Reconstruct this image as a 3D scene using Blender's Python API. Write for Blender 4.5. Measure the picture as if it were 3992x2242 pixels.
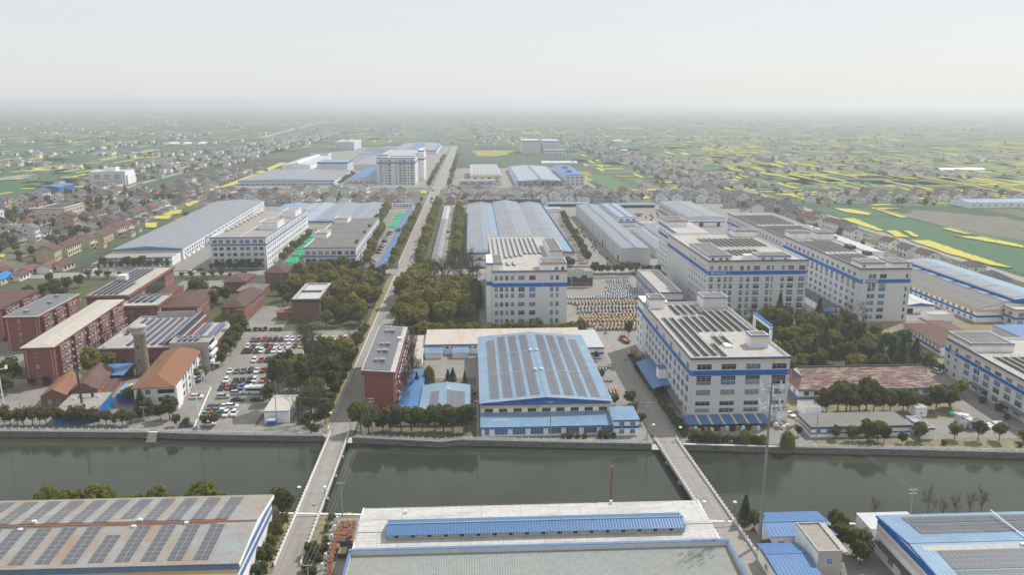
import bpy, math, random
from mathutils import Vector
RAD = math.radians
for o in list(bpy.data.objects): bpy.data.objects.remove(o)
scene = bpy.context.scene
COL = scene.collection

# ------------------------------------------------------------------ camera, sky, sun, exposure
cam_data = bpy.data.cameras.new('camera')
cam_data.sensor_width = 36.0
cam_data.lens = 36.0 * 3100.0 / 3992.0
cam_data.clip_start = 1.0
cam_data.clip_end = 60000.0
cam = bpy.data.objects.new('camera', cam_data)
COL.objects.link(cam)
cam.location = (0, 0, 115)
cam.rotation_euler = (RAD(90 - 13.18), 0, RAD(-2.9))
scene.camera = cam

SUN_EL, SUN_AZ = 50.0, 52.0            # azimuth clockwise from +Y
world = bpy.data.worlds.new('World'); scene.world = world
world.use_nodes = True
wn = world.node_tree
bg = wn.nodes['Background']
sky = wn.nodes.new('ShaderNodeTexSky')
sky.sky_type = 'NISHITA'; sky.sun_disc = False
sky.sun_elevation = RAD(SUN_EL); sky.sun_rotation = RAD(SUN_AZ)
sky.air_density = 1.0; sky.dust_density = 1.0; sky.ozone_density = 1.0
veil = wn.nodes.new('ShaderNodeMix'); veil.data_type = 'RGBA'        # thin even overcast in front of the clear sky
veil.inputs[0].default_value = 0.80; veil.inputs[7].default_value = (6.75, 6.95, 7.05, 1)
wn.links.new(sky.outputs[0], veil.inputs[6]); wn.links.new(veil.outputs[2], bg.inputs[0])
bg.inputs[1].default_value = 0.096

sun_data = bpy.data.lights.new('sun', 'SUN')
sun_data.energy = 3.2; sun_data.angle = RAD(0.9); sun_data.color = (1.0, 0.965, 0.92)
sun = bpy.data.objects.new('sun', sun_data); COL.objects.link(sun)
sd = Vector((math.sin(RAD(SUN_AZ)) * math.cos(RAD(SUN_EL)), math.cos(RAD(SUN_AZ)) * math.cos(RAD(SUN_EL)), math.sin(RAD(SUN_EL))))
sun.rotation_euler = sd.to_track_quat('Z', 'Y').to_euler()
sun.location = (300, 300, 400)
vs = scene.view_settings
vs.view_transform = 'Standard'; vs.look = 'None'; vs.gamma = 1.0; vs.exposure = 0.34
vs.use_curve_mapping = False
scene.cycles.use_denoising = True
scene.cycles.max_bounces = 6
scene.cycles.diffuse_bounces = 3
scene.cycles.volume_bounces = 3
scene.cycles.transparent_max_bounces = 6

HAZE = 1.9e-4

# ------------------------------------------------------------------ materials
MATS = {}
def _new(name):
    m = bpy.data.materials.new(name); m.use_nodes = True
    nt = m.node_tree; b = nt.nodes['Principled BSDF']
    MATS[name] = m
    return m, nt, b
def N(nt, t, **kw):
    n = nt.nodes.new(t)
    for k, v in kw.items(): setattr(n, k, v)
    return n
def c4(c): return (c[0], c[1], c[2], 1.0)
def scl(c, k): return tuple(max(0.0, min(1.0, q * k)) for q in c)
def mixcol(nt, fac, a, b, blend='MIX'):
    n = nt.nodes.new('ShaderNodeMix'); n.data_type = 'RGBA'; n.blend_type = blend
    for sock, val in ((n.inputs[0], fac), (n.inputs[6], a), (n.inputs[7], b)):
        if hasattr(val, 'is_linked'): nt.links.new(val, sock)
        elif isinstance(val, (int, float)): sock.default_value = val
        else: sock.default_value = c4(val)
    return n.outputs[2]
def maprange(nt, val, a, b, c=0.0, d=1.0):
    n = nt.nodes.new('ShaderNodeMapRange'); n.clamp = True
    nt.links.new(val, n.inputs[0])
    for i, q in enumerate((a, b, c, d)): n.inputs[i + 1].default_value = q
    return n.outputs[0]
def coords(nt, world_space=False, scale=(1, 1, 1), rot=0.0):
    if world_space: src = N(nt, 'ShaderNodeNewGeometry').outputs['Position']
    else: src = N(nt, 'ShaderNodeTexCoord').outputs['Object']
    mp = N(nt, 'ShaderNodeMapping'); nt.links.new(src, mp.inputs[0])
    mp.inputs['Scale'].default_value = scale; mp.inputs['Rotation'].default_value = (0, 0, rot)
    return mp.outputs[0]
def noise(nt, vec, scale, detail=5.0, rough=0.6):
    n = N(nt, 'ShaderNodeTexNoise'); nt.links.new(vec, n.inputs['Vector'])
    n.inputs['Scale'].default_value = scale; n.inputs['Detail'].default_value = detail; n.inputs['Roughness'].default_value = rough
    return n.outputs['Fac']
def bumped(nt, b, h, strength, dist=0.05):
    n = N(nt, 'ShaderNodeBump'); n.inputs['Strength'].default_value = strength; n.inputs['Distance'].default_value = dist
    nt.links.new(h, n.inputs['Height']); nt.links.new(n.outputs[0], b.inputs['Normal'])

def surf(name, col, rough=0.85, var=0.14, scale=0.6, spec=0.25, stain=None, stain_amt=0.5, stain_scale=0.12,
         stretch=(1, 1, 1), slo=0.48, grid=None, gridcol=None, ws=False, bump=0.0, metal=0.0, rnd=0.0):
    """plain surface: fine noise, large stains, optional joint grid (w, h, mortar)"""
    m, nt, b = _new(name)
    v = coords(nt, ws)
    f = noise(nt, v, scale)
    out = mixcol(nt, maprange(nt, f, 0.3, 0.7), scl(col, 1 - var), scl(col, 1 + var))
    if stain:
        v2 = coords(nt, ws, stretch)
        s = noise(nt, v2, stain_scale, 6.0, 0.7)
        out = mixcol(nt, maprange(nt, s, slo, slo + 0.24, 0.0, stain_amt), out, stain)
    if grid:
        br = N(nt, 'ShaderNodeTexBrick'); br.offset = 0.0
        nt.links.new(v, br.inputs['Vector'])
        br.inputs['Scale'].default_value = 1.0; br.inputs['Brick Width'].default_value = grid[0]; br.inputs['Row Height'].default_value = grid[1]
        br.inputs['Mortar Size'].default_value = grid[2]; br.inputs['Mortar Smooth'].default_value = 0.1
        br.inputs['Color1'].default_value = (0, 0, 0, 1); br.inputs['Color2'].default_value = (0, 0, 0, 1); br.inputs['Mortar'].default_value = (1, 1, 1, 1)
        out = mixcol(nt, br.outputs['Color'], out, gridcol or scl(col, 0.5))
    if rnd:
        oi = N(nt, 'ShaderNodeObjectInfo')
        out = mixcol(nt, maprange(nt, oi.outputs['Random'], 0, 1, 0, rnd), out, scl(col, 0.55))
    nt.links.new(out, b.inputs['Base Color'])
    b.inputs['Roughness'].default_value = rough; b.inputs['Specular IOR Level'].default_value = spec; b.inputs['Metallic'].default_value = metal
    if bump: bumped(nt, b, f, bump)
    return m

def corr(name, col, period, axis='X', depth=0.35, **kw):
    """profiled sheet metal: ribs run along the other axis"""
    m = surf(name, col, **kw); nt = m.node_tree; b = nt.nodes['Principled BSDF']
    w = N(nt, 'ShaderNodeTexWave'); w.wave_type = 'BANDS'; w.bands_direction = axis
    nt.links.new(coords(nt), w.inputs['Vector']); w.inputs['Scale'].default_value = 0.314159 / period
    w.inputs['Distortion'].default_value = 0.0
    src = b.inputs['Base Color'].links[0].from_socket
    out = mixcol(nt, maprange(nt, w.outputs['Fac'], 0.0, 0.35, depth, 0.0), src, scl(col, 0.55))
    nt.links.new(out, b.inputs['Base Color'])
    bumped(nt, b, w.outputs['Fac'], 0.5, 0.06)
    return m

def leaf(name, c0, c1, c2, rough=0.7, trans=0.45):
    m, nt, b = _new(name)
    oi = N(nt, 'ShaderNodeObjectInfo')
    f = noise(nt, coords(nt), 2.2, 3.0)
    a = mixcol(nt, maprange(nt, f, 0.35, 0.68), c0, c1)
    g = noise(nt, coords(nt, True), 0.045, 2.0)
    k = N(nt, 'ShaderNodeMath', operation='MULTIPLY'); nt.links.new(oi.outputs['Random'], k.inputs[0]); nt.links.new(maprange(nt, g, 0.35, 0.65, 0.3, 1.0), k.inputs[1])
    out = mixcol(nt, k.outputs[0], a, c2)
    nt.links.new(out, b.inputs['Base Color'])
    b.inputs['Roughness'].default_value = rough; b.inputs['Specular IOR Level'].default_value = 0.2
    if trans:
        tb = N(nt, 'ShaderNodeBsdfTranslucent'); nt.links.new(mixcol(nt, 0.5, out, (0.26, 0.27, 0.05)), tb.inputs['Color'])
        mx = N(nt, 'ShaderNodeMixShader'); mx.inputs[0].default_value = trans
        nt.links.new(b.outputs[0], mx.inputs[1]); nt.links.new(tb.outputs[0], mx.inputs[2])
        nt.links.new(mx.outputs[0], nt.nodes['Material Output'].inputs['Surface'])
    return m

def glass(name, col, rough=0.15, spec=0.32):
    m, nt, b = _new(name)
    oi = N(nt, 'ShaderNodeObjectInfo')
    f = noise(nt, coords(nt), 1.1, 2.0)
    out = mixcol(nt, maprange(nt, f, 0.3, 0.7), scl(col, 0.6), scl(col, 1.3))
    out = mixcol(nt, maprange(nt, oi.outputs['Random'], 0.0, 1.0, 0.0, 0.5), out, scl(col, 0.4))
    nt.links.new(out, b.inputs['Base Color'])
    b.inputs['Roughness'].default_value = rough; b.inputs['Specular IOR Level'].default_value = spec
    return m

def paint(name, col, rough=0.3):
    m, nt, b = _new(name)
    b.inputs['Base Color'].default_value = c4(col); b.inputs['Roughness'].default_value = rough
    b.inputs['Coat Weight'].default_value = 0.4
    v = noise(nt, coords(nt), 3.0); nt.links.new(mixcol(nt, maprange(nt, v, 0.3, 0.7), scl(col, 0.9), scl(col, 1.05)), b.inputs['Base Color'])
    return m

WHITE = (0.84, 0.845, 0.86)
surf('wall_white', WHITE, var=0.05, scale=0.4, stain=(0.52, 0.52, 0.52), stain_amt=0.55, stain_scale=0.3, stretch=(1, 1, 0.12), grid=(400.0, 2.25, 0.035), gridcol=(0.6, 0.6, 0.61), rough=0.6)
surf('wall_plain', (0.82, 0.825, 0.835), var=0.06, stain=(0.48, 0.47, 0.45), stretch=(1, 1, 0.3))
surf('wall_grey', (0.56, 0.57, 0.58), var=0.06, stain=(0.42, 0.42, 0.42), stretch=(1, 1, 0.2))
surf('band_blue', (0.012, 0.115, 0.40), var=0.12, scale=0.5, rough=0.5)
surf('band_slate', (0.11, 0.20, 0.36), var=0.12, scale=0.5, rough=0.6)
surf('band_cream', (0.66, 0.46, 0.23), var=0.08, scale=0.5, rough=0.6)
surf('band_pink', (0.66, 0.54, 0.47), var=0.08, scale=0.5, rough=0.7)
surf('cream_wall', (0.62, 0.55, 0.42), var=0.08, stain=(0.45, 0.38, 0.28))
surf('concrete_wall', (0.42, 0.40, 0.36), var=0.15, stain=(0.22, 0.21, 0.19), stretch=(1, 1, 0.3))
surf('dark_void', (0.02, 0.02, 0.022), rough=0.8)
surf('metal_grey', (0.45, 0.46, 0.47), rough=0.45, spec=0.4)
surf('metal_light', (0.68, 0.69, 0.70), rough=0.45, spec=0.4)
surf('metal_dark', (0.07, 0.07, 0.075), rough=0.55)
surf('rust', (0.20, 0.085, 0.045), var=0.35, scale=2.0)
surf('frame_light', (0.55, 0.57, 0.58), var=0.05, rough=0.5)
surf('roof_flat', (0.413, 0.392, 0.357), var=0.12, scale=0.35, stain=(0.33, 0.305, 0.27), stain_amt=0.8, stain_scale=0.12, grid=(6.0, 6.0, 0.12), gridcol=(0.33, 0.31, 0.28))
surf('roof_cream', (0.435, 0.396, 0.344), var=0.1, scale=0.4, stain=(0.46, 0.41, 0.34), stain_amt=0.6, grid=(3.2, 400, 0.06), gridcol=(0.5, 0.45, 0.38))
surf('roof_tar', (0.145, 0.14, 0.135), var=0.22, scale=0.5, stain=(0.26, 0.25, 0.23), stain_amt=0.6, grid=(300, 5.5, 0.07), gridcol=(0.25, 0.24, 0.23))
surf('roof_brownslab', (0.33, 0.30, 0.265), var=0.25, scale=0.9, stain=(0.2, 0.18, 0.16), grid=(1.0, 0.5, 0.05), gridcol=(0.25, 0.23, 0.2))
surf('parapet_grey', (0.42, 0.41, 0.39), var=0.15, stain=(0.26, 0.25, 0.24))
corr('roof_skyblue', (0.170, 0.271, 0.382), 1.0, 'Y', depth=0.3, var=0.1, stain=(0.26, 0.35, 0.42), stain_amt=0.7, slo=0.42, rough=0.42, spec=0.4)
corr('roof_skyblue_x', (0.143, 0.248, 0.373), 1.0, 'X', depth=0.3, var=0.1, stain=(0.22, 0.33, 0.44), stain_amt=0.7, slo=0.42, rough=0.42, spec=0.4)
corr('roof_blue', (0.065, 0.16, 0.35), 1.0, 'X', depth=0.35, var=0.12, stain=(0.10, 0.21, 0.40), stain_amt=0.5, rough=0.45, spec=0.4)
corr('roof_blue_y', (0.06, 0.16, 0.35), 1.0, 'Y', depth=0.35, var=0.12, stain=(0.10, 0.21, 0.40), stain_amt=0.5, rough=0.45, spec=0.4)
corr('wall_blue_sheet', (0.02, 0.16, 0.48), 0.8, 'Y', depth=0.3, var=0.1, rough=0.5)
corr('roof_monitor', (0.075, 0.17, 0.33), 0.75, 'X', depth=0.55, var=0.08, rough=0.4, spec=0.4)
corr('roof_weathered', (0.285, 0.310, 0.310), 0.85, 'X', depth=0.3, var=0.12, stain=(0.30, 0.21, 0.135), stain_amt=0.95, stain_scale=0.13, slo=0.40, stretch=(1.0, 0.8, 1), rough=0.5)
corr('roof_greygreen', (0.283, 0.307, 0.287), 0.6, 'X', depth=0.25, var=0.1, stain=(0.33, 0.29, 0.22), stain_amt=1.0, stain_scale=0.08, stretch=(1.0, 0.5, 1), rough=0.5)
surf('roof_rib', (0.22, 0.25, 0.25), var=0.2)
surf('roof_white', (0.522, 0.509, 0.483), var=0.14, scale=0.8, stain=(0.29, 0.275, 0.25), stain_amt=0.85, stain_scale=0.22, stretch=(0.3, 1.5, 1), grid=(5.2, 1.05, 0.07), gridcol=(0.33, 0.31, 0.29), rough=0.6)
surf('roof_rusty', (0.464, 0.439, 0.400), var=0.08, stain=(0.46, 0.25, 0.13), stain_amt=0.75, stain_scale=0.3, stretch=(1.0, 0.18, 1), grid=(1.3, 60, 0.04), gridcol=(0.55, 0.48, 0.4))
surf('roof_silver', (0.468, 0.482, 0.495), var=0.1, stain=(0.5, 0.5, 0.5), rough=0.4, metal=0.1)
surf('brick', (0.255, 0.08, 0.062), var=0.14, scale=0.8, stain=(0.2, 0.058, 0.045), stretch=(1, 1, 0.3), grid=(0.9, 0.35, 0.03), gridcol=(0.25, 0.085, 0.07))
surf('brick_trim', (0.21, 0.085, 0.06), var=0.15)
surf('brick_old', (0.24, 0.115, 0.075), var=0.25, scale=0.7, stain=(0.12, 0.075, 0.06), grid=(0.9, 0.35, 0.03), gridcol=(0.2, 0.11, 0.08))
surf('tile_brown', (0.15, 0.085, 0.075), var=0.22, scale=0.9, stain=(0.22, 0.15, 0.13), grid=(0.8, 1.0, 0.09), gridcol=(0.085, 0.05, 0.045))
surf('tile_orange', (0.255, 0.123, 0.068), var=0.28, scale=1.2, stain=(0.17, 0.095, 0.065), stain_amt=0.8, grid=(0.8, 0.8, 0.07), gridcol=(0.17, 0.085, 0.05))
surf('tile_flaking', (0.155, 0.085, 0.075), var=0.2, scale=0.9, stain=(0.60, 0.50, 0.42), stain_amt=1.3, stain_scale=1.0, stretch=(0.2, 1.5, 1.5), grid=(300, 0.62, 0.05), gridcol=(0.09, 0.05, 0.045))
surf('stone_bank', (0.19, 0.18, 0.165), var=0.25, scale=1.2, stain=(0.075, 0.072, 0.065), stain_amt=0.9, stain_scale=0.3, ws=True, stretch=(1, 1, 2.0), rough=0.95, bump=0.4)
surf('balustrade_stone', (0.700, 0.700, 0.690), var=0.12, stain=(0.35, 0.35, 0.34))
surf('bridge_white', (0.74, 0.73, 0.71), var=0.1, stain=(0.42, 0.40, 0.37))
surf('road_concrete', (0.288, 0.268, 0.241), var=0.1, scale=0.5, stain=(0.19, 0.178, 0.16), stain_amt=0.7, stain_scale=0.35, stretch=(1.0, 0.05, 1), ws=True, grid=(5.5, 6.0, 0.08), gridcol=(0.2, 0.187, 0.17), bump=0.05)
surf('yard_concrete', (0.242, 0.227, 0.206), var=0.13, scale=0.25, stain=(0.175, 0.165, 0.15), stain_amt=0.75, stain_scale=0.06, ws=True, grid=(6.0, 5.0, 0.07), gridcol=(0.2, 0.187, 0.17), bump=0.05)
surf('asphalt', (0.085, 0.083, 0.08), var=0.25, scale=0.8, stain=(0.16, 0.155, 0.145), ws=True)
surf('lane_paint', (0.7, 0.7, 0.68), var=0.15, scale=2.0)
surf('soil', (0.176, 0.136, 0.092), var=0.3, scale=0.4, stain=(0.10, 0.10, 0.045), stain_amt=0.8, stain_scale=0.12, ws=True, bump=0.2)
surf('dry_grass', (0.225, 0.191, 0.112), var=0.3, scale=0.5, stain=(0.10, 0.115, 0.04), stain_amt=0.85, stain_scale=0.14, ws=True, bump=0.3)
surf('village_soil', (0.135, 0.128, 0.10), var=0.3, scale=0.12, stain=(0.07, 0.085, 0.035), stain_amt=0.9, stain_scale=0.05, ws=True)
surf('roof_dull', (0.165, 0.155, 0.14), var=0.15, scale=0.4, stain=(0.17, 0.16, 0.145), rough=0.6)
surf('grass', (0.068, 0.085, 0.034), var=0.35, scale=0.35, stain=(0.15, 0.14, 0.065), stain_amt=0.7, stain_scale=0.06, ws=True, bump=0.3)
surf('crop_green', (0.038, 0.106, 0.047), var=0.14, scale=0.2, stain=(0.075, 0.135, 0.06), stain_scale=0.03, ws=True, bump=0.2)
surf('crop_dark', (0.045, 0.085, 0.045), var=0.2, scale=0.2, stain=(0.08, 0.09, 0.055), ws=True)
surf('crop_light', (0.072, 0.132, 0.052), var=0.18, scale=0.2, stain=(0.14, 0.155, 0.07), ws=True)
surf('fallow', (0.140, 0.128, 0.102), var=0.2, scale=0.1, stain=(0.1, 0.11, 0.06), stain_scale=0.02, ws=True)
surf('rapeseed', (0.47, 0.43, 0.065), var=0.22, scale=0.5, stain=(0.34, 0.36, 0.045), stain_amt=0.6, stain_scale=0.1, ws=True, bump=0.4)
surf('rape_stem', (0.12, 0.16, 0.035), var=0.3, scale=1.0, ws=True)
surf('wood_drum', (0.60, 0.45, 0.29), var=0.15, scale=1.5, rnd=0.4)
surf('steel_drum', (0.48, 0.465, 0.45), var=0.12, scale=1.5, rnd=0.3)
surf('drum_dark', (0.05, 0.045, 0.05), var=0.3)
surf('drum_rust', (0.33, 0.15, 0.085), var=0.35, scale=1.2, rnd=0.75)
surf('tarp_green', (0.03, 0.36, 0.17), var=0.15, scale=0.6, rough=0.5)
surf('crate_wood', (0.44, 0.31, 0.17), var=0.2, rnd=0.3)
surf('bark', (0.11, 0.085, 0.06), var=0.3, scale=3.0)
surf('twig', (0.145, 0.11, 0.085), var=0.3, scale=2.0, rnd=0.6)
surf('mast_steel', (0.20, 0.20, 0.205), var=0.25, scale=0.6, stain=(0.30, 0.29, 0.28), stretch=(1, 1, 0.2), rough=0.5)
surf('pole_concrete', (0.30, 0.29, 0.28), var=0.12)
surf('wire', (0.28, 0.28, 0.27), var=0.05)
surf('turbine_white', (0.78, 0.78, 0.78), var=0.04, rough=0.4)
surf('lamp_white', (0.85, 0.85, 0.83), var=0.03, rough=0.3)
surf('panel_frame', (0.5, 0.5, 0.52), rough=0.4)
surf('tower_concrete', (0.285, 0.225, 0.165), var=0.2, scale=0.6, stain=(0.16, 0.135, 0.11), stretch=(1, 1, 0.25))
surf('plastic_sheet', (0.66, 0.68, 0.69), var=0.1, rough=0.4)
surf('skin', (0.45, 0.28, 0.2)); surf('cloth_dark', (0.03, 0.035, 0.05))
surf('poster_sky', (0.34, 0.42, 0.36), var=0.2, scale=0.3, rough=0.5)
surf('poster_field', (0.40, 0.44, 0.13), var=0.2, scale=0.3, rough=0.5)
surf('poster_coat', (0.035, 0.06, 0.065), var=0.3, scale=0.8, rough=0.5)
surf('poster_face', (0.52, 0.5, 0.36), var=0.1, scale=1.5, rough=0.5)
surf('poster_red', (0.62, 0.10, 0.06), var=0.1, rough=0.5)
def solar(name, col, cw, ch, line, lw=0.05, rough=0.3, var=0.12):
    m = surf(name, col, rough=rough, spec=0.45, var=var, scale=0.25, grid=(cw, ch, lw), gridcol=line)
    return m
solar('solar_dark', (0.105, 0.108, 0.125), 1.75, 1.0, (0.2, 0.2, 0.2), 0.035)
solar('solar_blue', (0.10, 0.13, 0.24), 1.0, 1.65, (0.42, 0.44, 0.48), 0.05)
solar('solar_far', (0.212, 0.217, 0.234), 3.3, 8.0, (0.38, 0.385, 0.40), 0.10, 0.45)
solar('solar_pale', (0.33, 0.33, 0.35), 4.0, 4.0, (0.20, 0.30, 0.45), 0.22, 0.35)
solar('solar_panel_face', (0.108, 0.11, 0.118), 0.55, 0.82, (0.12, 0.12, 0.15), 0.02, 0.25)
solar('rack_face', (0.30, 0.32, 0.35), 1.0, 1.65, (0.40, 0.42, 0.44), 0.05, 0.3)
for nm, c in (('glass_blue', (0.085, 0.20, 0.36)), ('glass_dark', (0.022, 0.028, 0.035)), ('glass_grey', (0.16, 0.175, 0.185)), ('glass_pale', (0.27, 0.30, 0.31))): glass(nm, c)
for nm, c in (('paint_white', (0.75, 0.75, 0.74)), ('paint_black', (0.012, 0.012, 0.014)), ('paint_grey', (0.13, 0.14, 0.155)), ('paint_silver', (0.42, 0.43, 0.44)),
              ('paint_red', (0.33, 0.015, 0.02)), ('paint_maroon', (0.11, 0.015, 0.022)), ('paint_blue', (0.06, 0.13, 0.26)), ('paint_yellow', (0.65, 0.50, 0.03)), ('paint_green', (0.17, 0.42, 0.08)), ('paint_orange', (0.48, 0.17, 0.03)), ('paint_teal', (0.01, 0.09, 0.09))): paint(nm, c)
surf('tyre', (0.02, 0.02, 0.02))
leaf('leaf_evergreen', (0.10, 0.125, 0.026), (0.225, 0.215, 0.042), (0.34, 0.27, 0.045))
leaf('leaf_dark', (0.052, 0.08, 0.026), (0.11, 0.135, 0.04), (0.165, 0.15, 0.048))
leaf('leaf_conifer', (0.048, 0.085, 0.05), (0.095, 0.135, 0.072), (0.135, 0.14, 0.08))
leaf('leaf_olive', (0.085, 0.09, 0.032), (0.15, 0.142, 0.05), (0.165, 0.12, 0.055))
leaf('leaf_willow', (0.12, 0.15, 0.03), (0.20, 0.22, 0.055), (0.23, 0.22, 0.07))
leaf('leaf_bare', (0.095, 0.078, 0.056), (0.145, 0.12, 0.088), (0.17, 0.13, 0.09), trans=0.0)
for nm, c in (('house_white', (0.74, 0.73, 0.71)), ('house_cream', (0.60, 0.53, 0.41)), ('house_grey', (0.40, 0.40, 0.39)), ('house_pink', (0.46, 0.31, 0.27)), ('house_brick', (0.27, 0.12, 0.085)), ('house_ochre', (0.48, 0.40, 0.26))):
    surf(nm, c, var=0.08, stain=scl(c, 0.65), stain_amt=0.6, stretch=(1, 1, 0.3), rnd=0.25)
for nm, c in (('hroof_brown', (0.125, 0.072, 0.065)), ('hroof_dark', (0.10, 0.10, 0.105)), ('hroof_red', (0.19, 0.09, 0.068)), ('hroof_slate', (0.085, 0.125, 0.165)), ('hroof_blue', (0.04, 0.20, 0.52)), ('hroof_grey', (0.2, 0.19, 0.18))):
    surf(nm, c, var=0.18, scale=0.8, stain=scl(c, 1.5), stain_amt=0.4, rnd=0.35, grid=(0.9, 0.9, 0.06), gridcol=scl(c, 0.7))

# water: dark silty canal with a light ripple
m, nt, b = _new('canal_water')
v = coords(nt, True)
f1 = noise(nt, v, 0.9, 3.0); f2 = noise(nt, v, 0.02, 3.0)
nt.links.new(mixcol(nt, maprange(nt, f2, 0.35, 0.65), (0.030, 0.036, 0.024), (0.046, 0.052, 0.036)), b.inputs['Base Color'])
nt.links.new(maprange(nt, noise(nt, coords(nt, True, (1, 0.5, 1)), 0.035, 4.0), 0.4, 0.65, 0.03, 0.22), b.inputs['Roughness']); b.inputs['IOR'].default_value = 1.33; b.inputs['Specular IOR Level'].default_value = 0.5
rp = coords(nt, True, (0.6, 1.6, 1)); fr = noise(nt, rp, 1.6, 3.0)
nb = N(nt, 'ShaderNodeBump'); nb.inputs['Distance'].default_value = 0.02
nt.links.new(maprange(nt, f2, 0.3, 0.7, 0.08, 0.35), nb.inputs['Strength'])
nt.links.new(fr, nb.inputs['Height']); nt.links.new(nb.outputs[0], b.inputs['Normal'])

# open country: patchwork of parcels too far away to tell apart
m, nt, b = _new('country_ground')
vv = coords(nt, True, (1.0, 0.55, 1.0))
vo = N(nt, 'ShaderNodeTexVoronoi'); vo.feature = 'F1'; vo.distance = 'CHEBYCHEV'; vo.inputs['Scale'].default_value = 0.011; vo.inputs['Randomness'].default_value = 0.75
nt.links.new(vv, vo.inputs['Vector'])
rmp = N(nt, 'ShaderNodeValToRGB'); rmp.color_ramp.interpolation = 'CONSTANT'
sep = N(nt, 'ShaderNodeSeparateColor'); nt.links.new(vo.outputs['Color'], sep.inputs[0]); nt.links.new(sep.outputs[0], rmp.inputs[0])
els = rmp.color_ramp.elements
stops = ((0.0, (0.045, 0.085, 0.05)), (0.26, (0.07, 0.11, 0.06)), (0.45, (0.055, 0.075, 0.05)), (0.62, (0.095, 0.105, 0.07)), (0.76, (0.055, 0.10, 0.055)), (0.88, (0.15, 0.14, 0.10)), (0.955, (0.34, 0.31, 0.06)))
els[0].position = 0.0; els[0].color = c4(stops[0][1]); els[1].position = stops[1][0]; els[1].color = c4(stops[1][1])
for p_, c_ in stops[2:]:
    e = els.new(p_); e.color = c4(c_)
f = noise(nt, coords(nt, True), 0.03, 5.0)
nt.links.new(mixcol(nt, maprange(nt, f, 0.35, 0.68, 0.0, 0.55), rmp.outputs[0], (0.085, 0.095, 0.055)), b.inputs['Base Color'])
b.inputs['Roughness'].default_value = 1.0; b.inputs['Specular IOR Level'].default_value = 0.1

# ------------------------------------------------------------------ mesh helpers
class MB:
    def __init__(s): s.v = []; s.f = []; s.m = []
    def box(s, x0, x1, y0, y1, z0, z1, m=0):
        n = len(s.v)
        s.v += [(x0, y0, z0), (x1, y0, z0), (x1, y1, z0), (x0, y1, z0), (x0, y0, z1), (x1, y0, z1), (x1, y1, z1), (x0, y1, z1)]
        s.f += [(n, n+3, n+2, n+1), (n+4, n+5, n+6, n+7), (n, n+1, n+5, n+4), (n+1, n+2, n+6, n+5), (n+2, n+3, n+7, n+6), (n+3, n, n+4, n+7)]
        s.m += [m] * 6
        return s
    def poly(s, pts, m=0):
        n = len(s.v); s.v += [tuple(p) for p in pts]; s.f.append(tuple(range(n, n + len(pts)))); s.m.append(m); return s
    def slab(s, pts, th, m=0, mside=None):
        """planar polygon (counter-clockwise from above) thickened downwards"""
        P = [Vector(p) for p in pts]
        nrm = (P[1] - P[0]).cross(P[-1] - P[0]).normalized()
        if nrm.z < 0: P.reverse(); nrm = -nrm
        k = len(P); n = len(s.v)
        s.v += [tuple(p) for p in P] + [tuple(p - nrm * th) for p in P]
        s.f.append(tuple(range(n, n + k))); s.f.append(tuple(range(n + 2*k - 1, n + k - 1, -1))); s.m += [m, m if mside is None else mside]
        for i in range(k):
            j = (i + 1) % k; s.f.append((n + i, n + k + i, n + k + j, n + j)); s.m.append(m if mside is None else mside)
        return s
    def prism(s, xy, z0, z1, m=0, mside=None):
        return s.slab([(x, y, z1) for x, y in xy], z1 - z0, m, mside)
    def cyl(s, a, b, r0, r1=None, n=8, m=0, caps=True):
        r1 = r0 if r1 is None else r1
        A, Bv = Vector(a), Vector(b); d = (Bv - A)
        if d.length < 1e-6: return s
        d.normalize(); u = d.orthogonal().normalized(); w = d.cross(u); k = len(s.v)
        for P, r in ((A, r0), (Bv, r1)):
            for i in range(n):
                t = 2 * math.pi * i / n; s.v.append(tuple(P + (u * math.cos(t) + w * math.sin(t)) * r))
        for i in range(n):
            j = (i + 1) % n; s.f.append((k + i, k + j, k + n + j, k + n + i)); s.m.append(m)
        if caps:
            s.f.append(tuple(range(k + n - 1, k - 1, -1))); s.f.append(tuple(range(k + n, k + 2 * n))); s.m += [m, m]
        return s
    def lathe(s, prof, n=16, m=0, c=(0, 0)):
        k = len(s.v)
        for r, z in prof:
            for i in range(n):
                t = 2 * math.pi * i / n; s.v.append((c[0] + r * math.cos(t), c[1] + r * math.sin(t), z))
        for q in range(len(prof) - 1):
            for i in range(n):
                j = (i + 1) % n; s.f.append((k + q*n + i, k + q*n + j, k + (q+1)*n + j, k + (q+1)*n + i)); s.m.append(m)
        s.f.append(tuple(range(k + (len(prof)-1)*n, k + len(prof)*n))); s.m.append(m)
        return s
    def mesh(s, name, mats, smooth=False):
        me = bpy.data.meshes.new(name); me.from_pydata(s.v, [], s.f)
        for q in mats: me.materials.append(MATS[q])
        if len(mats) > 1: me.polygons.foreach_set('material_index', s.m)
        if smooth: me.polygons.foreach_set('use_smooth', [True] * len(s.f))
        me.update(); return me
    def build(s, name, mats, parent=None, smooth=False, loc=None, rz=0.0):
        if isinstance(mats, str): mats = [mats]
        return put(name, s.mesh(name, mats, smooth), parent, loc, rz)
def put(name, me, parent=None, loc=None, rz=0.0, scale=None):
    o = bpy.data.objects.new(name, me); COL.objects.link(o)
    if parent is not None: o.parent = parent
    if loc is not None: o.location = loc
    if rz: o.rotation_euler = (0, 0, rz)
    if scale is not None: o.scale = scale if hasattr(scale, '__len__') else (scale,) * 3
    return o
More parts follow.
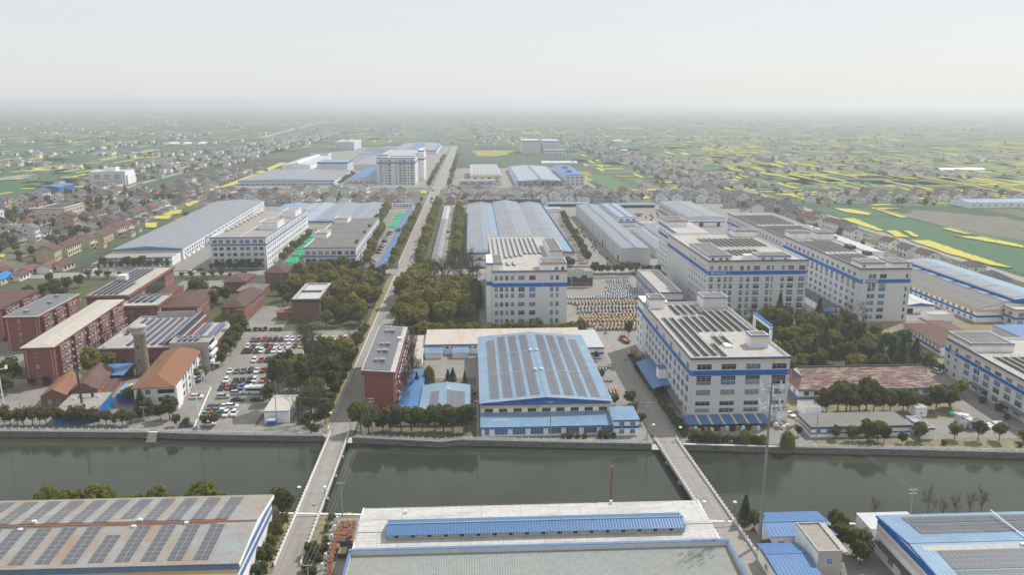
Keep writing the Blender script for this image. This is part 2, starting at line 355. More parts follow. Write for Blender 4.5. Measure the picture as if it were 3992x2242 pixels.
def tag(o, label, cat, group=None, kind=None):
    if len(label.split()) > 14: label = label.replace(' the ', ' ')
    if len(label.split()) > 16: label = label.replace(' hip roofed house', ' hipped house').replace(' long gabled house', ' long house')
    if len(label.split()) > 16: label = label.replace(' gabled house with', ' house with').replace(' with ', ', ').replace(' one ', ' ')
    o['label'] = label; o['category'] = cat
    if group: o['group'] = group
    if kind: o['kind'] = kind
    return o
def struct(o, kind='structure', label=None):
    o['kind'] = kind
    if label: o['label'] = label
    return o
def thing(name, label, cat, loc=(0, 0, 0), rz=0.0, group=None, scale=None):
    o = bpy.data.objects.new(name, None); COL.objects.link(o); o.empty_display_size = 0.5
    o.location = loc; o.rotation_euler = (0, 0, rz)
    if scale is not None: o.scale = scale if hasattr(scale, '__len__') else (scale,) * 3
    return tag(o, label, cat, group)
def dup(root, loc, rz=None, label=None, scale=None, group=None):
    r = root.copy(); COL.objects.link(r); r.location = loc
    if rz is not None: r.rotation_euler = (0, 0, rz)
    if scale is not None: r.scale = scale if hasattr(scale, '__len__') else (scale,) * 3
    if label: r['label'] = label
    if group: r['group'] = group
    for ch in root.children:
        c = ch.copy(); COL.objects.link(c); c.parent = r
    return r
_ORD = 'zeroth first second third fourth fifth sixth seventh eighth ninth tenth eleventh twelfth'.split()
def nth(n):
    if n < len(_ORD): return _ORD[n]
    return '%d%s' % (n, 'th' if 10 <= n % 100 <= 20 else {1: 'st', 2: 'nd', 3: 'rd'}.get(n % 10, 'th'))

# ------------------------------------------------------------------ building helpers
WCACHE = {}
GL = ('glass_dark', 'glass_blue', 'glass_grey', 'glass_dark', 'glass_pale', 'glass_blue')
def wmesh(w, h, nx, ny, gl):
    k = (round(w, 2), round(h, 2), nx, ny, gl)
    if k not in WCACHE:
        mb = MB(); f = 0.07
        mb.poly([(-w/2, -0.015, 0), (w/2, -0.015, 0), (w/2, -0.015, h), (-w/2, -0.015, h)], 1)
        mb.box(-w/2 - f, w/2 + f, -0.12, 0.0, -f - 0.06, 0.0); mb.box(-w/2 - f, w/2 + f, -0.09, 0.0, h, h + f)
        mb.box(-w/2 - f, -w/2, -0.09, 0.0, 0.0, h); mb.box(w/2, w/2 + f, -0.09, 0.0, 0.0, h)
        for i in range(1, nx):
            x = -w/2 + w * i / nx; mb.box(x - 0.035, x + 0.035, -0.06, -0.016, 0.0, h)
        for j in range(1, ny):
            z = h * (0.64 if ny == 2 else j / ny); mb.box(-w/2, w/2, -0.055, -0.017, z - 0.03, z + 0.03)
        WCACHE[k] = mb.mesh('window', ['frame_light', gl])
    return WCACHE[k]
RW = random.Random(5)
class Bld:
    """a building: an Empty at the near left ground corner, parts in local metres (x right, y away, z up)"""
    def __init__(s, name, label, x0, y0, w, d, h, cat='building', rz=0.0, group=None):
        s.w, s.d, s.h = w, d, h
        s.root = thing(name, label, cat, (x0, y0, 0), rz, group)
    def part(s, name, mb, mats, label=None, smooth=False):
        o = mb.build(name, mats, s.root, smooth)
        if label: o['label'] = label
        return o
    def box(s, name, x0, x1, y0, y1, z0, z1, mat, label=None):
        return s.part(name, MB().box(x0, x1, y0, y1, z0, z1), mat, label)
    def walls(s, mat, z1=None): return s.box('wall', 0, s.w, 0, s.d, -0.3, s.h if z1 is None else z1, mat)
    def ring(s, name, z0, z1, mat, p=0.05, x0=0, x1=None, y0=0, y1=None):
        x1 = s.w if x1 is None else x1; y1 = s.d if y1 is None else y1
        mb = MB(); mb.box(x0 - p, x1 + p, y0 - p, y0, z0, z1); mb.box(x0 - p, x1 + p, y1, y1 + p, z0, z1)
        mb.box(x0 - p, x0, y0, y1, z0, z1); mb.box(x1, x1 + p, y0, y1, z0, z1)
        return s.part(name, mb, mat)
    def flat(s, mat, ph=1.0, t=0.35, pmat='wall_white', x0=0, x1=None, y0=0, y1=None, z=None, cap='parapet_grey'):
        x1 = s.w if x1 is None else x1; y1 = s.d if y1 is None else y1; z = s.h if z is None else z
        s.box('roof', x0 + t, x1 - t, y0 + t, y1 - t, z - 0.2, z + 0.05, mat)
        mb = MB(); mb.box(x0, x1, y0, y0 + t, z, z + ph); mb.box(x0, x1, y1 - t, y1, z, z + ph); mb.box(x0, x0 + t, y0 + t, y1 - t, z, z + ph); mb.box(x1 - t, x1, y0 + t, y1 - t, z, z + ph)
        s.part('parapet', mb, pmat)
        mb = MB(); q = z + ph; mb.box(x0 - 0.04, x1 + 0.04, y0 - 0.04, y0 + t + 0.04, q, q + 0.08); mb.box(x0 - 0.04, x1 + 0.04, y1 - t - 0.04, y1 + 0.04, q, q + 0.08)
        mb.box(x0 - 0.04, x0 + t + 0.04, y0 + t + 0.04, y1 - t - 0.04, q, q + 0.08); mb.box(x1 - t - 0.04, x1 + 0.04, y0 + t + 0.04, y1 - t - 0.04, q, q + 0.08)
        s.part('coping', mb, cap)
    def win(s, side, cols, rows, w, h, nx=2, ny=2, x0=0, x1=None, y0=0, y1=None, gls=GL, skip=0.0, name='window'):
        x1 = s.w if x1 is None else x1; y1 = s.d if y1 is None else y1
        for z in rows:
            for c in cols:
                if skip and RW.random() < skip: continue
                me = wmesh(w, h, nx, ny, RW.choice(gls))
                if side == 'f': l, r = (c, y0, z), 0.0
                elif side == 'b': l, r = (c, y1, z), math.pi
                elif side == 'l': l, r = (x0, c, z), -math.pi / 2
                else: l, r = (x1, c, z), math.pi / 2
                put(name, me, s.root, l, r)
    def gable(s, axis, h, rise, over=0.5, wall='wall_plain', roof='roof_skyblue', th=0.18, mid=0.5, trim=None, z0=-0.3, x0=0, x1=None, y0=0, y1=None):
        """walls with gable ends and a two-slope roof; axis = direction of the ridge"""
        x1 = s.w if x1 is None else x1; y1 = s.d if y1 is None else y1
        mb = MB()
        if axis == 'y':
            m = x0 + (x1 - x0) * mid
            sec = [(x0, z0), (x1, z0), (x1, h), (m, h + rise), (x0, h)]
            fr = [(x, y0, z) for x, z in sec]; bk = [(x, y1, z) for x, z in sec]
        else:
            m = y0 + (y1 - y0) * mid
            sec = [(y1, z0), (y0, z0), (y0, h), (m, h + rise), (y1, h)]
            fr = [(x0, y, z) for y, z in sec]; bk = [(x1, y, z) for y, z in sec]
        mb.poly(fr); mb.poly(list(reversed(bk)))
        for i in range(5):
            j = (i + 1) % 5; mb.poly([fr[j], fr[i], bk[i], bk[j]])
        s.part('wall', mb, wall)
        s.rf = dict(axis=axis, h=h, rise=rise, m=m, x0=x0, x1=x1, y0=y0, y1=y1, th=th)
        mb = MB(); e = th + 0.03
        for sd in (0, 1):
            mb.slab([s.sp(sd, 0, -over, e, ext=over), s.sp(sd, 1, -over, e, ext=over), s.sp(sd, 1, None, e, ext=over), s.sp(sd, 0, None, e, ext=over)][:: 1 if sd == 0 else -1], th)
        ro = s.part('roof', mb, roof)
        mb = MB()
        a, b2 = s.sp(0, 0, None, e + 0.10, ext=over), s.sp(0, 1, None, e + 0.10, ext=over)
        if axis == 'y': mb.box(m - 0.35, m + 0.35, a[1], b2[1], a[2] - 0.12, a[2])
        else: mb.box(a[0], b2[0], m - 0.35, m + 0.35, a[2] - 0.12, a[2])
        s.part('ridge_cap', mb, trim or roof)
        return ro
    def sp(s, side, u, t, lift=0.0, ext=0.0):
        """point on roof slope: side 0 = left/near, 1 = right/far; u 0..1 along the ridge; t = metres in from the eave (None = ridge)"""
        r = s.rf
        if r['axis'] == 'y':
            e, m = (r['x0'], r['m']) if side == 0 else (r['x1'], r['m'])
            run = abs(m - e); t = run if t is None else t
            a = e + (t if side == 0 else -t); y = r['y0'] - ext + (r['y1'] - r['y0'] + 2 * ext) * (u if side == 0 else u)
            p = (a, y)
        else:
            e, m = (r['y0'], r['m']) if side == 0 else (r['y1'], r['m'])
            run = abs(m - e); t = run if t is None else t
            a = e + (t if side == 0 else -t); x = r['x0'] - ext + (r['x1'] - r['x0'] + 2 * ext) * u
            p = (x, a)
        z = r['h'] + r['rise'] * t / run + lift
        return (p[0], p[1], z)
    def array(s, side, a0, a1, t0, t1, mat='solar_dark', name='solar_array', lift=0.34, me=None, th=0.06):
        """panel field on a slope: a0..a1 metres along the ridge, t0..t1 metres up from the eave"""
        L = (s.rf['y1'] - s.rf['y0']) if s.rf['axis'] == 'y' else (s.rf['x1'] - s.rf['x0'])
        q = [s.sp(side, a0 / L, t0, lift), s.sp(side, a1 / L, t0, lift), s.sp(side, a1 / L, t1, lift), s.sp(side, a0 / L, t1, lift)]
        nz = (Vector(q[1]) - Vector(q[0])).cross(Vector(q[3]) - Vector(q[0])).z
        if nz < 0: q = q[::-1]
        mb = me or MB(); mb.slab(q, th, 0, 1 if me is None else 0)
        if me is None: return s.part(name, mb, [mat, 'panel_frame'])
    def hip(s, h, rise, over=0.6, mat='tile_brown', inset=None, x0=0, x1=None, y0=0, y1=None, axis='y', th=0.15):
        x1 = s.w if x1 is None else x1; y1 = s.d if y1 is None else y1
        a0, a1, b0, b1 = x0 - over, x1 + over, y0 - over, y1 + over; z = h; k = MB()
        if axis == 'y':
            i = (a1 - a0) / 2 if inset is None else inset; m = (a0 + a1) / 2
            R0, R1 = (m, b0 + i, z + rise), (m, b1 - i, z + rise)
            k.slab([(a0, b0, z), (a1, b0, z), R0], th); k.slab([(a1, b1, z), (a0, b1, z), R1], th)
            k.slab([(a1, b0, z), (a1, b1, z), R1, R0], th); k.slab([(a0, b1, z), (a0, b0, z), R0, R1], th)
        else:
            i = (b1 - b0) / 2 if inset is None else inset; m = (b0 + b1) / 2
            R0, R1 = (a0 + i, m, z + rise), (a1 - i, m, z + rise)
            k.slab([(a0, b1, z), (a0, b0, z), R0], th); k.slab([(a1, b0, z), (a1, b1, z), R1], th)
            k.slab([(a0, b0, z), (a1, b0, z), R1, R0], th); k.slab([(a1, b1, z), (a0, b1, z), R0, R1], th)
        k.box(a0 + 0.1, a1 - 0.1, b0 + 0.1, b1 - 0.1, z - th - 0.12, z - th + 0.02)
        return s.part('roof', k, mat)
    def pent(s, x0, x1, y0, y1, z0, z1, bands=True, wall='wall_white', roof='roof_tar', b='band_blue', c='band_cream'):
        """stair head or plant room on a flat roof"""
        mb = MB(); t = 0.3
        mb.box(x0, x1, y0, y1, z0 - 0.1, z1 - 0.5)
        mb.box(x0, x1, y0, y0 + t, z1 - 0.5, z1); mb.box(x0, x1, y1 - t, y1, z1 - 0.5, z1); mb.box(x0, x0 + t, y0 + t, y1 - t, z1 - 0.5, z1); mb.box(x1 - t, x1, y0 + t, y1 - t, z1 - 0.5, z1)
        o = s.part('stair_head', mb, wall)
        def sub(nm, q, mt): return q.build(nm, mt, o)
        sub('stair_head_roof', MB().box(x0 + t, x1 - t, y0 + t, y1 - t, z1 - 0.5, z1 - 0.44), roof)
        if bands:
            for nm, a, b_, mt in (('blue_band', z1 - 0.55, z1 + 0.02, b), ('cream_band', z1 - 1.35, z1 - 0.55, c)):
                q = MB(); p = 0.05
                q.box(x0 - p, x1 + p, y0 - p, y0, a, b_); q.box(x0 - p, x1 + p, y1, y1 + p, a, b_); q.box(x0 - p, x0, y0, y1, a, b_); q.box(x1, x1 + p, y0, y1, a, b_)
                sub(nm, q, mt)
        return o
    def rack(s, x, y0, y1, z, w=1.7, rise=1.05, face=1):
        """long tilted solar rack running away from the viewer; face +1 slopes down to the right"""
        mb = MB(); hi, lo = z + 0.35 + rise, z + 0.35
        a, b2 = (hi, lo) if face > 0 else (lo, hi)
        mb.slab([(x, y0, a), (x + w, y0, b2), (x + w, y1, b2), (x, y1, a)], 0.07, 0, 1)
        xx = x + 0.05 if face > 0 else x + w - 0.12
        k = max(2, int((y1 - y0) / 4))
        for i in range(k + 1):
            y = y0 + 0.1 + (y1 - y0 - 0.2) * i / k; mb.box(xx, xx + 0.07, y - 0.05, y + 0.05, z, hi - 0.1, 1)
        return s.part('solar_rack', mb, ['rack_face', 'metal_dark'])  # dark underside and legs; their colour also stands for shade under the rack
def rng(a, b, n):
    return [a + (b - a) * (i + 0.5) / n for i in range(n)]
# ================================================================== THE SETTING
FAR = [(-20000, 1290), (-400, 290), (-190, 275), (-169, 274), (-112, 269.8), (-86, 266.4), (-52, 263.9), (-43, 262.3), (-11.6, 256.9), (-5, 258.3), (30, 254.4), (61, 251.6), (101, 247), (146, 242.6), (184, 238), (260, 231), (400, 217), (20000, -1560)]
NEAR = [(-20000, 1210), (-400, 239), (-42.6, 209), (103, 196.3), (400, 171), (20000, -1620)]
WZ = -2.1
G = MB()
G.poly([(-20000, -3000, 0), (20000, -3000, 0), (20000, -1620, 0)] + [(x, y, 0) for x, y in reversed(NEAR[:-1])])
G.poly([(x, y, 0) for x, y in FAR] + [(20000, 20000, 0), (-20000, 20000, 0)])
struct(G.build('ground', 'country_ground'))
struct(MB().poly([(x, y, WZ) for x, y in NEAR] + [(x, y, WZ) for x, y in reversed(FAR)]).build('canal_water', 'canal_water'))
struct(MB().poly([(x, y, -5) for x, y in NEAR] + [(x, y, -5) for x, y in reversed(FAR)]).build('canal_bed', 'soil'))

def wall_line(name, pts, label, side):
    mb = MB()
    for (x0, y0), (x1, y1) in zip(pts, pts[1:]):
        d = Vector((x1 - x0, y1 - y0)).normalized(); nx, ny = -d.y * side, d.x * side
        q = [(x0, y0), (x1, y1), (x1 + nx * 0.8, y1 + ny * 0.8), (x0 + nx * 0.8, y0 + ny * 0.8)]
        mb.prism(q, -5.2, 0.10)
        q2 = [(x0 - nx * 0.12, y0 - ny * 0.12), (x1 - nx * 0.12, y1 - ny * 0.12), (x1 + nx * 0.7, y1 + ny * 0.7), (x0 + nx * 0.7, y0 + ny * 0.7)]
        mb.prism(q2, 0.105, 0.24, 1)
    o = mb.build(name, ['stone_bank', 'balustrade_stone']); return tag(o, label, 'canal wall')
wall_line('canal_wall', FAR[1:7], 'stained grey stone wall of the far canal bank left of the two bridges', 1)
wall_line('canal_wall', FAR[7:12], 'stained grey stone wall of the far canal bank between the two bridges', 1)
wall_line('canal_wall', [(71.5, 250.4)] + FAR[12:17], 'stained grey stone wall of the far canal bank right of the two bridges', 1)
wall_line('canal_wall', NEAR[1:5], 'low stone wall of the near canal bank behind the foreground sheds', -1)

post_me = MB().box(-0.13, 0.13, -0.13, 0.13, 0.2, 1.25).box(-0.17, 0.17, -0.17, 0.17, 1.25, 1.33).box(-0.10, 0.10, -0.10, 0.10, 1.33, 1.55).mesh('post', ['balustrade_stone'])
def balustrade(pts, label, name='balustrade', step=2.5, me=post_me, mat='balustrade_stone', off=0.3, side=1, top=1.05, solid=True):
    root = thing(name, label, name, (pts[0][0], pts[0][1], 0)); mb = MB(); ox, oy = pts[0]
    for (x0, y0), (x1, y1) in zip(pts, pts[1:]):
        d = Vector((x1 - x0, y1 - y0)); L = d.length; d.normalize(); nx, ny = -d.y * side * off, d.x * side * off
        a = (x0 + nx - ox, y0 + ny - oy); b2 = (x1 + nx - ox, y1 + ny - oy); w = 0.07
        px, py = -d.y * w, d.x * w
        for z0, z1 in ((0.26, 0.72), (0.9, top)) if solid else ((0.26, 0.45), (0.9, top)):
            mb.prism([(a[0] - px, a[1] - py), (b2[0] - px, b2[1] - py), (b2[0] + px, b2[1] + py), (a[0] + px, a[1] + py)], z0, z1)
        n = max(1, int(L / step))
        for i in range(n):
            put('post', me, root, (a[0] + d.x * (i + 0.5) * L / n, a[1] + d.y * (i + 0.5) * L / n, 0), math.atan2(d.y, d.x))
    mb.build('rail', mat, root)
    return root
balustrade([FAR[2], FAR[3], (-116, 270.1)], 'white stone balustrade on the far left bank, left of the canal steps')
balustrade([(-112.5, 269.8), FAR[5], (-53, 264)], 'white stone balustrade between the canal steps and the left bridge')
balustrade([(-42, 262.1), FAR[8], FAR[9], FAR[10], (61, 251.6)], 'white stone balustrade in front of the blue roofed warehouse')
balustrade([(106, 246.6), FAR[13], FAR[14], (215, 235)], 'white stone balustrade on the far bank under the mast, right of the willow')

# canal steps
st = thing('canal_steps', 'concrete steps going down to the water on the left bank', 'steps', (-115.7, 269.3, 0))
mb = MB()
for i in range(7): mb.box(0, 3.0, -0.45 * (i + 1), -0.45 * i + 0.02, -2.6, -0.02 - 0.3 * i)
mb.build('tread', 'road_concrete', st)

def sheet(name, pts, z, mat, kind='structure', th=None):
    mb = MB()
    if th: mb.prism(pts, z - th, z)
    else: mb.poly([(x, y, z) for x, y in pts])
    return struct(mb.build(name, mat), kind)
def rect(x0, x1, y0, y1): return [(x0, y0), (x1, y0), (x1, y1), (x0, y1)]
# near bank
sheet('bank_ground', [(-400, 100), (400, 100), (400, 170.5), (103, 195.8), (-42.6, 208.4), (-400, 238.4)], 0.008, 'dry_grass')
sheet('yard_paving', rect(-40.5, -27, 120, 206.4), 0.016, 'yard_concrete')
sheet('yard_paving', rect(73, 140, 120, 193), 0.016, 'yard_concrete')
# far bank, campus block and works yards
sheet('campus_ground', [(-420, 293), (-190, 276), (-112, 271), (-55, 265.2), (-55, 545), (-300, 545), (-420, 500)], 0.008, 'grass')
sheet('yard_paving', [(-190, 276.5), (-112, 271.4), (-55, 266), (-55, 398), (-117, 398), (-117, 330), (-205, 330), (-260, 300)], 0.016, 'yard_concrete')
sheet('yard_paving', [(-240, 330), (-205, 330), (-205, 430), (-240, 430)], 0.020, 'yard_concrete')
sheet('yard_paving', rect(-190, -160, 455, 520), 0.020, 'yard_concrete')
sheet('yard_paving', rect(-121, -99, 400, 450), 0.020, 'yard_concrete')
sheet('yard_paving', [(-42, 263), (-11.6, 257.7), (-5, 259.1), (62, 252.5), (62, 400), (-42, 400)], 0.008, 'soil')
sheet('yard_paving', [(1, 259.3), (62, 253), (62, 400), (1, 400)], 0.014, 'yard_concrete')
sheet('yard_paving', rect(-22, 3, 322, 358), 0.020, 'yard_concrete')
sheet('yard_paving', [(62.5, 253), (118, 247.3), (118, 400), (62.5, 400)], 0.014, 'yard_concrete')
sheet('yard_paving', rect(50, 118, 400.2, 525), 0.014, 'yard_concrete')
sheet('grove_ground', rect(119, 206, 312, 399), 0.012, 'grass')
sheet('grove_ground', [(118.5, 247.2), (230, 236), (330, 240), (330, 400), (118.5, 400)], 0.008, 'dry_grass')
sheet('yard_paving', [(160, 252), (230, 247), (262, 260), (262, 330), (203.5, 330), (186, 300), (186, 268), (160, 268)], 0.016, 'yard_concrete')
sheet('yard_paving', rect(118.5, 330, 400.2, 500), 0.016, 'yard_concrete')
sheet('park_ground', rect(-42.5, 3, 400.3, 531), 0.010, 'grass')
sheet('yard_paving', rect(3.5, 49.5, 400.3, 531), 0.010, 'yard_concrete')
# northern works
sheet('works_paving', [(-262, 555), (-54.5, 555), (-54.5, 902), (-296, 902), (-286, 700)], 0.008, 'yard_concrete')
sheet('works_paving', rect(-42, 330, 555, 902), 0.008, 'yard_concrete')
sheet('verge_grass', rect(-56.4, -52.9, 267, 530), 0.014, 'dry_grass')
sheet('verge_grass', rect(-60.5, -54.2, 552, 900), 0.014, 'grass')
sheet('verge_grass', rect(-43.3, -31, 555, 900), 0.014, 'grass')
sheet('verge_grass', rect(-20, -6, 556, 890), 0.014, 'grass')
sheet('works_paving', rect(-330, -55, 1085, 2140), 0.008, 'yard_concrete')
sheet('works_paving', rect(-42, 172, 1085, 1420), 0.008, 'yard_concrete')
sheet('village_ground', rect(-345, 330, 902.5, 1084), 0.006, 'village_soil')
sheet('village_ground', [(-345, 560), (-300, 548), (-300, 900), (-345, 1084), (-530, 1084), (-530, 850), (-400, 620)], 0.004, 'village_soil')
# roads
sheet('road', rect(-52.6, -43.0, 262.4, 552), 0.045, 'road_concrete')
sheet('road', [(-52.6, 552), (-43.0, 552), (-42.6, 1060), (-37, 1100), (-35, 2150), (-52, 2150), (-54, 1100), (-53.8, 1060), (-53.8, 570)], 0.048, 'road_concrete')
for kx in (-54.1, -42.55):
    struct(MB().box(kx, kx + 0.3, 570, 1055, 0, 0.16).build('kerb', 'balustrade_stone'))
struct(MB().box(-52.9, -52.6, 270, 530, 0, 0.16).build('kerb', 'balustrade_stone')); struct(MB().box(-43.0, -42.7, 345, 530, 0, 0.16).build('kerb', 'balustrade_stone'))
sheet('road', rect(-300, -52.8, 533, 551), 0.040, 'road_concrete')
sheet('road', rect(-43.2, 330, 531.5, 549), 0.040, 'road_concrete')
sheet('road', rect(-51.0, -44.4, 100, 209.4), 0.045, 'road_concrete')
sheet('road', rect(65.2, 73.5, 100, 203), 0.045, 'road_concrete')
sheet('road', [(62.6, 251.6), (71.4, 251), (76, 400), (60, 400)], 0.030, 'road_concrete')
sheet('road', [(358, 380), (368, 380), (372, 985), (356, 1700), (327, 2600), (318, 2600), (347, 1700), (362, 985)], 0.035, 'road_concrete')
sheet('road', [(-700, 2680), (-672, 2680), (-860, 4960), (-885, 4960)], 0.05, 'road_concrete')
sheet('road', [(-420, 520), (-410, 520), (-470, 1160), (-520, 2900), (-530, 2900), (-482, 1160)], 0.035, 'road_concrete')
sheet('road', rect(-340, -54, 1060, 1069), 0.035, 'road_concrete')
sheet('road', rect(-900, 1100, 2700, 2716), 0.04, 'road_concrete')
for i, (x0, x1) in enumerate(((-108.4, -108.0),)):
    sheet('lane_marking', [(-101.8, 275), (-101.3, 275), (-108.1, 316), (-108.6, 316)], 0.024, 'lane_paint')
sheet('asphalt_patch', [(-88, 276), (-79, 276), (-78, 284), (-83, 290), (-90, 282)], 0.022, 'asphalt')
# ponds
sheet('pond', [(-778, 1724), (-752, 1724), (-760, 2048), (-786, 2048)], 0.05, 'canal_water')
sheet('pond', [(-735, 1225), (-700, 1225), (-702, 1335), (-722, 1340)], 0.05, 'canal_water')

# fields: near ones individually, the far patchwork as one mass
RF = random.Random(21)
def field(pts, mat): return sheet('crop_field', pts, 0.03, mat, 'stuff')
def ragged(pts, step=4.0, amp=0.9):
    out = []
    for (x0, y0), (x1, y1) in zip(pts, pts[1:] + pts[:1]):
        n = max(2, int(math.hypot(x1 - x0, y1 - y0) / step))
        for i in range(n): out.append((x0 + (x1 - x0) * i / n + RF.uniform(-amp, amp), y0 + (y1 - y0) * i / n + RF.uniform(-amp, amp) * 1.6))
    return out
def rape(pts, h=0.9):
    pts = ragged(pts)
    mb = MB(); mb.prism(pts, 0.0, h, 0, 1)
    return struct(mb.build('rapeseed_field', ['rapeseed', 'rape_stem']), 'stuff')
field([(379, 500), (470, 500), (470, 640), (446, 700), (440, 780), (380, 790), (372, 640)], 'crop_green')
sheet('waste_ground', ragged([(462, 640), (530, 640), (545, 780), (480, 835), (446, 800), (450, 720)], 12, 4), 0.028, 'fallow')
field(rect(500, 640, 560, 700), 'crop_green')
field(rect(378, 440, 792, 860), 'crop_green'); field(rect(182, 222, 1050, 1270), 'crop_light'); field(rect(225, 300, 1000, 1200), 'fallow')
field(rect(-400, -306, 1905, 2050), 'crop_green'); field([(-1040, 1780), (-820, 1770), (-780, 2070), (-930, 2130)], 'crop_green')
field(rect(-318, -298, 600, 900), 'grass'); field(rect(-620, -545, 1130, 1500), 'crop_green'); field(rect(60, 172, 1425, 1520), 'crop_green'); field([(-700, 1000), (-560, 980), (-560, 1120), (-720, 1200)], 'crop_green')
for pts in ([(369, 645), (385, 644), (381, 568), (380, 531), (371, 542), (367, 588)], [(375.6, 697), (384.6, 697), (377, 662), (366.3, 662)], [(390, 694), (395.5, 694), (389, 666), (382.7, 661)],
            [(369.6, 776), (383, 772), (374, 697), (368, 695), (367.8, 736)], [(434, 709), (445, 705), (444.5, 674), (435, 675)], [(420.6, 665), (443.8, 658), (447.6, 615), (441.5, 606)],
            [(439.6, 857), (470, 847), (447, 840), (440, 776), (433, 780)], [(398, 855), (413, 842), (419, 810), (408, 797), (395, 819)], [(327.5, 609), (346.6, 608), (330.5, 582), (318.6, 591)],
            [(-315.7, 780), (-303, 780), (-294, 748), (-304.6, 752)], [(-324.5, 829), (-308.5, 832), (-302, 803), (-318, 807)], [(-328, 867), (-312, 874), (-305, 843), (-317, 832)], [(-329, 926), (-327, 959), (-319, 954), (-315, 899)],
            [(-326, 721), (-309, 720), (-307, 709), (-320, 713)], [(-342, 1073), (-322, 1091), (-324, 1049)], [(-374.6, 752), (-367, 755), (-363, 734)], [(-401, 939), (-382, 933), (-379, 907)], [(-366, 625), (-356, 615), (-353, 606.5), (-358, 606.5)],
            [(-768, 1394), (-722, 1394), (-700, 1464), (-770, 1501)], [(-700, 1230), (-683, 1240), (-682, 1282), (-694, 1266)], [(-766, 1540), (-709, 1562), (-709, 1575), (-766, 1556)], [(-345, 1100), (-332, 1100), (-338, 1300), (-352, 1300)], [(-355, 1330), (-340, 1330), (-352, 1560), (-366, 1560)],
            rect(200, 216, 950, 975), rect(228, 250, 960, 985), rect(60, 90, 1010, 1024), rect(-66, -58, 1020, 1050)):
    rape(pts)
mbf = MB(); mbr = MB()
def blocked(x, y):
    if -345 < x < 200 and y < 2180: return True
    if 200 < x < 362 and y < 1000: return True
    if x >= 362 and y < 860 and x < 575: return True
    if -560 < x <= -345 and y < 1900: return True
    return False
for _ in range(4200):
    y = 700 * math.exp(RF.random() * 2.35); x = RF.uniform(-0.80, 0.78) * (y + 150)
    if blocked(x, y): continue
    w, d = (RF.uniform(14, 60), RF.uniform(40, 120) * (1 + y / 3500)) if RF.random() < 0.6 else (RF.uniform(50, 140), RF.uniform(16, 50) * (1 + y / 3500))
    mbf.poly([(x, y, 0.012 + 0.004 * (_ % 7)), (x + w, y, 0.012 + 0.004 * (_ % 7)), (x + w, y + d, 0.012 + 0.004 * (_ % 7)), (x, y + d, 0.012 + 0.004 * (_ % 7))], RF.choice((0, 0, 0, 1, 1, 2, 3)))
struct(mbf.build('field_patchwork', ['crop_green', 'crop_dark', 'crop_light', 'fallow']), 'stuff')
cnt = 0
for _ in range(75):
    y = RF.uniform(880, 2600); x = RF.uniform(0.22, 0.78) * (y + 150)
    if blocked(x, y) or 310 < x < 378: continue
    for k in range(RF.randint(3, 7)):
        xx = x + k * RF.uniform(14, 26); yy = y + RF.uniform(-10, 10); ww = RF.uniform(1.6, 4.5); dd = RF.uniform(50, 120); mbr.prism(ragged(rect(xx, xx + ww, yy, yy + dd), 25, 1.2), 0.0, 0.8 + RF.random() * 0.3)
while cnt < 1300:
    y = 620 * math.exp(RF.random() * 2.2); x = RF.uniform(-0.75, 0.78) * (y + 150)
    if blocked(x, y): continue
    if x < 0 and RF.random() < 0.45: continue
    cnt += 1
    if RF.random() < 0.65: w, d = RF.uniform(2, 5) * (1 + y / 2500), RF.uniform(35, 110)
    else: w, d = RF.uniform(15, 48), RF.uniform(4, 9) * (1 + y / 2000)
    mbr.prism(ragged(rect(x, x + w, y, y + d), 22, 1.2), 0.0, 0.8 + RF.random() * 0.3)
o = mbr.build('rapeseed_field', ['rapeseed']); struct(o, 'stuff')

# haze: one closed box of even air round the whole scene
hz = MB().box(-21000, 21000, -3500, 21000, -6.5, 126).build('haze', [])
m = bpy.data.materials.new('haze_air'); m.use_nodes = True; nt = m.node_tree; nt.nodes.clear()
pv = nt.nodes.new('ShaderNodeVolumePrincipled'); pv.inputs['Color'].default_value = (0.835, 0.868, 0.915, 1); pv.inputs['Density'].default_value = HAZE; pv.inputs['Anisotropy'].default_value = 0.35
om = nt.nodes.new('ShaderNodeOutputMaterial'); nt.links.new(pv.outputs[0], om.inputs['Volume'])
hz.data.materials.append(m); struct(hz, 'stuff')
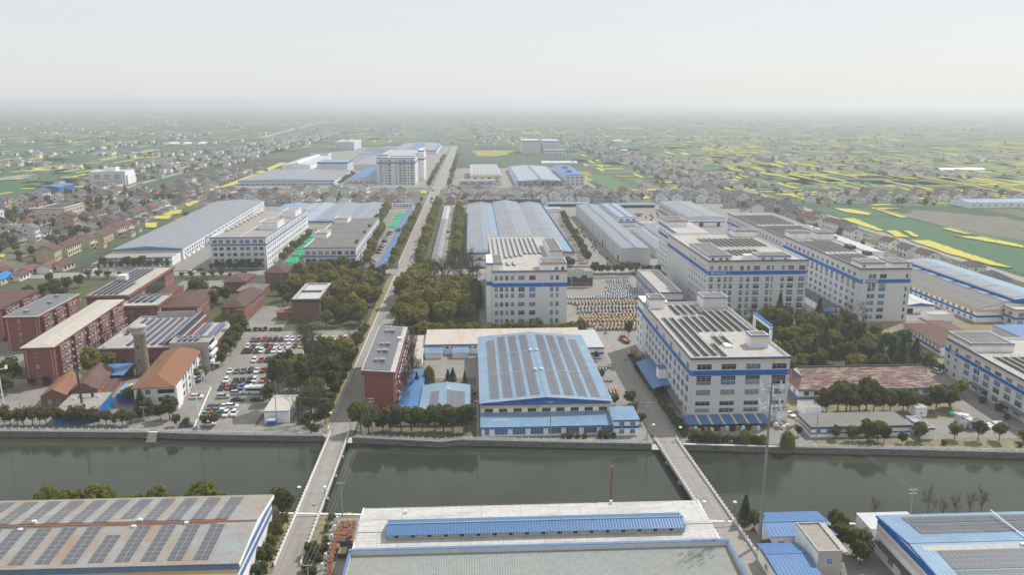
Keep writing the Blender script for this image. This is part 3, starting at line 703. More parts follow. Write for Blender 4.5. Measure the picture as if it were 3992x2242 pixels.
# ================================================================== BRIDGES, LAMPS
lamp_root = None
def street_lamp(x, y, label, rz=0.0):
    global lamp_root
    if lamp_root is None:
        r = thing('street_lamp', label, 'street lamp', (x, y, 0), rz, 'lamps at the bridge ends')
        MB().cyl((0, 0, 0), (0, 0, 4.5), 0.09, 0.06, 8).box(-0.2, 0.2, -0.2, 0.2, 0, 0.3).build('lamp_post', 'metal_dark', r)
        MB().lathe([(0.15, 4.45), (0.55, 4.6), (0.6, 4.75), (0.4, 4.95), (0.05, 5.05)], 14).build('lamp_head', 'lamp_white', r, True)
        lamp_root = r; return r
    return dup(lamp_root, (x, y, 0), rz, label)
bpost = MB().box(-0.14, 0.14, -0.14, 0.14, 0.0, 1.12).box(-0.17, 0.17, -0.17, 0.17, 1.12, 1.22).mesh('post', ['bridge_white'])
def bridge(name, label, cx, y0, y1, w, rz, ya, yb, piers):
    """deck along local y; ya..yb is the span over water; railings run y0..y1"""
    r = thing('road_bridge', label, 'bridge', (cx, 0, 0), 0)
    r.location = (cx, (y0 + y1) / 2, 0); r.rotation_euler = (0, 0, rz); c = (y0 + y1) / 2
    MB().box(-w/2, w/2, ya - c, yb - c, -0.9, 0.11).build('deck', 'road_concrete', r)
    MB().box(-w/2 + 0.5, w/2 - 0.5, ya - c, yb - c, -1.5, -0.9).build('girder', 'concrete_wall', r)
    for p in piers:
        q = MB().box(-w/2 - 0.3, w/2 + 0.3, p - c - 0.6, p - c + 0.6, -1.9, -1.3)
        q.cyl((-w/2 + 0.8, p - c, -5), (-w/2 + 0.8, p - c, -1.9), 0.6, n=10).cyl((w/2 - 0.8, p - c, -5), (w/2 - 0.8, p - c, -1.9), 0.6, n=10)
        q.build('pier', 'concrete_wall', r)
    for sx in (-1, 1):
        x = sx * (w/2 - 0.12); n = int((y1 - y0) / 1.9)
        MB().box(x - 0.16, x + 0.16, y0 - c, y1 - c, 0.11, 0.36).box(x - 0.06, x + 0.06, y0 - c, y1 - c, 0.5, 0.66).box(x - 0.09, x + 0.09, y0 - c, y1 - c, 0.86, 1.0).build('railing', 'bridge_white', r)
        for i in range(n + 1):
            put('post', bpost, r, (x, y0 - c + (y1 - y0) * i / n, 0.11))
    for j in [ya] + piers + [yb]:
        MB().box(-w/2 + 0.3, w/2 - 0.3, j - c - 0.07, j - c + 0.07, 0.112, 0.118).build('expansion_joint', 'asphalt', r)
    return r
bridge('road_bridge', 'left concrete road bridge with white railings leading to the main road', -47.8, 183, 266, 6.9, 0, 207.5, 264.5, [221, 236, 250])
bridge('road_bridge', 'right concrete road bridge with white railings beside the white roofed shed', 68.4, 158, 254.5, 7.7, RAD(2.2), 196, 253.2, [212, 226, 240])
street_lamp(-52.2, 273.8, 'lamp at the far left end of the left bridge, by the trees'); street_lamp(-44.0, 267.1, 'lamp at the far right end of the left bridge, by the brick dormitory')
street_lamp(-51.6, 216.6, 'lamp at the near left end of the left bridge'); street_lamp(-44.1, 216.3, 'lamp at the near right end of the left bridge')
street_lamp(62.6, 257.2, 'lamp at the far left end of the right bridge'); street_lamp(71.4, 254.4, 'lamp at the far right end of the right bridge, by the hedge')
street_lamp(64.6, 202.0, 'lamp at the near left end of the right bridge'); street_lamp(73.2, 201.3, 'lamp at the near right end of the right bridge, by the conifer')

# ================================================================== FOREGROUND SHEDS
panel_mesh = {}
def panel_me(w, l, lean=None):
    k = (round(w, 2), round(l, 2))
    if k not in panel_mesh:
        panel_mesh[k] = MB().box(0.02, w - 0.02, 0.02, l - 0.02, 0.0, 0.05, 0).box(0, w, 0, 0.02, 0, 0.055, 1).box(0, w, l - 0.02, l, 0, 0.055, 1).box(0, 0.02, 0.02, l - 0.02, 0, 0.055, 1).box(w - 0.02, w, 0.02, l - 0.02, 0, 0.055, 1).mesh('solar_panel', ['solar_panel_face', 'panel_frame'])
    return panel_mesh[k]
def lay_panels(b, items, limit=300):
    """items: (side, a, t, w, l) panels on an x-ridge roof; the nearest 300 singly, the rest as one mass"""
    items = sorted(items, key=lambda q: (b.sp(q[0], 0, q[2])[1]))
    ang = math.atan2(b.rf['rise'], abs(b.rf['m'] - b.rf['y0']))
    rest = MB()
    for i, (sd, a, t, w, l) in enumerate(items):
        L = b.rf['x1'] - b.rf['x0']
        p0 = b.sp(sd, a / L, t if sd == 0 else t + l, 0.3)
        if i < limit:
            o = put('solar_panel', panel_me(w, l), b.root, p0); o.rotation_euler = (ang if sd == 0 else -math.atan2(b.rf['rise'], abs(b.rf['y1'] - b.rf['m'])), 0, 0)
        else: b.array(sd, a + 0.02, a + w - 0.02, t, t + l - 0.04, me=rest, lift=0.36)
    if rest.f:
        o = rest.build('solar_panels', ['solar_panel_face'], b.root); o['kind'] = 'stuff'

b = Bld('panel_shed', 'weathered metal shed with rows of dark solar panels beside the left bridge', -132, 167, 77, 32, 11.3, 'shed')
b.gable('x', 11.3, 1.5, 0.5, 'wall_plain', 'roof_weathered', trim='rust')
its = []
for k in range(12):
    a = 77 - 6.8 - 3.5 - 5.95 * k
    if a < 0.5: break
    for c in (0, 1):
        for r in range(8):
            if not (k == 4 and r > 5): its.append((0, a + c * 1.76, 1.1 + r * 1.72, 1.72, 1.68))
            if not (k == 4 and r > 6): its.append((1, a + c * 1.76, 0.9 + r * 1.72, 1.72, 1.68))
lay_panels(b, its)
b.part('eave_band', MB().box(-0.6, 77.6, -0.62, -0.5, 10.0, 11.15), 'band_slate'); b.part('cream_band', MB().box(0, 77, -0.06, 0, 8.6, 9.9), 'band_cream')
b.part('verge_trim', MB().slab([(77.52, -0.5, 11.32), (77.7, -0.5, 11.32), (77.7, 16, 12.85), (77.52, 16, 12.85)], 0.9).slab([(77.52, 16, 12.85), (77.7, 16, 12.85), (77.7, 32.5, 11.32), (77.52, 32.5, 11.32)], 0.9), 'wall_white')
b.part('gable_stripe', MB().box(77, 77.05, 0, 32, 6.2, 7.6).box(77, 77.04, 0, 32, 8.6, 10.1), 'band_slate')
b.win('f', [77 - 3 - 6.2 * i for i in range(12)], [6.3], 3.5, 1.9, 5, 1, gls=('glass_dark',))
for x, y, z in ((60, 15, 12.9), (48, 17, 12.9), (47.5, 14.2, 12.7), (22, 17.5, 12.9), (20.5, 14, 12.7)): b.box('roof_vent', x, x + 1.0, y, y + 0.8, z - 0.2, z + 0.6, 'metal_light')
b.box('ridge_walk', 0, 68, 15.3, 15.5, 13.15, 13.3, 'rust'); b.box('ridge_walk', 0, 70, 16.4, 16.6, 13.15, 13.3, 'rust')
b.box('wall_lamp', 77, 78.4, 3, 3.15, 9.2, 9.3, 'metal_grey')
b = Bld('blue_shed', 'light blue metal roofed shed at the left edge behind the weathered panel shed', -175, 187, 42.4, 15, 9.5, 'shed')
b.gable('x', 9.5, 1.2, 0.4, 'wall_plain', 'roof_skyblue_x')

# white-roofed shed with long blue roof monitor
b = Bld('white_roof_shed', 'shed with stained white slab roof and a long blue roof monitor by the canal', -29.6, 175.4, 90, 20.2, 8.4, 'shed')
b.gable('x', 8.4, 1.0, 0.2, 'wall_plain', 'roof_white', mid=0.33)
b.part('verge_parapet', MB().box(-0.45, -0.02, 0, 20.2, 7.4, 8.9).box(90.02, 90.45, 0, 20.2, 7.4, 8.9), 'wall_white')
b.part('gutter', MB().box(-0.4, 60, 20.42, 20.9, 8.2, 8.72), 'metal_dark', 'black gutter along the back edge')
mo = b.part('roof_monitor', MB().box(7.6, 82.2, 3.6, 9.9, 8.3, 10.6), 'concrete_wall', 'dull sheeted wall of the blue roof monitor')
q = MB(); q.slab([(7.3, 2.9, 10.55), (82.6, 2.9, 10.55), (82.6, 6.75, 11.6), (7.3, 6.75, 11.6)], 0.12).slab([(7.3, 6.75, 11.6), (82.6, 6.75, 11.6), (82.6, 10.6, 10.55), (7.3, 10.6, 10.55)], 0.12); q.build('monitor_roof', 'roof_monitor', mo)
MB().box(7.3, 82.6, 6.45, 7.05, 11.58, 11.68).build('ridge_cap', 'roof_skyblue_x', mo)
q = MB().box(7.5, 7.6, 3.5, 10, 8.6, 10.9).box(82.2, 82.32, 3.5, 10, 8.6, 10.9); q.build('monitor_end', 'wall_blue_sheet', mo)
for i in range(18):
    MB().box(9.6 + 4.05 * i, 10.5 + 4.05 * i, 3.52, 3.6, 9.5, 10.5).build('louvre', 'dark_void', mo)
for i in range(52): MB().box(8.2 + 1.42 * i, 8.3 + 1.42 * i, 3.54, 3.6, 9.0, 10.5).build('batten', 'frame_light', mo) if (i % 3) else None
for x, y in ((10.9, 16.5), (66, 19.2)): b.box('roof_vent', x, x + 0.7, y, y + 0.7, 8.5, 9.6, 'metal_light')
b = Bld('ribbed_roof_hall', 'hall with grey-green ribbed metal roof behind a pale parapet at the bottom edge', -30.4, 138, 92.6, 36.2, 8.0, 'hall')
b.box('wall', 0, 92.6, 0, 36.2, -0.3, 7.4, 'wall_plain')
q = MB(); q.slab([(0.4, 0, 6.4), (92.2, 0, 6.4), (92.2, 35.4, 8.3), (0.4, 35.4, 8.3)], 0.25); b.part('roof', q, 'roof_greygreen')
q = MB()
for i in range(153):
    x = 0.7 + 0.598 * i; q.slab([(x, 0, 6.45), (x + 0.09, 0, 6.45), (x + 0.09, 35.2, 8.36), (x, 35.2, 8.36)], 0.06)
o = b.part('seam_ribs', q, 'roof_rib'); o['kind'] = 'stuff'
b.part('parapet', MB().box(-0.1, 92.7, 35.4, 36.2, 7.2, 9.6).box(-0.1, 0.4, 0, 35.4, 6.2, 9.2).box(92.2, 92.7, 0, 35.4, 6.2, 9.2), 'wall_grey')
b.part('coping', MB().box(-0.2, 92.8, 35.3, 36.3, 9.6, 9.72).box(-0.2, 0.5, 0, 35.3, 9.2, 9.3).box(92.1, 92.8, 0, 35.3, 9.2, 9.3), 'band_slate')
t = thing('chimney_pipe', 'thin dark rusty stack rising behind the white roofed shed', 'chimney', (37.4, 200, 0))
MB().cyl((0, 0, 0), (0.35, 0, 16.5), 0.33, 0.3, 12).build('pipe', 'rust', t); MB().cyl((0.35, 0, 16.4), (0.35, 0, 17.1), 0.48, 0.4, 12).build('cowl', 'drum_rust', t)

# bottom right
b = Bld('solar_roof_hall', 'blue roofed hall covered in purple-grey solar panels at the bottom right corner', 104.2, 150, 60, 32, 10.2, 'hall')
b.gable('x', 10.2, 1.2, 0.3, 'wall_plain', 'roof_skyblue_x', mid=0.53)
its = []
for sd, rows in ((1, (1.6, 3.3, 5.6, 7.3, 9.0)), (0, (1.0, 2.7, 4.4, 6.6, 8.3, 10.0, 11.7))):
    for t_ in rows:
        for i in range(41): its.append((sd, 4.6 + (0.6 if sd else 0) + 1.22 * i + (0.8 if i > 19 else 0), t_, 1.18, 1.66))
lay_panels(b, its)
b.part('grey_strip', MB().slab([b.sp(0, 0.03, 13.6, 0.26), b.sp(0, 1, 13.6, 0.26), b.sp(0, 1, 15.6, 0.26), b.sp(0, 0.03, 15.6, 0.26)], 0.03), 'parapet_grey', 'pale grey strip below the ridge')
b.part('cable_tray', MB().box(29.0, 29.25, 1, 31, 11.7, 11.85), 'metal_light')
b.part('gable_band', MB().box(-0.06, 0, 0, 32, 8.4, 10.1), 'band_blue'); b.part('gable_stripe', MB().box(-0.05, 0, 0, 32, 6.4, 8.0), 'band_pink'); b.part('canopy', MB().box(-1.6, 0, 2, 30, 4.2, 4.5), 'metal_dark')
b.part('verge_trim', MB().slab([(-0.5, -0.3, 10.3), (-0.3, -0.3, 10.3), (-0.3, 17, 11.55), (-0.5, 17, 11.55)], 0.5).slab([(-0.5, 17, 11.55), (-0.3, 17, 11.55), (-0.3, 32.3, 10.3), (-0.5, 32.3, 10.3)], 0.5), 'wall_blue_sheet')
for y in (6, 12, 18, 24): b.win('l', [y], [1.2], 2.4, 1.8, 3, 1)
for x in (26, 32): b.box('roof_vent', x, x + 1.1, 14.4, 15.2, 11.2, 12.0, 'metal_light')
b = Bld('white_shed', 'plain white box shed behind the bottom right solar roof hall', 103.6, 183.4, 14, 8.2, 5.6, 'shed')
b.walls('wall_plain'); b.box('roof', -0.2, 14.2, -0.2, 8.4, 5.6, 5.8, 'roof_silver'); b.win('l', [4], [2], 1.4, 1.2)
b = Bld('blue_roof_shed', 'shed with bright blue sheet roof behind the mobile phone mast', 77, 184, 17.4, 11.8, 4.0, 'shed')
b.gable('x', 4.0, 0.7, 0.4, 'wall_plain', 'roof_blue'); b.win('f', [3, 7, 11], [1.2], 1.6, 1.3)
b = Bld('concrete_house', 'small concrete house with flat tarred roof between two blue roofed sheds', 83.4, 170, 6.1, 13.6, 7.7, 'house')
b.walls('concrete_wall'); b.flat('roof_brownslab', 0.4, 0.3, 'concrete_wall'); b.box('eave_slab', 6.1, 7.6, 0, 13.6, 7.3, 7.7, 'concrete_wall')
b.part('painted_side', MB().box(-0.04, 0, 0, 13.6, 0, 7.5), 'wall_plain'); b.win('l', [2.4, 6.6, 11], [4.4], 1.2, 1.4); b.win('f', [3], [4.6], 1.2, 1.4)
q = MB()
for i in range(12): q.box(6.3, 7.6, -2 + 0.32 * i, -1.68 + 0.32 * i, 0, 0.3 + 0.3 * i)
b.part('steps', q, 'concrete_wall')
b = Bld('blue_roof_shed', 'shed with blue sheet roof and cream band at the foot of the mast', 72.4, 160, 9.8, 20, 4.3, 'shed')
b.gable('x', 4.2, 0.7, 0.4, 'wall_plain', 'roof_blue', mid=0.72); b.part('cream_band', MB().box(-0.05, 0, 0, 20, 2.9, 3.6), 'band_cream'); b.part('blue_band', MB().box(-0.06, 0, 0, 20, 3.6, 4.2), 'band_blue'); b.win('l', [4, 9, 14], [0.9], 1.6, 1.4)

# ================================================================== CENTRE BANK
b = Bld('blue_warehouse', 'big warehouse with light blue roof and eight dark solar strips facing the canal', 2.4, 270.3, 47.3, 81.7, 9.0, 'warehouse')
b.gable('y', 9.0, 2.0, 0.5, 'wall_plain', 'roof_skyblue', trim='roof_skyblue')
for sd in (0, 1):
    for k in range(4):
        t0 = 3.4 + 4.9 * k
        for c in (0, 1):
            for (a0, a1) in ((2.0, 27.5), (28.3, 53.2), (54, 78 if k else 74)):
                b.array(sd, a0, a1, t0 + c * 1.75, t0 + 1.68 + c * 1.75, 'solar_dark')
for a in (27.9, 53.6): b.part('walkway', MB().slab([b.sp(0, a/81.7, 3, .4), b.sp(0, (a+.25)/81.7, 3, .4), b.sp(0, (a+.25)/81.7, None, .4), b.sp(0, a/81.7, None, .4)], .1).slab([b.sp(1, a/81.7, 3, .4), b.sp(1, (a+.25)/81.7, 3, .4), b.sp(1, (a+.25)/81.7, None, .4), b.sp(1, a/81.7, None, .4)], .1), 'metal_grey')
for y in (28.5, 53.5):
    for x in (21.8, 24.4): b.part('roof_vent', MB().cyl((x, y, 10.9), (x, y, 11.6), 0.5, 0.5, 10).lathe([(0.8, 11.6), (0.6, 12.0), (0.1, 12.2)], 10, 0, (x, y)), 'metal_light')
b.part('gable_panel', MB().prism([(0, -0.06), (47.3, -0.06), (47.3, -0.005), (0, -0.005)], 7.7, 8.95).slab([(0.1, -0.07, 8.9), (47.2, -0.07, 8.9), (47.2, -0.02, 8.9), (0.1, -0.02, 8.9)], 0.1), 'band_blue')
q = MB(); q.poly([(0.0, -0.055, 8.9), (47.3, -0.055, 8.9), (23.65, -0.055, 10.9)]); b.part('gable_panel', q, 'band_blue')
b.part('cream_band', MB().box(0, 47.3, -0.07, 0, 6.7, 7.65), 'band_cream')
b.part('verge_trim', MB().slab([(-0.5, -0.62, 9.18), (23.65, -0.62, 11.2), (23.65, -0.5, 11.2), (-0.5, -0.5, 9.18)], 0.35).slab([(23.65, -0.62, 11.2), (47.8, -0.62, 9.18), (47.8, -0.5, 9.18), (23.65, -0.5, 11.2)], 0.35), 'wall_white')
b.win('f', [2.9 + 5.2 * i for i in range(9)], [5.15], 2.9, 1.4, 4, 1, gls=('glass_dark',))
b.part('ladder', MB().box(20.2, 20.28, -0.4, -0.3, 5, 11.5).box(20.9, 20.98, -0.4, -0.3, 5, 11.5), 'metal_dark')
b.part('annex_wall', MB().box(0.1, 46.5, -9.8, 0, -0.3, 3.7), 'wall_plain')
b.part('annex_roof', MB().slab([(-0.3, -10.4, 3.75), (46.9, -10.4, 3.75), (46.9, -0.02, 5.0), (-0.3, -0.02, 5.0)], 0.15), 'roof_skyblue_x')
b.part('annex_band', MB().box(-0.3, 46.9, -10.5, -10.4, 3.2, 3.72), 'band_blue'); b.part('annex_cream_band', MB().box(0.1, 46.5, -9.88, -9.8, 2.85, 3.2), 'band_cream')
b.win('f', [7.0 + 6.3 * i for i in range(7)], [0.7], 4.5, 2.1, 4, 1, y0=-9.8, gls=('glass_blue',)); b.win('f', [2.0], [0.7], 1.5, 2.1, 2, 1, y0=-9.8, gls=('glass_blue',))
b.part('roof_pipe', MB().box(3.4, 10.2, -6.0, -5.7, 4.2, 4.5), 'metal_light')
b.part('office_wall', MB().box(46.55, 55.4, -11.2, 0, -0.3, 6.0), 'wall_plain'); b.part('office_roof', MB().slab([(46.3, -11.5, 6.0), (55.7, -11.5, 6.0), (55.7, 0.3, 6.5), (46.3, 0.3, 6.5)], 0.15), 'roof_skyblue_x')
b.part('office_band', MB().box(46.25, 55.75, -11.6, -11.5, 5.5, 6.05).box(46.55, 55.4, -11.25, -11.2, 2.7, 3.7), 'band_blue'); b.part('office_cream_band', MB().box(46.55, 55.4, -11.26, -11.2, 5.2, 5.5), 'band_cream')
b.win('f', [49.4, 53.3], [0.9, 3.8], 1.7, 1.5, 2, 2, y0=-11.2, gls=('glass_blue',))

b = Bld('rusty_roof_shed', 'long low shed with rust streaked white roof behind the blue warehouse', -22.2, 355.2, 73.4, 21, 5.0, 'shed')
b.walls('wall_plain'); b.part('roof', MB().slab([(-0.4, -0.4, 5.0), (73.8, -0.4, 5.0), (73.8, 21.4, 6.0), (-0.4, 21.4, 6.0)], 0.18), 'roof_rusty'); b.part('eave_band', MB().box(-0.45, 73.8, -0.5, -0.4, 4.4, 4.95), 'band_blue')
b.win('f', [2.2 + 2.6 * i for i in range(9)], [2.9], 1.2, 0.9, 2, 1, gls=('glass_dark',))
for x0, x1, lb in ((-22.3, -14.3, 'low blue roofed lean-to with white shutters, left of the two behind the drive'), (-9.6, -2.2, 'low blue roofed lean-to with white shutters next to the big warehouse')):
    b2 = Bld('lean_to', lb, x0, 348.8, x1 - x0, 6, 2.8, 'lean-to'); b2.walls('wall_plain'); b2.part('roof', MB().slab([(-0.3, -0.4, 2.8), (x1 - x0 + 0.3, -0.4, 2.8), (x1 - x0 + 0.3, 6, 3.9), (-0.3, 6, 3.9)], 0.12), 'roof_skyblue_x')
    for i in range(3): b2.part('shutter', MB().box(0.3 + i * 2.5, 2.6 + i * 2.5, -0.05, 0, 0.2, 2.3), 'metal_light')
b = Bld('narrow_shed', 'narrow cream roofed shed at the left end of the rusty roof shed', -26.6, 338, 3.6, 36, 3.6, 'shed'); b.walls('wall_plain'); b.part('roof', MB().slab([(-0.3, -0.3, 3.9), (3.9, -0.3, 3.6), (3.9, 36.3, 3.6), (-0.3, 36.3, 3.9)], 0.12), 'roof_cream')
b = Bld('silver_roof_store', 'small store with silvery white roof and blue and cream bands beside the yard', 51.4, 345.6, 8.2, 28, 5.3, 'store')
b.walls('wall_plain'); b.box('roof', -0.2, 8.4, -0.2, 28.2, 5.3, 5.5, 'roof_silver'); b.ring('blue_band', 4.7, 5.25, 'band_blue'); b.ring('cream_band', 4.2, 4.7, 'band_cream'); b.ring('lower_band', 2.0, 2.9, 'band_blue'); b.win('f', [2.5, 5.6], [0.8], 1.3, 1.1)
b = Bld('panel_cottage', 'low light blue gabled shed with two dark solar blocks beside the brick dormitory', -20.1, 272.2, 18.5, 30.5, 3.8, 'shed')
b.gable('y', 3.8, 1.3, 0.4, 'wall_plain', 'roof_skyblue')
for sd, ts in ((0, (3.3, 5.0)), (1, (0.9 + 1.0, 3.6, 5.4, 7.1))):
    for t_ in ts: b.array(sd, 3.5, 21.5, t_, t_ + 1.62, 'solar_dark')
b.part('verge_trim', MB().box(-0.45, 18.95, -0.55, -0.42, 3.2, 3.75), 'band_blue'); b.box('roof_vent', 9.8, 10.6, 22, 22.8, 5.0, 5.7, 'metal_light'); b.win('f', [3, 7, 11.5, 15.5], [0.9], 1.8, 1.4)
b = Bld('lean_to', 'long bright blue lean-to roof with fallen leaves beside the brick dormitory', -29.2, 272, 8.6, 53, 2.8, 'lean-to')
b.walls('wall_plain'); b.part('roof', MB().slab([(-0.3, -0.3, 2.8), (4.3, -0.3, 3.4), (4.3, 53.3, 3.4), (-0.3, 53.3, 2.8)], 0.12).slab([(4.3, -0.3, 3.4), (8.9, -0.3, 2.9), (8.9, 53.3, 2.9), (4.3, 53.3, 3.4)], 0.12), 'roof_blue_y')

# brick dormitory by the bridge
def ac_mesh():
    if 'ac' not in WCACHE: WCACHE['ac'] = MB().box(-0.45, 0.45, -0.42, 0.0, 0, 0.65, 0).box(-0.3, 0.1, -0.44, -0.42, 0.08, 0.55, 1).mesh('air_conditioner', ['metal_light', 'metal_dark'])
    return WCACHE['ac']
def acs(b, side, cols, rows, p=0.6, x0=0, x1=None):
    x1 = b.w if x1 is None else x1
    for z in rows:
        for c in cols:
            if RW.random() < p: put('air_conditioner', ac_mesh(), b.root, (x1, c, z) if side == 'r' else (x0, c, z), math.pi / 2 if side == 'r' else -math.pi / 2)
b = Bld('brick_dormitory', 'red brick dormitory with solar roof standing at the left bridge', -41.7, 285, 12, 60.5, 15.8, 'dormitory')
b.walls('brick'); b.part('roof', MB().slab([(-0.4, -0.3, 17.2), (12.3, -0.3, 16.2), (12.3, 60.8, 16.2), (-0.4, 60.8, 17.2)], 0.3), 'parapet_grey')
b.part('gable_wedge', MB().poly([(0, 0.0, 15.8), (12, 0.0, 15.8), (12, 0.0, 15.92), (0, 0.0, 16.85)]), 'brick'); b.part('gable_wedge', MB().poly([(0, 60.5, 15.8), (0, 60.5, 16.85), (12, 60.5, 15.92), (12, 60.5, 15.8)]), 'brick')
b.ring('cornice', 15.0, 15.5, 'brick_trim', 0.45)
for k in range(6): b.part('solar_array', MB().slab([(0.2 + 1.72 * k, 0.6, 17.42 - 0.079 * (0.6 + 1.72 * k)), (1.82 + 1.72 * k, 0.6, 17.42 - 0.079 * (2.22 + 1.72 * k)), (1.82 + 1.72 * k, 59.5, 17.42 - 0.079 * (2.22 + 1.72 * k)), (0.2 + 1.72 * k, 59.5, 17.42 - 0.079 * (0.6 + 1.72 * k))], 0.07), 'solar_dark')
for y in (10, 22, 31, 50): b.part('roof_hatch', MB().box(3.2, 4.6, y, y + 2.2, 16.8, 17.8).box(5.2, 7.4, y, y + 2.2, 16.7, 17.9), 'roof_brownslab')
b.box('roof_hatch', 9.6, 11.4, 40, 42, 16.2, 17.4, 'metal_light')
for z in (1.2, 4.2, 7.2, 10.2, 13.0):
    b.win('r', rng(1.5, 59, 17), [z], 2.2, 1.5, 3, 1)
for z in (0.2, 3.3, 6.3, 9.3, 12.3): b.part('balcony', MB().box(12, 13.1, 1, 59.5, z, z + 0.15).box(13.0, 13.1, 1, 59.5, z + 0.15, z + 0.9), 'brick')
acs(b, 'r', rng(1, 60, 26), (1.0, 4.1, 7.1, 10.1, 13.1), 0.6, 0, 13.1)
b.part('drain_pipe', MB().box(0.3, 0.42, -0.12, 0, 0, 15), 'metal_light'); b.part('drain_pipe', MB().box(11.6, 11.72, -0.12, 0, 0, 15), 'metal_light')
# ================================================================== WORKS BLOCKS (white, blue and cream bands)
def block(name, label, x0, y0, w, d, h, floors, cat='factory block', roofm='roof_flat', b1='band_blue', b2='band_cream', rz=0.0, band=True, ph=1.0):
    b = Bld(name, label, x0, y0, w, d, h, cat, rz)
    b.walls('wall_white'); b.flat(roofm, ph)
    b.ring('top_band', h + ph - 0.85, h + ph - 0.02, b1, 0.06); b.ring('cream_band', h + ph - 1.85, h + ph - 0.85, b2, 0.05)
    return b
def pipes(b, side, cols, h, p=0.14):
    for c in cols:
        b.part('drain_pipe', MB().box(c, c + p, -0.14, 0, 0, h) if side == 'f' else (MB().box(-0.14, 0, c, c + p, 0, h) if side == 'l' else MB().box(b.w, b.w + 0.14, c, c + p, 0, h)), 'frame_light')

# C: front right tower with solar racks
b = block('office_block', 'six storey white block with blue stripe and solar racks behind the phone mast', 78.3, 269.5, 36.5, 82, 23.9, 6)
b.ring('blue_stripe', 18.0, 20.0, 'band_blue', 0.07)
fr = [5.0, 14.0, 23.0, 32.6]
for z in (2.8, 6.6, 10.6, 14.5, 20.4): b.win('f', fr, [z + (1.1 if z < 3 else 0)], 5.3, 1.5 if z < 7 else 2.0, 3, 2)
b.win('f', fr, [15.9], 5.3, 2.0, 3, 2, gls=('glass_blue', 'glass_dark')); b.win('f', fr[:3], [2.4], 5.3, 0.6, 3, 1)
lc = [3.5, 9.5, 15.5, 21.5, 28.5, 34.5, 40.5, 47, 53, 59, 65, 71]
for z in (7.0, 11.0, 14.8): b.win('l', lc, [z], 3.6, 2.4, 3, 2)
b.win('l', lc[:9:2], [20.2], 3.4, 2.0, 3, 2); b.win('l', lc, [3.4], 3.4, 1.6, 3, 2)
pipes(b, 'l', (6.5, 25, 44, 62), 23); pipes(b, 'f', (0.4, 36), 23)
for x, y0, y1 in ((3.2, 4.5, 58), (6.5, 4.5, 58), (9.8, 5, 56), (13.1, 4, 20)): b.rack(x, y0, y1, 23.95)
for x, y0, y1 in ((16.4, 18, 30), (19.7, 18, 30), (11, 62, 88 - 8), (14.3, 62, 80), (17.6, 62, 80), (20.9, 62, 80)): b.rack(x, y0, y1, 23.95)
for k in range(10):
    if k < 3: b.rack(13.1 + 3.3 * k, 36, 60, 23.95)
    if 2 < k < 7: b.rack(13.1 + 3.3 * k, 36, 69, 23.95)
b.pent(26.5, 33.2, 13.5, 19.5, 23.9, 29); b.pent(25, 36.2, 72, 81.8, 23.9, 29.4); b.pent(1, 8, 73.5, 81.8, 23.9, 29)
b.box('wing', 0.4, 12, 82, 96, -0.3, 24.5, 'wall_white'); b.ring('wing_band', 23.6, 24.5, 'band_blue', 0.06, 0.4, 12, 82.1, 96); b.ring('wing_cream_band', 22.6, 23.6, 'band_cream', 0.05, 0.4, 12, 82.1, 96); b.ring('wing_stripe', 18.0, 20.0, 'band_blue', 0.07, 0.4, 12, 82.1, 96); b.win('l', [86, 92], [3.4, 7, 11, 14.8], 2.2, 2.2, x0=0.4)
b.part('portal_frame', MB().box(36.5, 37.4, 21, 22, 22, 29.5).box(36.5, 37.4, 39, 40, 22, 29.5).box(36.4, 37.5, 21, 40, 29.0, 30.2), 'wall_white'); b.part('portal_band', MB().box(36.35, 37.55, 20.9, 40.1, 30.2, 30.7), 'band_blue')
b.box('skylight_frame', 17, 20, 14, 19, 23.95, 24.6, 'metal_light')
b.part('striped_canopy', MB().slab([(-2, -7.2, 2.2), (28, -7.2, 2.2), (28, -0.2, 3.1), (-2, -0.2, 3.1)], 0.1), 'roof_blue')
for i in range(6): b.part('canopy_stripe', MB().slab([(2.2 + 4.4 * i, -7.22, 2.23), (3.0 + 4.4 * i, -7.22, 2.23), (3.0 + 4.4 * i, -0.2, 3.13), (2.2 + 4.4 * i, -0.2, 3.13)], 0.03), 'band_cream')
for i in range(9): b.part('canopy_post', MB().box(-1.8 + 3.7 * i, -1.65 + 3.7 * i, -7, -6.85, 0, 2.15), 'metal_dark')
b.box('porch', 32, 36, -2.6, 0, -0.2, 5.2, 'wall_white'); b.box('porch_roof', 31.6, 36.4, -3, 0, 5.2, 5.4, 'roof_tar')
b.box('door_canopy', -2.2, 0, 54, 70, 3.6, 4.0, 'roof_tar'); b.box('door_canopy', -2.2, 0, 8, 24, 3.6, 4.0, 'roof_tar')
b.box('stair_shaft', -3.4, 0, 33, 37.5, 2.0, 9.4, 'wall_white'); b.box('shaft_roof', -3.5, 0, 32.9, 37.6, 9.4, 9.7, 'roof_blue_y')
q = MB()
for i in range(8):
    a0, a1 = i / 8, (i + 1) / 8; f = lambda a: 3.9 + 1.5 * math.sin(a * math.pi * 0.62)
    q.slab([(-7.6 + 7.3 * a0, 25, f(a0)), (-7.6 + 7.3 * a1, 25, f(a1)), (-7.6 + 7.3 * a1, 58, f(a1)), (-7.6 + 7.3 * a0, 58, f(a0))], 0.08)
b.part('curved_canopy', q, 'roof_blue_y', 'curved blue loading canopy on the left wall')

# L: low annex between the drum yard and C2
b = block('link_block', 'three storey flat roofed link block beside the cable drum yard', 103.6, 425, 13.4, 62, 10.6, 3)
b.ring('blue_stripe', 6.0, 7.3, 'band_blue', 0.07); b.win('l', rng(1, 61, 16), [7.6], 2.2, 1.7); b.win('l', rng(1, 61, 12), [1.2, 3.9], 2.4, 1.6); pipes(b, 'l', (20, 41), 10)

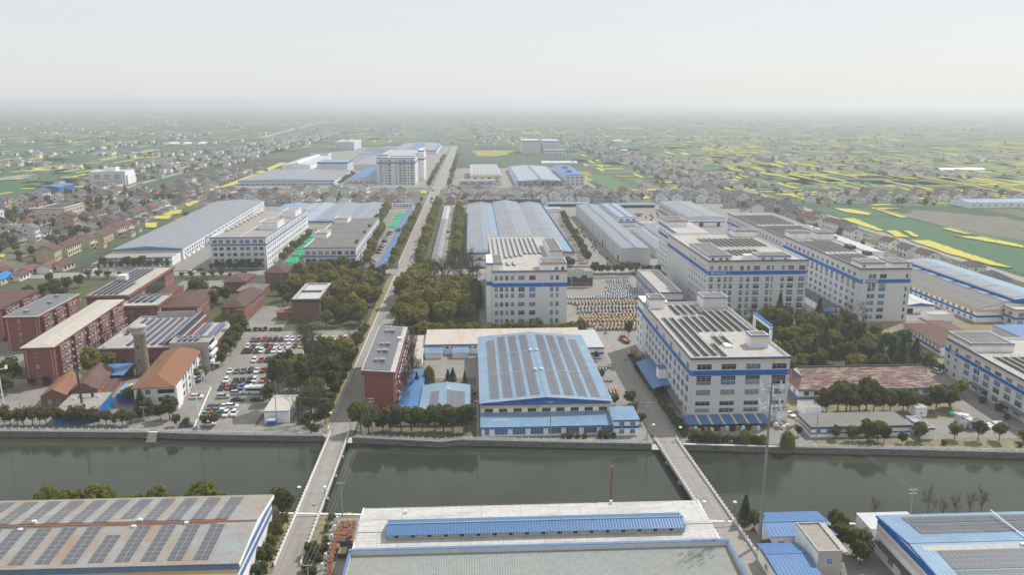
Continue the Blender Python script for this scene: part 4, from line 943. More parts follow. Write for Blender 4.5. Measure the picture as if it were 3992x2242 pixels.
# C2: the tall block
b = block('tall_block', 'tallest white block, wide facade full of small paired windows', 126.3, 412, 54.2, 90, 31.0, 8)
b.ring('blue_stripe', 24.0, 26.1, 'band_blue', 0.07)
cols = [(2.0, 1.7), (6.3, 1.5), (9.6, 1.5), (12.6, 1.6), (18.4, 1.8), (22.0, 1.6), (26.6, 3.2), (32.8, 1.8), (35.3, 0.9), (41.0, 1.6), (45.4, 3.2), (51.4, 3.2)]
for fl in range(7):
    z = 1.6 + 3.72 * fl
    for c, w in cols:
        if abs(z - 24.0) < 2.4 and z < 24.5 and z + 1.6 > 24: continue
        b.win('f', [c], [z], w, 1.45, 2 if w > 1 else 1, 1); b.win('f', [c], [z + 1.75], w, 0.75, 2 if w > 1 else 1, 1, gls=('glass_dark', 'glass_dark', 'glass_grey'))
for c, w in cols: b.win('f', [c], [26.6], w, 1.3, 2 if w > 1 else 1, 1); b.win('f', [c], [28.1], w, 0.7, 1, 1, gls=('glass_dark',))
for z in (3, 7, 11, 15, 19, 22, 27): b.win('l', [5, 10, 15, 20, 25, 30, 35], [z], 1.4, 1.7, 1, 2)
b.win('r', rng(3, 87, 12), [3, 7, 11, 15, 19, 26.8], 2.0, 1.8)
pipes(b, 'f', (0.3, 11.5, 53.6), 30)
b.box('rear_wing', 6.0, 28, 90, 141, -0.3, 31.9, 'wall_white'); b.box('rear_wing_roof', 6.4, 27.6, 90.3, 140.6, 31.9, 32.0, 'roof_flat')
b.ring('rear_wing_band', 31.1, 32.1, 'band_blue', 0.06, 6.0, 28, 90.1, 141); b.ring('rear_wing_cream_band', 30.1, 31.1, 'band_cream', 0.05, 6.0, 28, 90.1, 141); b.ring('rear_wing_stripe', 24, 26.1, 'band_blue', 0.07, 6.0, 28, 90.1, 141)
for z in (3, 6.6, 10.2, 13.8, 17.4, 21, 26.8): b.win('l', rng(95, 139, 7), [z], 2.0, 1.8, 2, 2, x0=6.0)
b.pent(6.4, 20, 118, 140.6, 31.9, 36); b.pent(40, 54, 78, 89.6, 31, 35.5); b.pent(0.2, 12.5, 0.2, 40, 31, 34.6); b.pent(27, 45, 0.5, 11, 31, 34.4)
b.win('f', [2.4, 6.6, 10], [31.8], 1.5, 1.5, 2, 1, y0=0.2); b.win('f', [30, 34.6, 42], [31.8], 1.4, 1.4, 2, 1, y0=0.5)
for k in range(11): b.rack(14.5 + 3.3 * k, 44, 74, 31.0)
for k in range(8): b.rack(15 + 3.0 * k, 18, 36, 31.0)
b.box('water_tank', 20.5, 25, 3, 7, 31.1, 34.2, 'metal_light'); b.box('pipe_run', 13, 52, 40, 40.3, 31.6, 31.9, 'metal_light')
def lettering(b, txt, x, z, size, y=-0.09, emblem=True, gap=0.0):
    r = None
    if emblem:
        q = MB()
        q.lathe([(0.62 * size, 0), (0.62 * size, 0.03)], 20)
        e = q.build('emblem', 'wall_white', b.root); e.location = (x - 0.95 * size, y + 0.02, z + 0.38 * size); e.rotation_euler = (math.pi / 2, 0, 0)
        for i, (a0, rr) in enumerate(((0.2, 0.42), (2.3, 0.42), (4.4, 0.42))):
            q = MB()
            pts = [(math.cos(a0 + 0.25 * k) * rr * size, math.sin(a0 + 0.25 * k) * rr * size, 0.05) for k in range(6)] + [(math.cos(a0 + 0.25 * k) * 0.24 * size, math.sin(a0 + 0.25 * k) * 0.24 * size, 0.05) for k in range(5, -1, -1)]
            q.poly(pts); q.build('emblem_swirl', 'band_blue', e)
    cu = bpy.data.curves.new('lettering', 'FONT'); cu.body = txt; cu.size = size; cu.extrude = 0.02; cu.offset = 0.02 * size; cu.space_character = 1.12 + gap
    cu.materials.append(MATS['wall_white'])
    tmp = bpy.data.objects.new('lettering_source', cu); COL.objects.link(tmp); me = bpy.data.meshes.new_from_object(tmp.evaluated_get(bpy.context.evaluated_depsgraph_get())); bpy.data.objects.remove(tmp)
    o = bpy.data.objects.new('lettering', me); COL.objects.link(o); o.parent = b.root; o.location = (x, y, z); o.rotation_euler = (math.pi / 2, 0, 0)
    return o
lettering(b, '中天科技集团', 3.4, 24.7, 1.0)

# D: right tower with the big sign
b = block('sign_block', 'seven storey white block whose blue stripe carries a round emblem and four characters', 204.4, 400.2, 27.6, 106, 28.3, 7)
b.ring('blue_stripe', 21.2, 23.3, 'band_blue', 0.07)
for z in (1.5, 5.3, 9.1, 12.9, 16.7, 23.7): b.win('f', [5.4, 7.6], [z + 0.2], 1.7, 2.2, 2, 2); b.win('f', [12.4], [z + 0.2], 3.5, 2.2, 2, 2); b.win('f', [25.3], [z + 0.2], 1.2, 2.2, 1, 2)
b.win('f', [5.4, 7.6], [18.9], 1.7, 2.2); b.win('f', [12.4], [18.9], 3.5, 2.2)
lc = rng(3, 103, 15)
for z in (1.5, 5.3, 9.1, 12.9, 16.7, 19.0, 23.9): b.win('l', lc, [z + 0.2], 3.0, 2.0, 2, 2)
pipes(b, 'l', (10, 38, 66, 90), 27); pipes(b, 'f', (0.3, 27), 27)
b.pent(0.2, 13.4, 96, 105.8, 28.3, 33.2); b.pent(16.5, 27.4, 93, 105.8, 28.3, 33.2); b.pent(0.2, 13, 0.2, 12, 28.3, 32.4); b.pent(16.5, 27.4, 0.2, 14, 28.3, 32.4)
b.win('f', [1.6], [29.8], 1.2, 1.6, 1, 2, y0=0.2); b.win('f', [25.5], [29.8], 1.2, 1.6, 1, 2, y0=0.2)
for k in range(7): b.rack(3 + 3.1 * k, 52, 90, 28.3, 1.6, 0.8); b.rack(3 + 3.1 * k, 16, 46, 28.3, 1.6, 0.8) if k < 6 else None
b.box('condenser', 23, 26, 40, 46, 28.4, 30.4, 'metal_dark'); b.box('condenser', 22.6, 26, 60, 68, 28.4, 30.4, 'metal_dark')
lettering(b, '中天科技', 3.8, 21.75, 1.5)
b.box('door_canopy', -2.5, 0, 8, 20, 3.8, 4.1, 'roof_tar')
q = Bld('skylight_shed', 'blue box beside a row of tilted skylights between the tall block and the sign block', 186, 405, 17, 62, 4.5, 'shed')
q.box('wall', 0, 10, 0, 6, -0.2, 4.6, 'wall_blue_sheet'); q.box('roof', -0.2, 10.2, -0.2, 6.2, 4.6, 4.8, 'roof_blue'); q.box('gallery', 8, 16.4, 10, 60, -0.2, 3.6, 'wall_plain')
for i in range(12): q.part('skylight', MB().slab([(8, 11 + 4 * i, 3.7), (16.4, 11 + 4 * i, 3.7), (16.4, 13.6 + 4 * i, 4.6), (8, 13.6 + 4 * i, 4.6)], 0.1), 'glass_grey')

# E2: low long block behind D
b = block('rear_block', 'long seven storey block with rows of roof panels continuing behind the sign block', 205.2, 508, 36, 118, 27.0, 7)
b.ring('blue_stripe', 19.6, 21.4, 'band_blue', 0.07)
for z in (2, 6, 10, 14, 22.4): b.win('l', rng(2, 116, 18), [z], 2.8, 1.8)
b.win('l', rng(2, 116, 18), [17.4], 2.8, 1.6)
for k in range(9): b.rack(3 + 3.4 * k, 8, 54, 27, 1.8, 0.9); b.rack(3 + 3.4 * k, 60, 110, 27, 1.8, 0.9)
b = Bld('grey_roof_annex', 'long low pale roof along the right wall of the sign block', 262, 560, 40, 130, 7, 'shed'); b.gable('y', 7, 1.5, 0.3, 'wall_plain', 'roof_silver')

# E: four storey block at the right edge
b = block('edge_block', 'four storey white block with lettering on its blue stripe at the right edge', 204.6, 178, 40, 142, 14.6, 4, rz=RAD(0))
b.root.rotation_euler = (0, 0, RAD(-3.2)); b.root.location = (196.6, 178.2, 0)
b.ring('blue_stripe', 9.9, 11.4, 'band_blue', 0.07)
lc = rng(2, 128, 18)
for z in (0.9, 4.3, 7.2): b.win('l', lc, [z + 0.2], 3.9, 2.1, 3, 2)
b.win('l', lc, [11.7], 3.9, 1.4, 3, 1); b.win('l', [133, 138.5], [0.9, 4.4, 7.4, 11.6], 1.7, 1.7, 2, 2); pipes(b, 'l', (40, 79, 117, 130.5), 14)
b.pent(0.2, 18, 124, 141.8, 14.6, 18.4); 
for k in range(8): b.rack(6 + 3.4 * k, 20, 118, 14.6, 1.9, 0.9)
b.box('door_canopy', -2.4, 0, 84, 98, 3.4, 3.7, 'roof_tar'); b.box('door_canopy', -2.4, 0, 108, 119, 3.4, 3.7, 'roof_tar'); b.box('door_canopy', -2.4, 0, 52, 66, 3.4, 3.7, 'roof_tar')
o = lettering(b, '中天科技', 0, 10.2, 1.0, emblem=False); o.location = (-0.1, 138, 10.2); o.rotation_euler = (math.pi / 2, 0, -math.pi / 2)

# centre block
b = block('centre_block', 'seven storey white block with blue stripe standing in the middle of the picture', 10.3, 405, 39.2, 112, 28.0, 7)
b.ring('blue_stripe', 20.3, 22.4, 'band_blue', 0.07)
for z in (0.6, 5.2, 9.8, 14.5, 19.1 - 2.3 + 1.0, 24.0):
    b.win('f', [2.0, 4.7, 7.5, 10.5], [z], 1.6, 2.3, 2, 2); b.win('f', [15.2, 20.9], [z], 3.2, 2.3, 3, 2); b.win('f', [31.1, 34.0], [z], 1.5, 2.3, 2, 2)
b.win('l', rng(30, 110, 14), [5.2, 9.8, 14.5, 18, 24], 2.6, 2.2); pipes(b, 'f', (26.5,), 27)
b.box('stair_tower', -3.0, 0, 4, 28, -0.3, 32.5, 'wall_white'); b.ring('stair_tower_band', 31.6, 32.5, 'band_blue', 0.06, -3, 0, 4, 28); b.ring('stair_tower_cream_band', 30.6, 31.6, 'band_cream', 0.05, -3, 0, 4, 28); b.ring('stair_tower_stripe', 20.3, 22.4, 'band_blue', 0.08, -3, 0, 4, 28)
b.pent(0.2, 5.6, 4, 28, 28, 32.4); b.pent(25.2, 39, 0.3, 15, 28, 33); b.pent(33, 40.6, 36, 78, 28, 32.8)
b.win('f', [33.5, 36.8], [28.8], 1.7, 2.0, 2, 2, y0=0.3)
for k in range(6): b.rack(2.5 + 2.9 * k, 34 + 2 * k, 106, 28, 1.7, 0.8)
for k in range(4): b.rack(20 + 2.9 * k, 50, 106, 28, 1.7, 0.8)
for k in (8.5, 11.8): b.rack(k, 17, 27, 28, 1.7, 0.8)

# triple hall
b = Bld('triple_hall', 'wide three bay hall with solar covered blue roofs behind the centre block', -3.8, 556, 76, 283, 11.0, 'hall')
for i, (xa, xb, h, r) in enumerate(((0, 25.5, 10.2, 1.8), (25.6, 51.4, 11.6, 2.2), (51.5, 76, 10.2, 1.8))):
    b.gable('y', h, r, 0.1, 'wall_plain', 'roof_skyblue', x0=xa, x1=xb)
    run = (xb - xa) / 2
    for sd in (0, 1):
        gaps = ((1.2, run - 0.9),) if i != 1 else ((1.2, run * 0.5), (run * 0.54, run - 0.8))
        if i == 0 and sd == 1: gaps = ((run * 0.5, run - 1.4),)
        if i == 2 and sd == 1: gaps = ((run * 0.45, run - 0.9),)
        for t0, t1 in gaps:
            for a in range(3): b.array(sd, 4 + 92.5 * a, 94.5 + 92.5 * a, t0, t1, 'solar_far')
b.part('blue_band', MB().box(0, 76, -0.08, 0, 9.2, 10.4), 'band_blue'); b.part('cream_band', MB().box(0, 76, -0.07, 0, 7.6, 9.2), 'band_cream'); b.part('lower_band', MB().box(0, 76, -0.06, 0, 4.4, 5.3), 'band_blue')
b.win('f', [3, 9, 66, 72], [5.5], 3.2, 1.6, 3, 1, gls=('glass_blue',)); b.part('parapet', MB().box(76.05, 76.6, 0, 283, 8, 11.4).box(0, 76.6, 282.9, 283.4, 8, 14.3), 'metal_dark')

def hall(label, x0, y0, w, d, h, rise, wall, roof, sol='solar_far', front=None, n=3, margin=1.0, ridge='y', cat='hall', name='factory_hall', gap=0.9, rz=0.0, segs=1):
    b = Bld(name, label, x0, y0, w, d, h, cat, rz)
    b.gable(ridge, h, rise, 0.3, wall, roof)
    if sol:
        L = d if ridge == 'y' else w; run = (w if ridge == 'y' else d) / 2
        for sd in (0, 1):
            for a in range(n):
                for q in range(segs):
                    tt = margin + (run - margin - gap) * q / segs
                    b.array(sd, margin + (L - 2 * margin) * a / n + 0.2, margin + (L - 2 * margin) * (a + 1) / n - 0.2, tt + (0.2 if q else 0), margin + (run - margin - gap) * (q + 1) / segs, sol)
    return b
b = hall('grey clad hall with a tall pale wall and solar roof right of the triple hall', 107, 559, 21.5, 253, 11.2, 0.8, 'wall_grey', 'roof_blue_y', n=4, margin=1.0)
for o in list(b.root.children):
    pass
for y in (30, 66, 100, 134, 168): b.part('louvre_strip', MB().box(-0.06, 0, y, y + 4, 1, 9.4), 'concrete_wall')
b.part('door', MB().box(-0.07, 0, 8, 13, 0, 5.4), 'dark_void'); b.part('door', MB().box(-0.07, 0, 78, 82, 0, 4.6), 'dark_void')
b = hall('blue roofed hall with two rows of white panels behind the grey clad hall', 137, 741, 20, 108, 7.3, 1.2, 'wall_plain', 'roof_blue_y', 'solar_pale', n=9, margin=2.4, gap=1.6)
b.ring('slate_band', 3.0, 4.4, 'band_slate', 0.06); b.win('f', [4, 10, 16], [5.0], 3.0, 1.5, 2, 1); b.win('l', rng(2, 106, 20), [4.9], 2.6, 1.4, 2, 1)
b = hall('pale solar roofed hall with slate bands at the back right of the works', 204.2, 735, 34.5, 122, 8.2, 1.3, 'wall_plain', 'roof_skyblue', n=3)
b.ring('slate_band', 3.4, 4.6, 'band_slate', 0.06); b.ring('pink_band', 6.4, 8.0, 'band_pink', 0.05); b.win('l', rng(2, 120, 18), [4.8, 1.0], 3.0, 1.4, 2, 1); b.box('door', 10, 14, -0.08, 0, 0, 3.4, 'dark_void'); b.box('door', 27, 30, -0.08, 0, 0, 3.4, 'dark_void')
b = hall('low grey roofed hall with cream walls squeezed behind the grey clad hall', 138.5, 584, 12, 98, 6.6, 0.9, 'cream_wall', 'roof_skyblue', n=3); b.win('l', rng(2, 96, 14), [3.0], 3.0, 2.0, 2, 1)
b = hall('grey roofed hall with slate bands left of the tall block', 153, 590, 13, 108, 7.4, 0.9, 'wall_plain', 'roof_skyblue', n=3); b.ring('slate_band', 3.0, 4.2, 'band_slate', 0.06); b.win('l', rng(2, 106, 16), [4.8], 2.4, 1.4)
b = Bld('flat_store', 'small flat roofed store with slate bands between the rear halls', 152, 704, 16, 14, 7.6, 'store'); b.walls('wall_plain'); b.flat('roof_flat', 0.6); b.ring('slate_band', 6.0, 7.0, 'band_slate', 0.05); b.win('l', [3, 8], [3], 2, 1.4)
for x0, x1, y, lb in ((84, 132, 884, 'long low blue shed roof closing the yard behind the triple hall'), (160, 204, 872, 'long low blue shed roof at the back of the drum yard')):
    b = Bld('store_shed', lb, x0, y, x1 - x0, 7, 4, 'shed'); b.walls('wall_plain'); b.part('roof', MB().slab([(-0.4, -0.6, 3.9), (x1 - x0 + 0.4, -0.6, 3.9), (x1 - x0 + 0.4, 7, 4.6), (-0.4, 7, 4.6)], 0.12), 'roof_skyblue_x')
    b.box('opening', 1, x1 - x0 - 1, -0.06, 0, 0, 3, 'dark_void')
b = Bld('store_shed', 'small blue roofed open shed behind the top right of the triple hall', 78, 840, 17, 12, 4, 'shed'); b.walls('wall_plain'); b.part('roof', MB().slab([(-0.4, -0.6, 3.8), (17.4, -0.6, 3.8), (17.4, 12, 4.6), (-0.4, 12, 4.6)], 0.12), 'roof_skyblue_x')

# long panel-roofed bicycle shelter and its yard, left of the triple hall
b = Bld('panel_shelter', 'very long narrow shelter roofed with two rows of pale panels beside the main road', -30.2, 560, 6.4, 312, 3.0, 'shelter')
for sd, (xa, xb, za, zb) in enumerate(((0, 3.0, 2.6, 3.3), (3.4, 6.4, 3.3, 2.6))):
    for k in range(13): b.part('solar_array', MB().slab([(xa, 1 + 24 * k, za), (xb, 1 + 24 * k, zb), (xb, 24.3 + 24 * k, zb), (xa, 24.3 + 24 * k, za)], 0.1), 'solar_far' if k < 9 else 'roof_silver')
b.part('shelter_wall', MB().box(6.0, 6.2, 0, 312, 0, 2.6), 'wall_plain'); b.part('gutter', MB().box(3.02, 3.38, 0, 312, 3.0, 3.15), 'metal_dark')
for k in range(27): b.part('post', MB().box(0.5, 0.65, 1 + 12 * k - 0.4 * (k > 25), 1.15 + 12 * k, 0, 2.7), 'metal_grey')

# ================================================================== LEFT WORKS
b = hall('very long hall with pale grey solar roof and blue ridge on the left', -264.5, 590, 50, 292, 8.6, 2.0, 'wall_white', 'roof_skyblue', n=7, margin=1.2, gap=1.2, rz=RAD(2.6))
b.part('gable_panel', MB().poly([(0, -0.06, 7.4), (50, -0.06, 7.4), (50, -0.06, 8.5), (25, -0.06, 10.5), (0, -0.06, 8.5)]), 'band_slate'); b.part('pink_band', MB().box(0, 50, -0.07, 0, 6.6, 7.4), 'band_pink')
b.win('r', rng(3, 289, 48), [5.2, 2.6], 3.0, 1.5, 2, 1); b.win('r', rng(3, 289, 24), [0.3], 3.0, 1.6, 2, 1)
b.part('front_annex', MB().box(-1.5, 48.5, -21, 0, -0.3, 6.0), 'wall_white'); b.part('annex_roof', MB().box(-1.2, 48.2, -20.7, -0.1, 6.0, 6.15), 'roof_brownslab'); b.part('annex_top_band', MB().box(-1.6, 48.6, -21.1, -21, 5.4, 6.5), 'band_slate'); b.part('annex_band', MB().box(-1.5, 48.5, -21.07, -21, 2.2, 3.4), 'band_slate')
b.win('f', rng(0, 47, 12), [3.6], 1.9, 1.7, 2, 2, y0=-21); b.win('f', rng(0, 47, 12), [0.3], 1.9, 1.7, 2, 2, y0=-21)
for k in range(14): b.part('duct', MB().box(50.1, 53.6, 60 + 13 * k, 63 + 13 * k, 6.4, 7.6), 'metal_grey')
b.part('duct_main', MB().box(54, 55, 60, 240, 7.0, 8.0), 'metal_light')

b = block('slate_band_block', 'five storey white block with slate bands and brown gravelled roof on the left', -182.4, 557, 38.2, 146, 21.8, 5, roofm='roof_brownslab', b1='band_slate', b2='band_pink')
b.ring('slate_stripe', 16.6, 18.0, 'band_slate', 0.07)
for z in (1.2, 5.3, 9.4, 13.5, 18.6): b.win('f', [3, 7.2, 12.2, 16.4, 21.4, 25.6, 30.6, 34.8], [z], 2.7, 2.2, 2, 2, gls=('glass_blue', 'glass_blue', 'glass_dark', 'glass_grey'))
for z in (1.2, 5.3, 9.4, 13.5, 18.6): b.win('r', rng(2, 144, 26), [z], 2.2, 2.0, 2, 2)
b.pent(24, 37.8, 38, 60, 21.8, 27.4, roof='roof_brownslab', b='band_pink', c='wall_white'); b.pent(27, 37.8, 100, 124, 21.8, 27.4, roof='roof_brownslab', b='band_pink', c='wall_white')
b.box('roof_walk', 18, 19.6, 2, 140, 21.85, 22.1, 'parapet_grey')
for k in range(10): b.box('roof_unit', 1.5, 4.5, 30 + 11 * k, 33 + 11 * k, 21.9, 23.4, 'metal_grey')
b = block('tar_roof_block', 'four storey white block with dark tarred roof right of the slate band block', -118, 554, 36.6, 144, 14.8, 4, roofm='roof_tar', b1='band_slate', b2='band_pink', ph=0.8)
b.ring('slate_stripe', 8.4, 9.8, 'band_slate', 0.07)
for z in (1.2, 5.0, 10.4): b.win('f', [2.8, 7.2, 11.8, 16.2, 21, 25, 30, 34], [z], 2.9, 2.5, 2, 2, gls=('glass_grey', 'glass_pale', 'glass_blue', 'glass_dark'))
for z in (1.2, 5.0, 10.4): b.win('r', rng(2, 142, 30), [z], 2.2, 2.2, 2, 2, gls=('glass_blue', 'glass_dark', 'glass_blue'))
b.pent(0.3, 9, 42, 60, 14.8, 19, roof='roof_brownslab', b='band_slate', c='band_pink'); b.pent(2, 13, 118, 140, 14.8, 19, roof='roof_brownslab', b='band_slate', c='band_pink'); b.part('roof_joint', MB().box(0.4, 36.2, 71.5, 72, 14.85, 15.15), 'parapet_grey')
for y in (20, 24, 66, 96, 99): b.box('roof_unit', 33, 35, y, y + 1.6, 14.85, 16.6, 'metal_dark')
# saw of four solar gables behind
b = Bld('multi_bay_hall', 'broad four bay solar roofed hall behind the tar roofed block', -200, 733, 108, 132, 8.0, 'hall')
for i, (xa, xb) in enumerate(((0, 27), (27.1, 54), (54.1, 81), (81.1, 108))):
    b.gable('y', 7.6, 1.6, 0.1, 'wall_plain', 'roof_skyblue', x0=xa, x1=xb)
    for sd in (0, 1):
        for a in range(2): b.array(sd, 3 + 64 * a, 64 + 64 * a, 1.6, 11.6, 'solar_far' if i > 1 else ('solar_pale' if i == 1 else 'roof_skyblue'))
b.part('blue_band', MB().box(0, 108, -0.08, 0, 6.4, 8.0), 'band_blue'); b.part('cream_band', MB().box(0, 108, -0.07, 0, 4.8, 6.4), 'band_cream'); b.part('side_band', MB().box(108, 108.08, 0, 132, 6.2, 7.7), 'band_blue'); b.part('side_cream_band', MB().box(108, 108.07, 0, 132, 4.6, 6.2), 'band_cream')
b.win('r', rng(2, 130, 20), [1.4], 3, 2.4, 2, 1)
b = Bld('gate_house', 'small white gatehouse with pale blue roof at the far end of the left yard', -88.5, 884, 23, 8, 4.4, 'gatehouse'); b.walls('wall_plain'); b.box('roof', -0.6, 23.6, -0.6, 8.6, 4.4, 4.7, 'roof_skyblue_x'); b.win('f', rng(1, 22, 6), [1.4], 2.2, 1.6, 2, 1)
for lb, y0, y1, x in (('long blue curved roof car shelter beside the main road, nearer one', 547, 697, -66.6), ('long blue curved roof car shelter beside the main road, farther one', 717, 854, -69.0)):
    b = Bld('car_shelter', lb, x, y0, 5.4, y1 - y0, 3, 'shelter')
    b.part('roof', MB().slab([(0, 0, 2.7), (2.7, 0, 3.2), (2.7, y1 - y0, 3.2), (0, y1 - y0, 2.7)], 0.08).slab([(2.7, 0, 3.2), (5.4, 0, 2.9), (5.4, y1 - y0, 2.9), (2.7, y1 - y0, 3.2)], 0.08), 'roof_blue_y')
    for k in range(int((y1 - y0) / 10)): b.part('post', MB().box(4.9, 5.05, 3 + 10 * k, 3.15 + 10 * k, 0, 2.85), 'metal_grey')
b = Bld('car_shelter', 'narrow blue roofed shelter left of the very long hall', -270, 566, 4, 55, 2.8, 'shelter', rz=RAD(2.6)); b.part('roof', MB().slab([(0, 0, 2.6), (4, 0, 2.9), (4, 55, 2.9), (0, 55, 2.6)], 0.1), 'roof_skyblue')
for k in range(6): b.part('post', MB().box(3.6, 3.75, 2 + 10 * k, 2.15 + 10 * k, 0, 2.7), 'metal_grey')
b = Bld('kiosk', 'little white kiosk with brown pyramid roof at the left works gate', -267.5, 550.5, 6.2, 6, 3.4, 'kiosk'); b.walls('wall_plain'); b.hip(3.4, 1.6, 0.8, 'hroof_brown', inset=3.5); b.win('f', [1.6, 4.6], [0.9], 1.6, 1.5)
# ================================================================== RIGHT BANK, LOW BUILDINGS
b = Bld('tiled_hall', 'long single storey hall with flaking red-brown tiled roof right of the mast', 127, 287.5, 57.5, 22, 5.3, 'hall')
b.walls('wall_plain'); b.part('plinth', MB().box(-0.06, 57.56, -0.06, 22.06, -0.2, 2.2), 'band_slate')
q = MB(); o_ = 0.9; z, r = 5.4, 5.2; gx = 4.2
q.slab([(-o_, -o_, z), (57.5 + o_, -o_, z), (57.5 + o_ - gx, 6.0, z + 3.0), (-o_ + gx, 6.0, z + 3.0)], 0.2).slab([(-o_ + gx, 6.0, z + 3.0), (57.5 + o_ - gx, 6.0, z + 3.0), (57.5 + o_ - gx, 11, z + r), (-o_ + gx, 11, z + r)], 0.2)
q.slab([(57.5 + o_, 22 + o_, z), (-o_, 22 + o_, z), (-o_ + gx, 16, z + 3.0), (57.5 + o_ - gx, 16, z + 3.0)], 0.2).slab([(57.5 + o_ - gx, 16, z + 3.0), (-o_ + gx, 16, z + 3.0), (-o_ + gx, 11, z + r), (57.5 + o_ - gx, 11, z + r)], 0.2)
b.part('roof', q, 'tile_flaking')
q = MB(); q.slab([(-o_, 22 + o_, z), (-o_, -o_, z), (-o_ + gx, 6, z + 2.95), (-o_ + gx, 16, z + 2.95)], 0.2).slab([(57.5 + o_, -o_, z), (57.5 + o_, 22 + o_, z), (57.5 + o_ - gx, 16, z + 2.95), (57.5 + o_ - gx, 6, z + 2.95)], 0.2); b.part('end_roof', q, 'tile_brown')
b.part('gable', MB().poly([(3.3, 16, z + 2.7), (3.3, 6, z + 2.7), (3.3, 11, z + r - 0.2)]), 'wall_white'); b.part('gable', MB().poly([(54.2, 6, z + 2.7), (54.2, 16, z + 2.7), (54.2, 11, z + r - 0.2)]), 'wall_white')
b.part('ridge_tile', MB().box(3, 54.5, 10.7, 11.3, z + r - 0.05, z + r + 0.4), 'metal_dark'); b.part('eave_band', MB().box(-0.9, 58.4, -1.0, -0.9, 4.75, 5.3), 'band_slate')
b.win('f', rng(1, 57, 14), [2.7], 1.9, 1.6, 3, 1, gls=('glass_dark', 'glass_grey')); b.win('l', [4, 9, 14], [2.7], 1.6, 1.5)
b = Bld('small_white_house', 'little white house with flat grey roof beside the phone mast', 123.2, 272, 6, 7.6, 3.6, 'hut'); b.walls('wall_plain'); b.flat('roof_brownslab', 0.25, 0.25, 'wall_plain')
b = Bld('white_hut', 'tiny white hut with one opening in front of the tiled hall', 164.6, 270.5, 4.4, 3.6, 3.4, 'hut'); b.walls('wall_plain'); b.box('roof', -0.2, 4.6, -0.2, 3.8, 3.4, 3.6, 'concrete_wall'); b.box('opening', 1.8, 2.6, -0.05, 0, 1.2, 1.7, 'rust')
b = Bld('grey_roof_building', 'low building with flat dark grey roof and blue band above the right bank', 117.8, 254, 36, 12.4, 3.8, 'building'); b.walls('wall_plain'); b.box('roof', -0.2, 36.2, -0.2, 12.6, 3.85, 4.05, 'roof_dull')
b.ring('blue_band', 3.1, 3.84, 'band_blue', 0.07); b.part('cream_band', MB().box(-0.06, 0, 0, 12.4, 2.2, 3.1), 'band_cream'); b.ring('lower_band', 1.3, 1.8, 'band_blue', 0.05); b.win('f', rng(1, 18, 5), [1.85], 1.2, 1.1)
b = Bld('parapet_store', 'small roofless looking store with blue trimmed parapet beside the cooling equipment', 155.6, 250.6, 4.6, 11, 3.6, 'store'); b.walls('wall_plain'); b.flat('roof_flat', 0.6, 0.25); b.ring('blue_band', 3.5, 4.1, 'band_blue', 0.05)
b = Bld('brown_roof_house', 'single storey building with plain brown hipped roof and cream eaves at the right', 215.8, 341, 24, 38, 5.0, 'building', rz=RAD(-4)); b.walls('wall_plain'); b.hip(5.0, 2.6, 0.7, 'tile_brown', inset=9); b.ring('cream_band', 4.1, 4.7, 'band_cream'); b.part('lower_band', MB().box(-0.06, 0, 0, 38, 1.2, 2.2), 'band_blue'); b.win('l', rng(1, 37, 10), [2.6], 1.6, 1.3)
b = Bld('blue_roof_shed', 'pale walled shed with bright blue roof at the right edge behind the edge block', 258, 338, 30, 30, 6.5, 'shed'); b.walls('wall_grey'); b.box('roof', -0.3, 30.3, -0.3, 30.3, 6.5, 6.8, 'roof_blue')
b = Bld('red_roof_kiosk', 'tiny kiosk with flat red roof near the brown hipped roof', 236, 384, 9, 5, 3.2, 'kiosk'); b.walls('wall_plain'); b.box('roof', -0.4, 9.4, -0.4, 5.4, 3.2, 3.5, 'hroof_red')
b = Bld('gabled_shed', 'small white gabled shed with blue pediment next to the sign block', 240, 416, 17, 46, 4.6, 'shed'); b.gable('y', 4.6, 1.2, 0.3, 'wall_plain', 'roof_silver'); b.part('pediment', MB().poly([(0, -0.06, 4.1), (17, -0.06, 4.1), (17, -0.06, 4.6), (8.5, -0.06, 5.7), (0, -0.06, 4.6)]), 'band_blue'); b.part('cream_band', MB().box(0, 17, -0.07, 0, 3.3, 4.1), 'band_cream'); b.box('door', 1, 4.4, -0.08, 0, 0, 2.9, 'dark_void')
b = Bld('flat_shed', 'low grey flat roofed shed in front of the gabled shed', 244, 398, 13, 9.5, 3.6, 'shed'); b.walls('wall_plain'); b.flat('concrete_wall', 0.5, 0.25)
# big dull hall with blue-glass roof strip
b = Bld('grey_roof_hall', 'big hall with dull grey roof slope and blue roof strips right of the sign block', 268, 396, 44, 108, 9.6, 'hall', rz=RAD(1.5))
b.gable('y', 7.4, 3.2, 0.3, 'wall_plain', 'roof_dull', mid=0.36); b.ring('cream_band', 5.6, 7.0, 'band_cream', 0.06); b.ring('blue_band', 2.6, 3.8, 'band_blue', 0.07); b.win('l', rng(2, 106, 20), [4.0, 0.8], 2.0, 1.4); b.part('seam', MB().slab([b.sp(0, .02, 8, .24), b.sp(0, .98, 8, .24), b.sp(0, .98, 8.3, .24), b.sp(0, .02, 8.3, .24)], .03), 'metal_dark')
for k in range(13): b.part('roof_strip', MB().slab([(16.2, 2 + 8.2 * k, 10.95), (20.4, 2 + 8.2 * k, 10.95), (20.4, (7.2 if k % 2 else 9.6) + 8.2 * k, 10.95), (16.2, (7.2 if k % 2 else 9.6) + 8.2 * k, 10.95)], 0.1), 'roof_blue' if k % 2 else 'roof_skyblue')
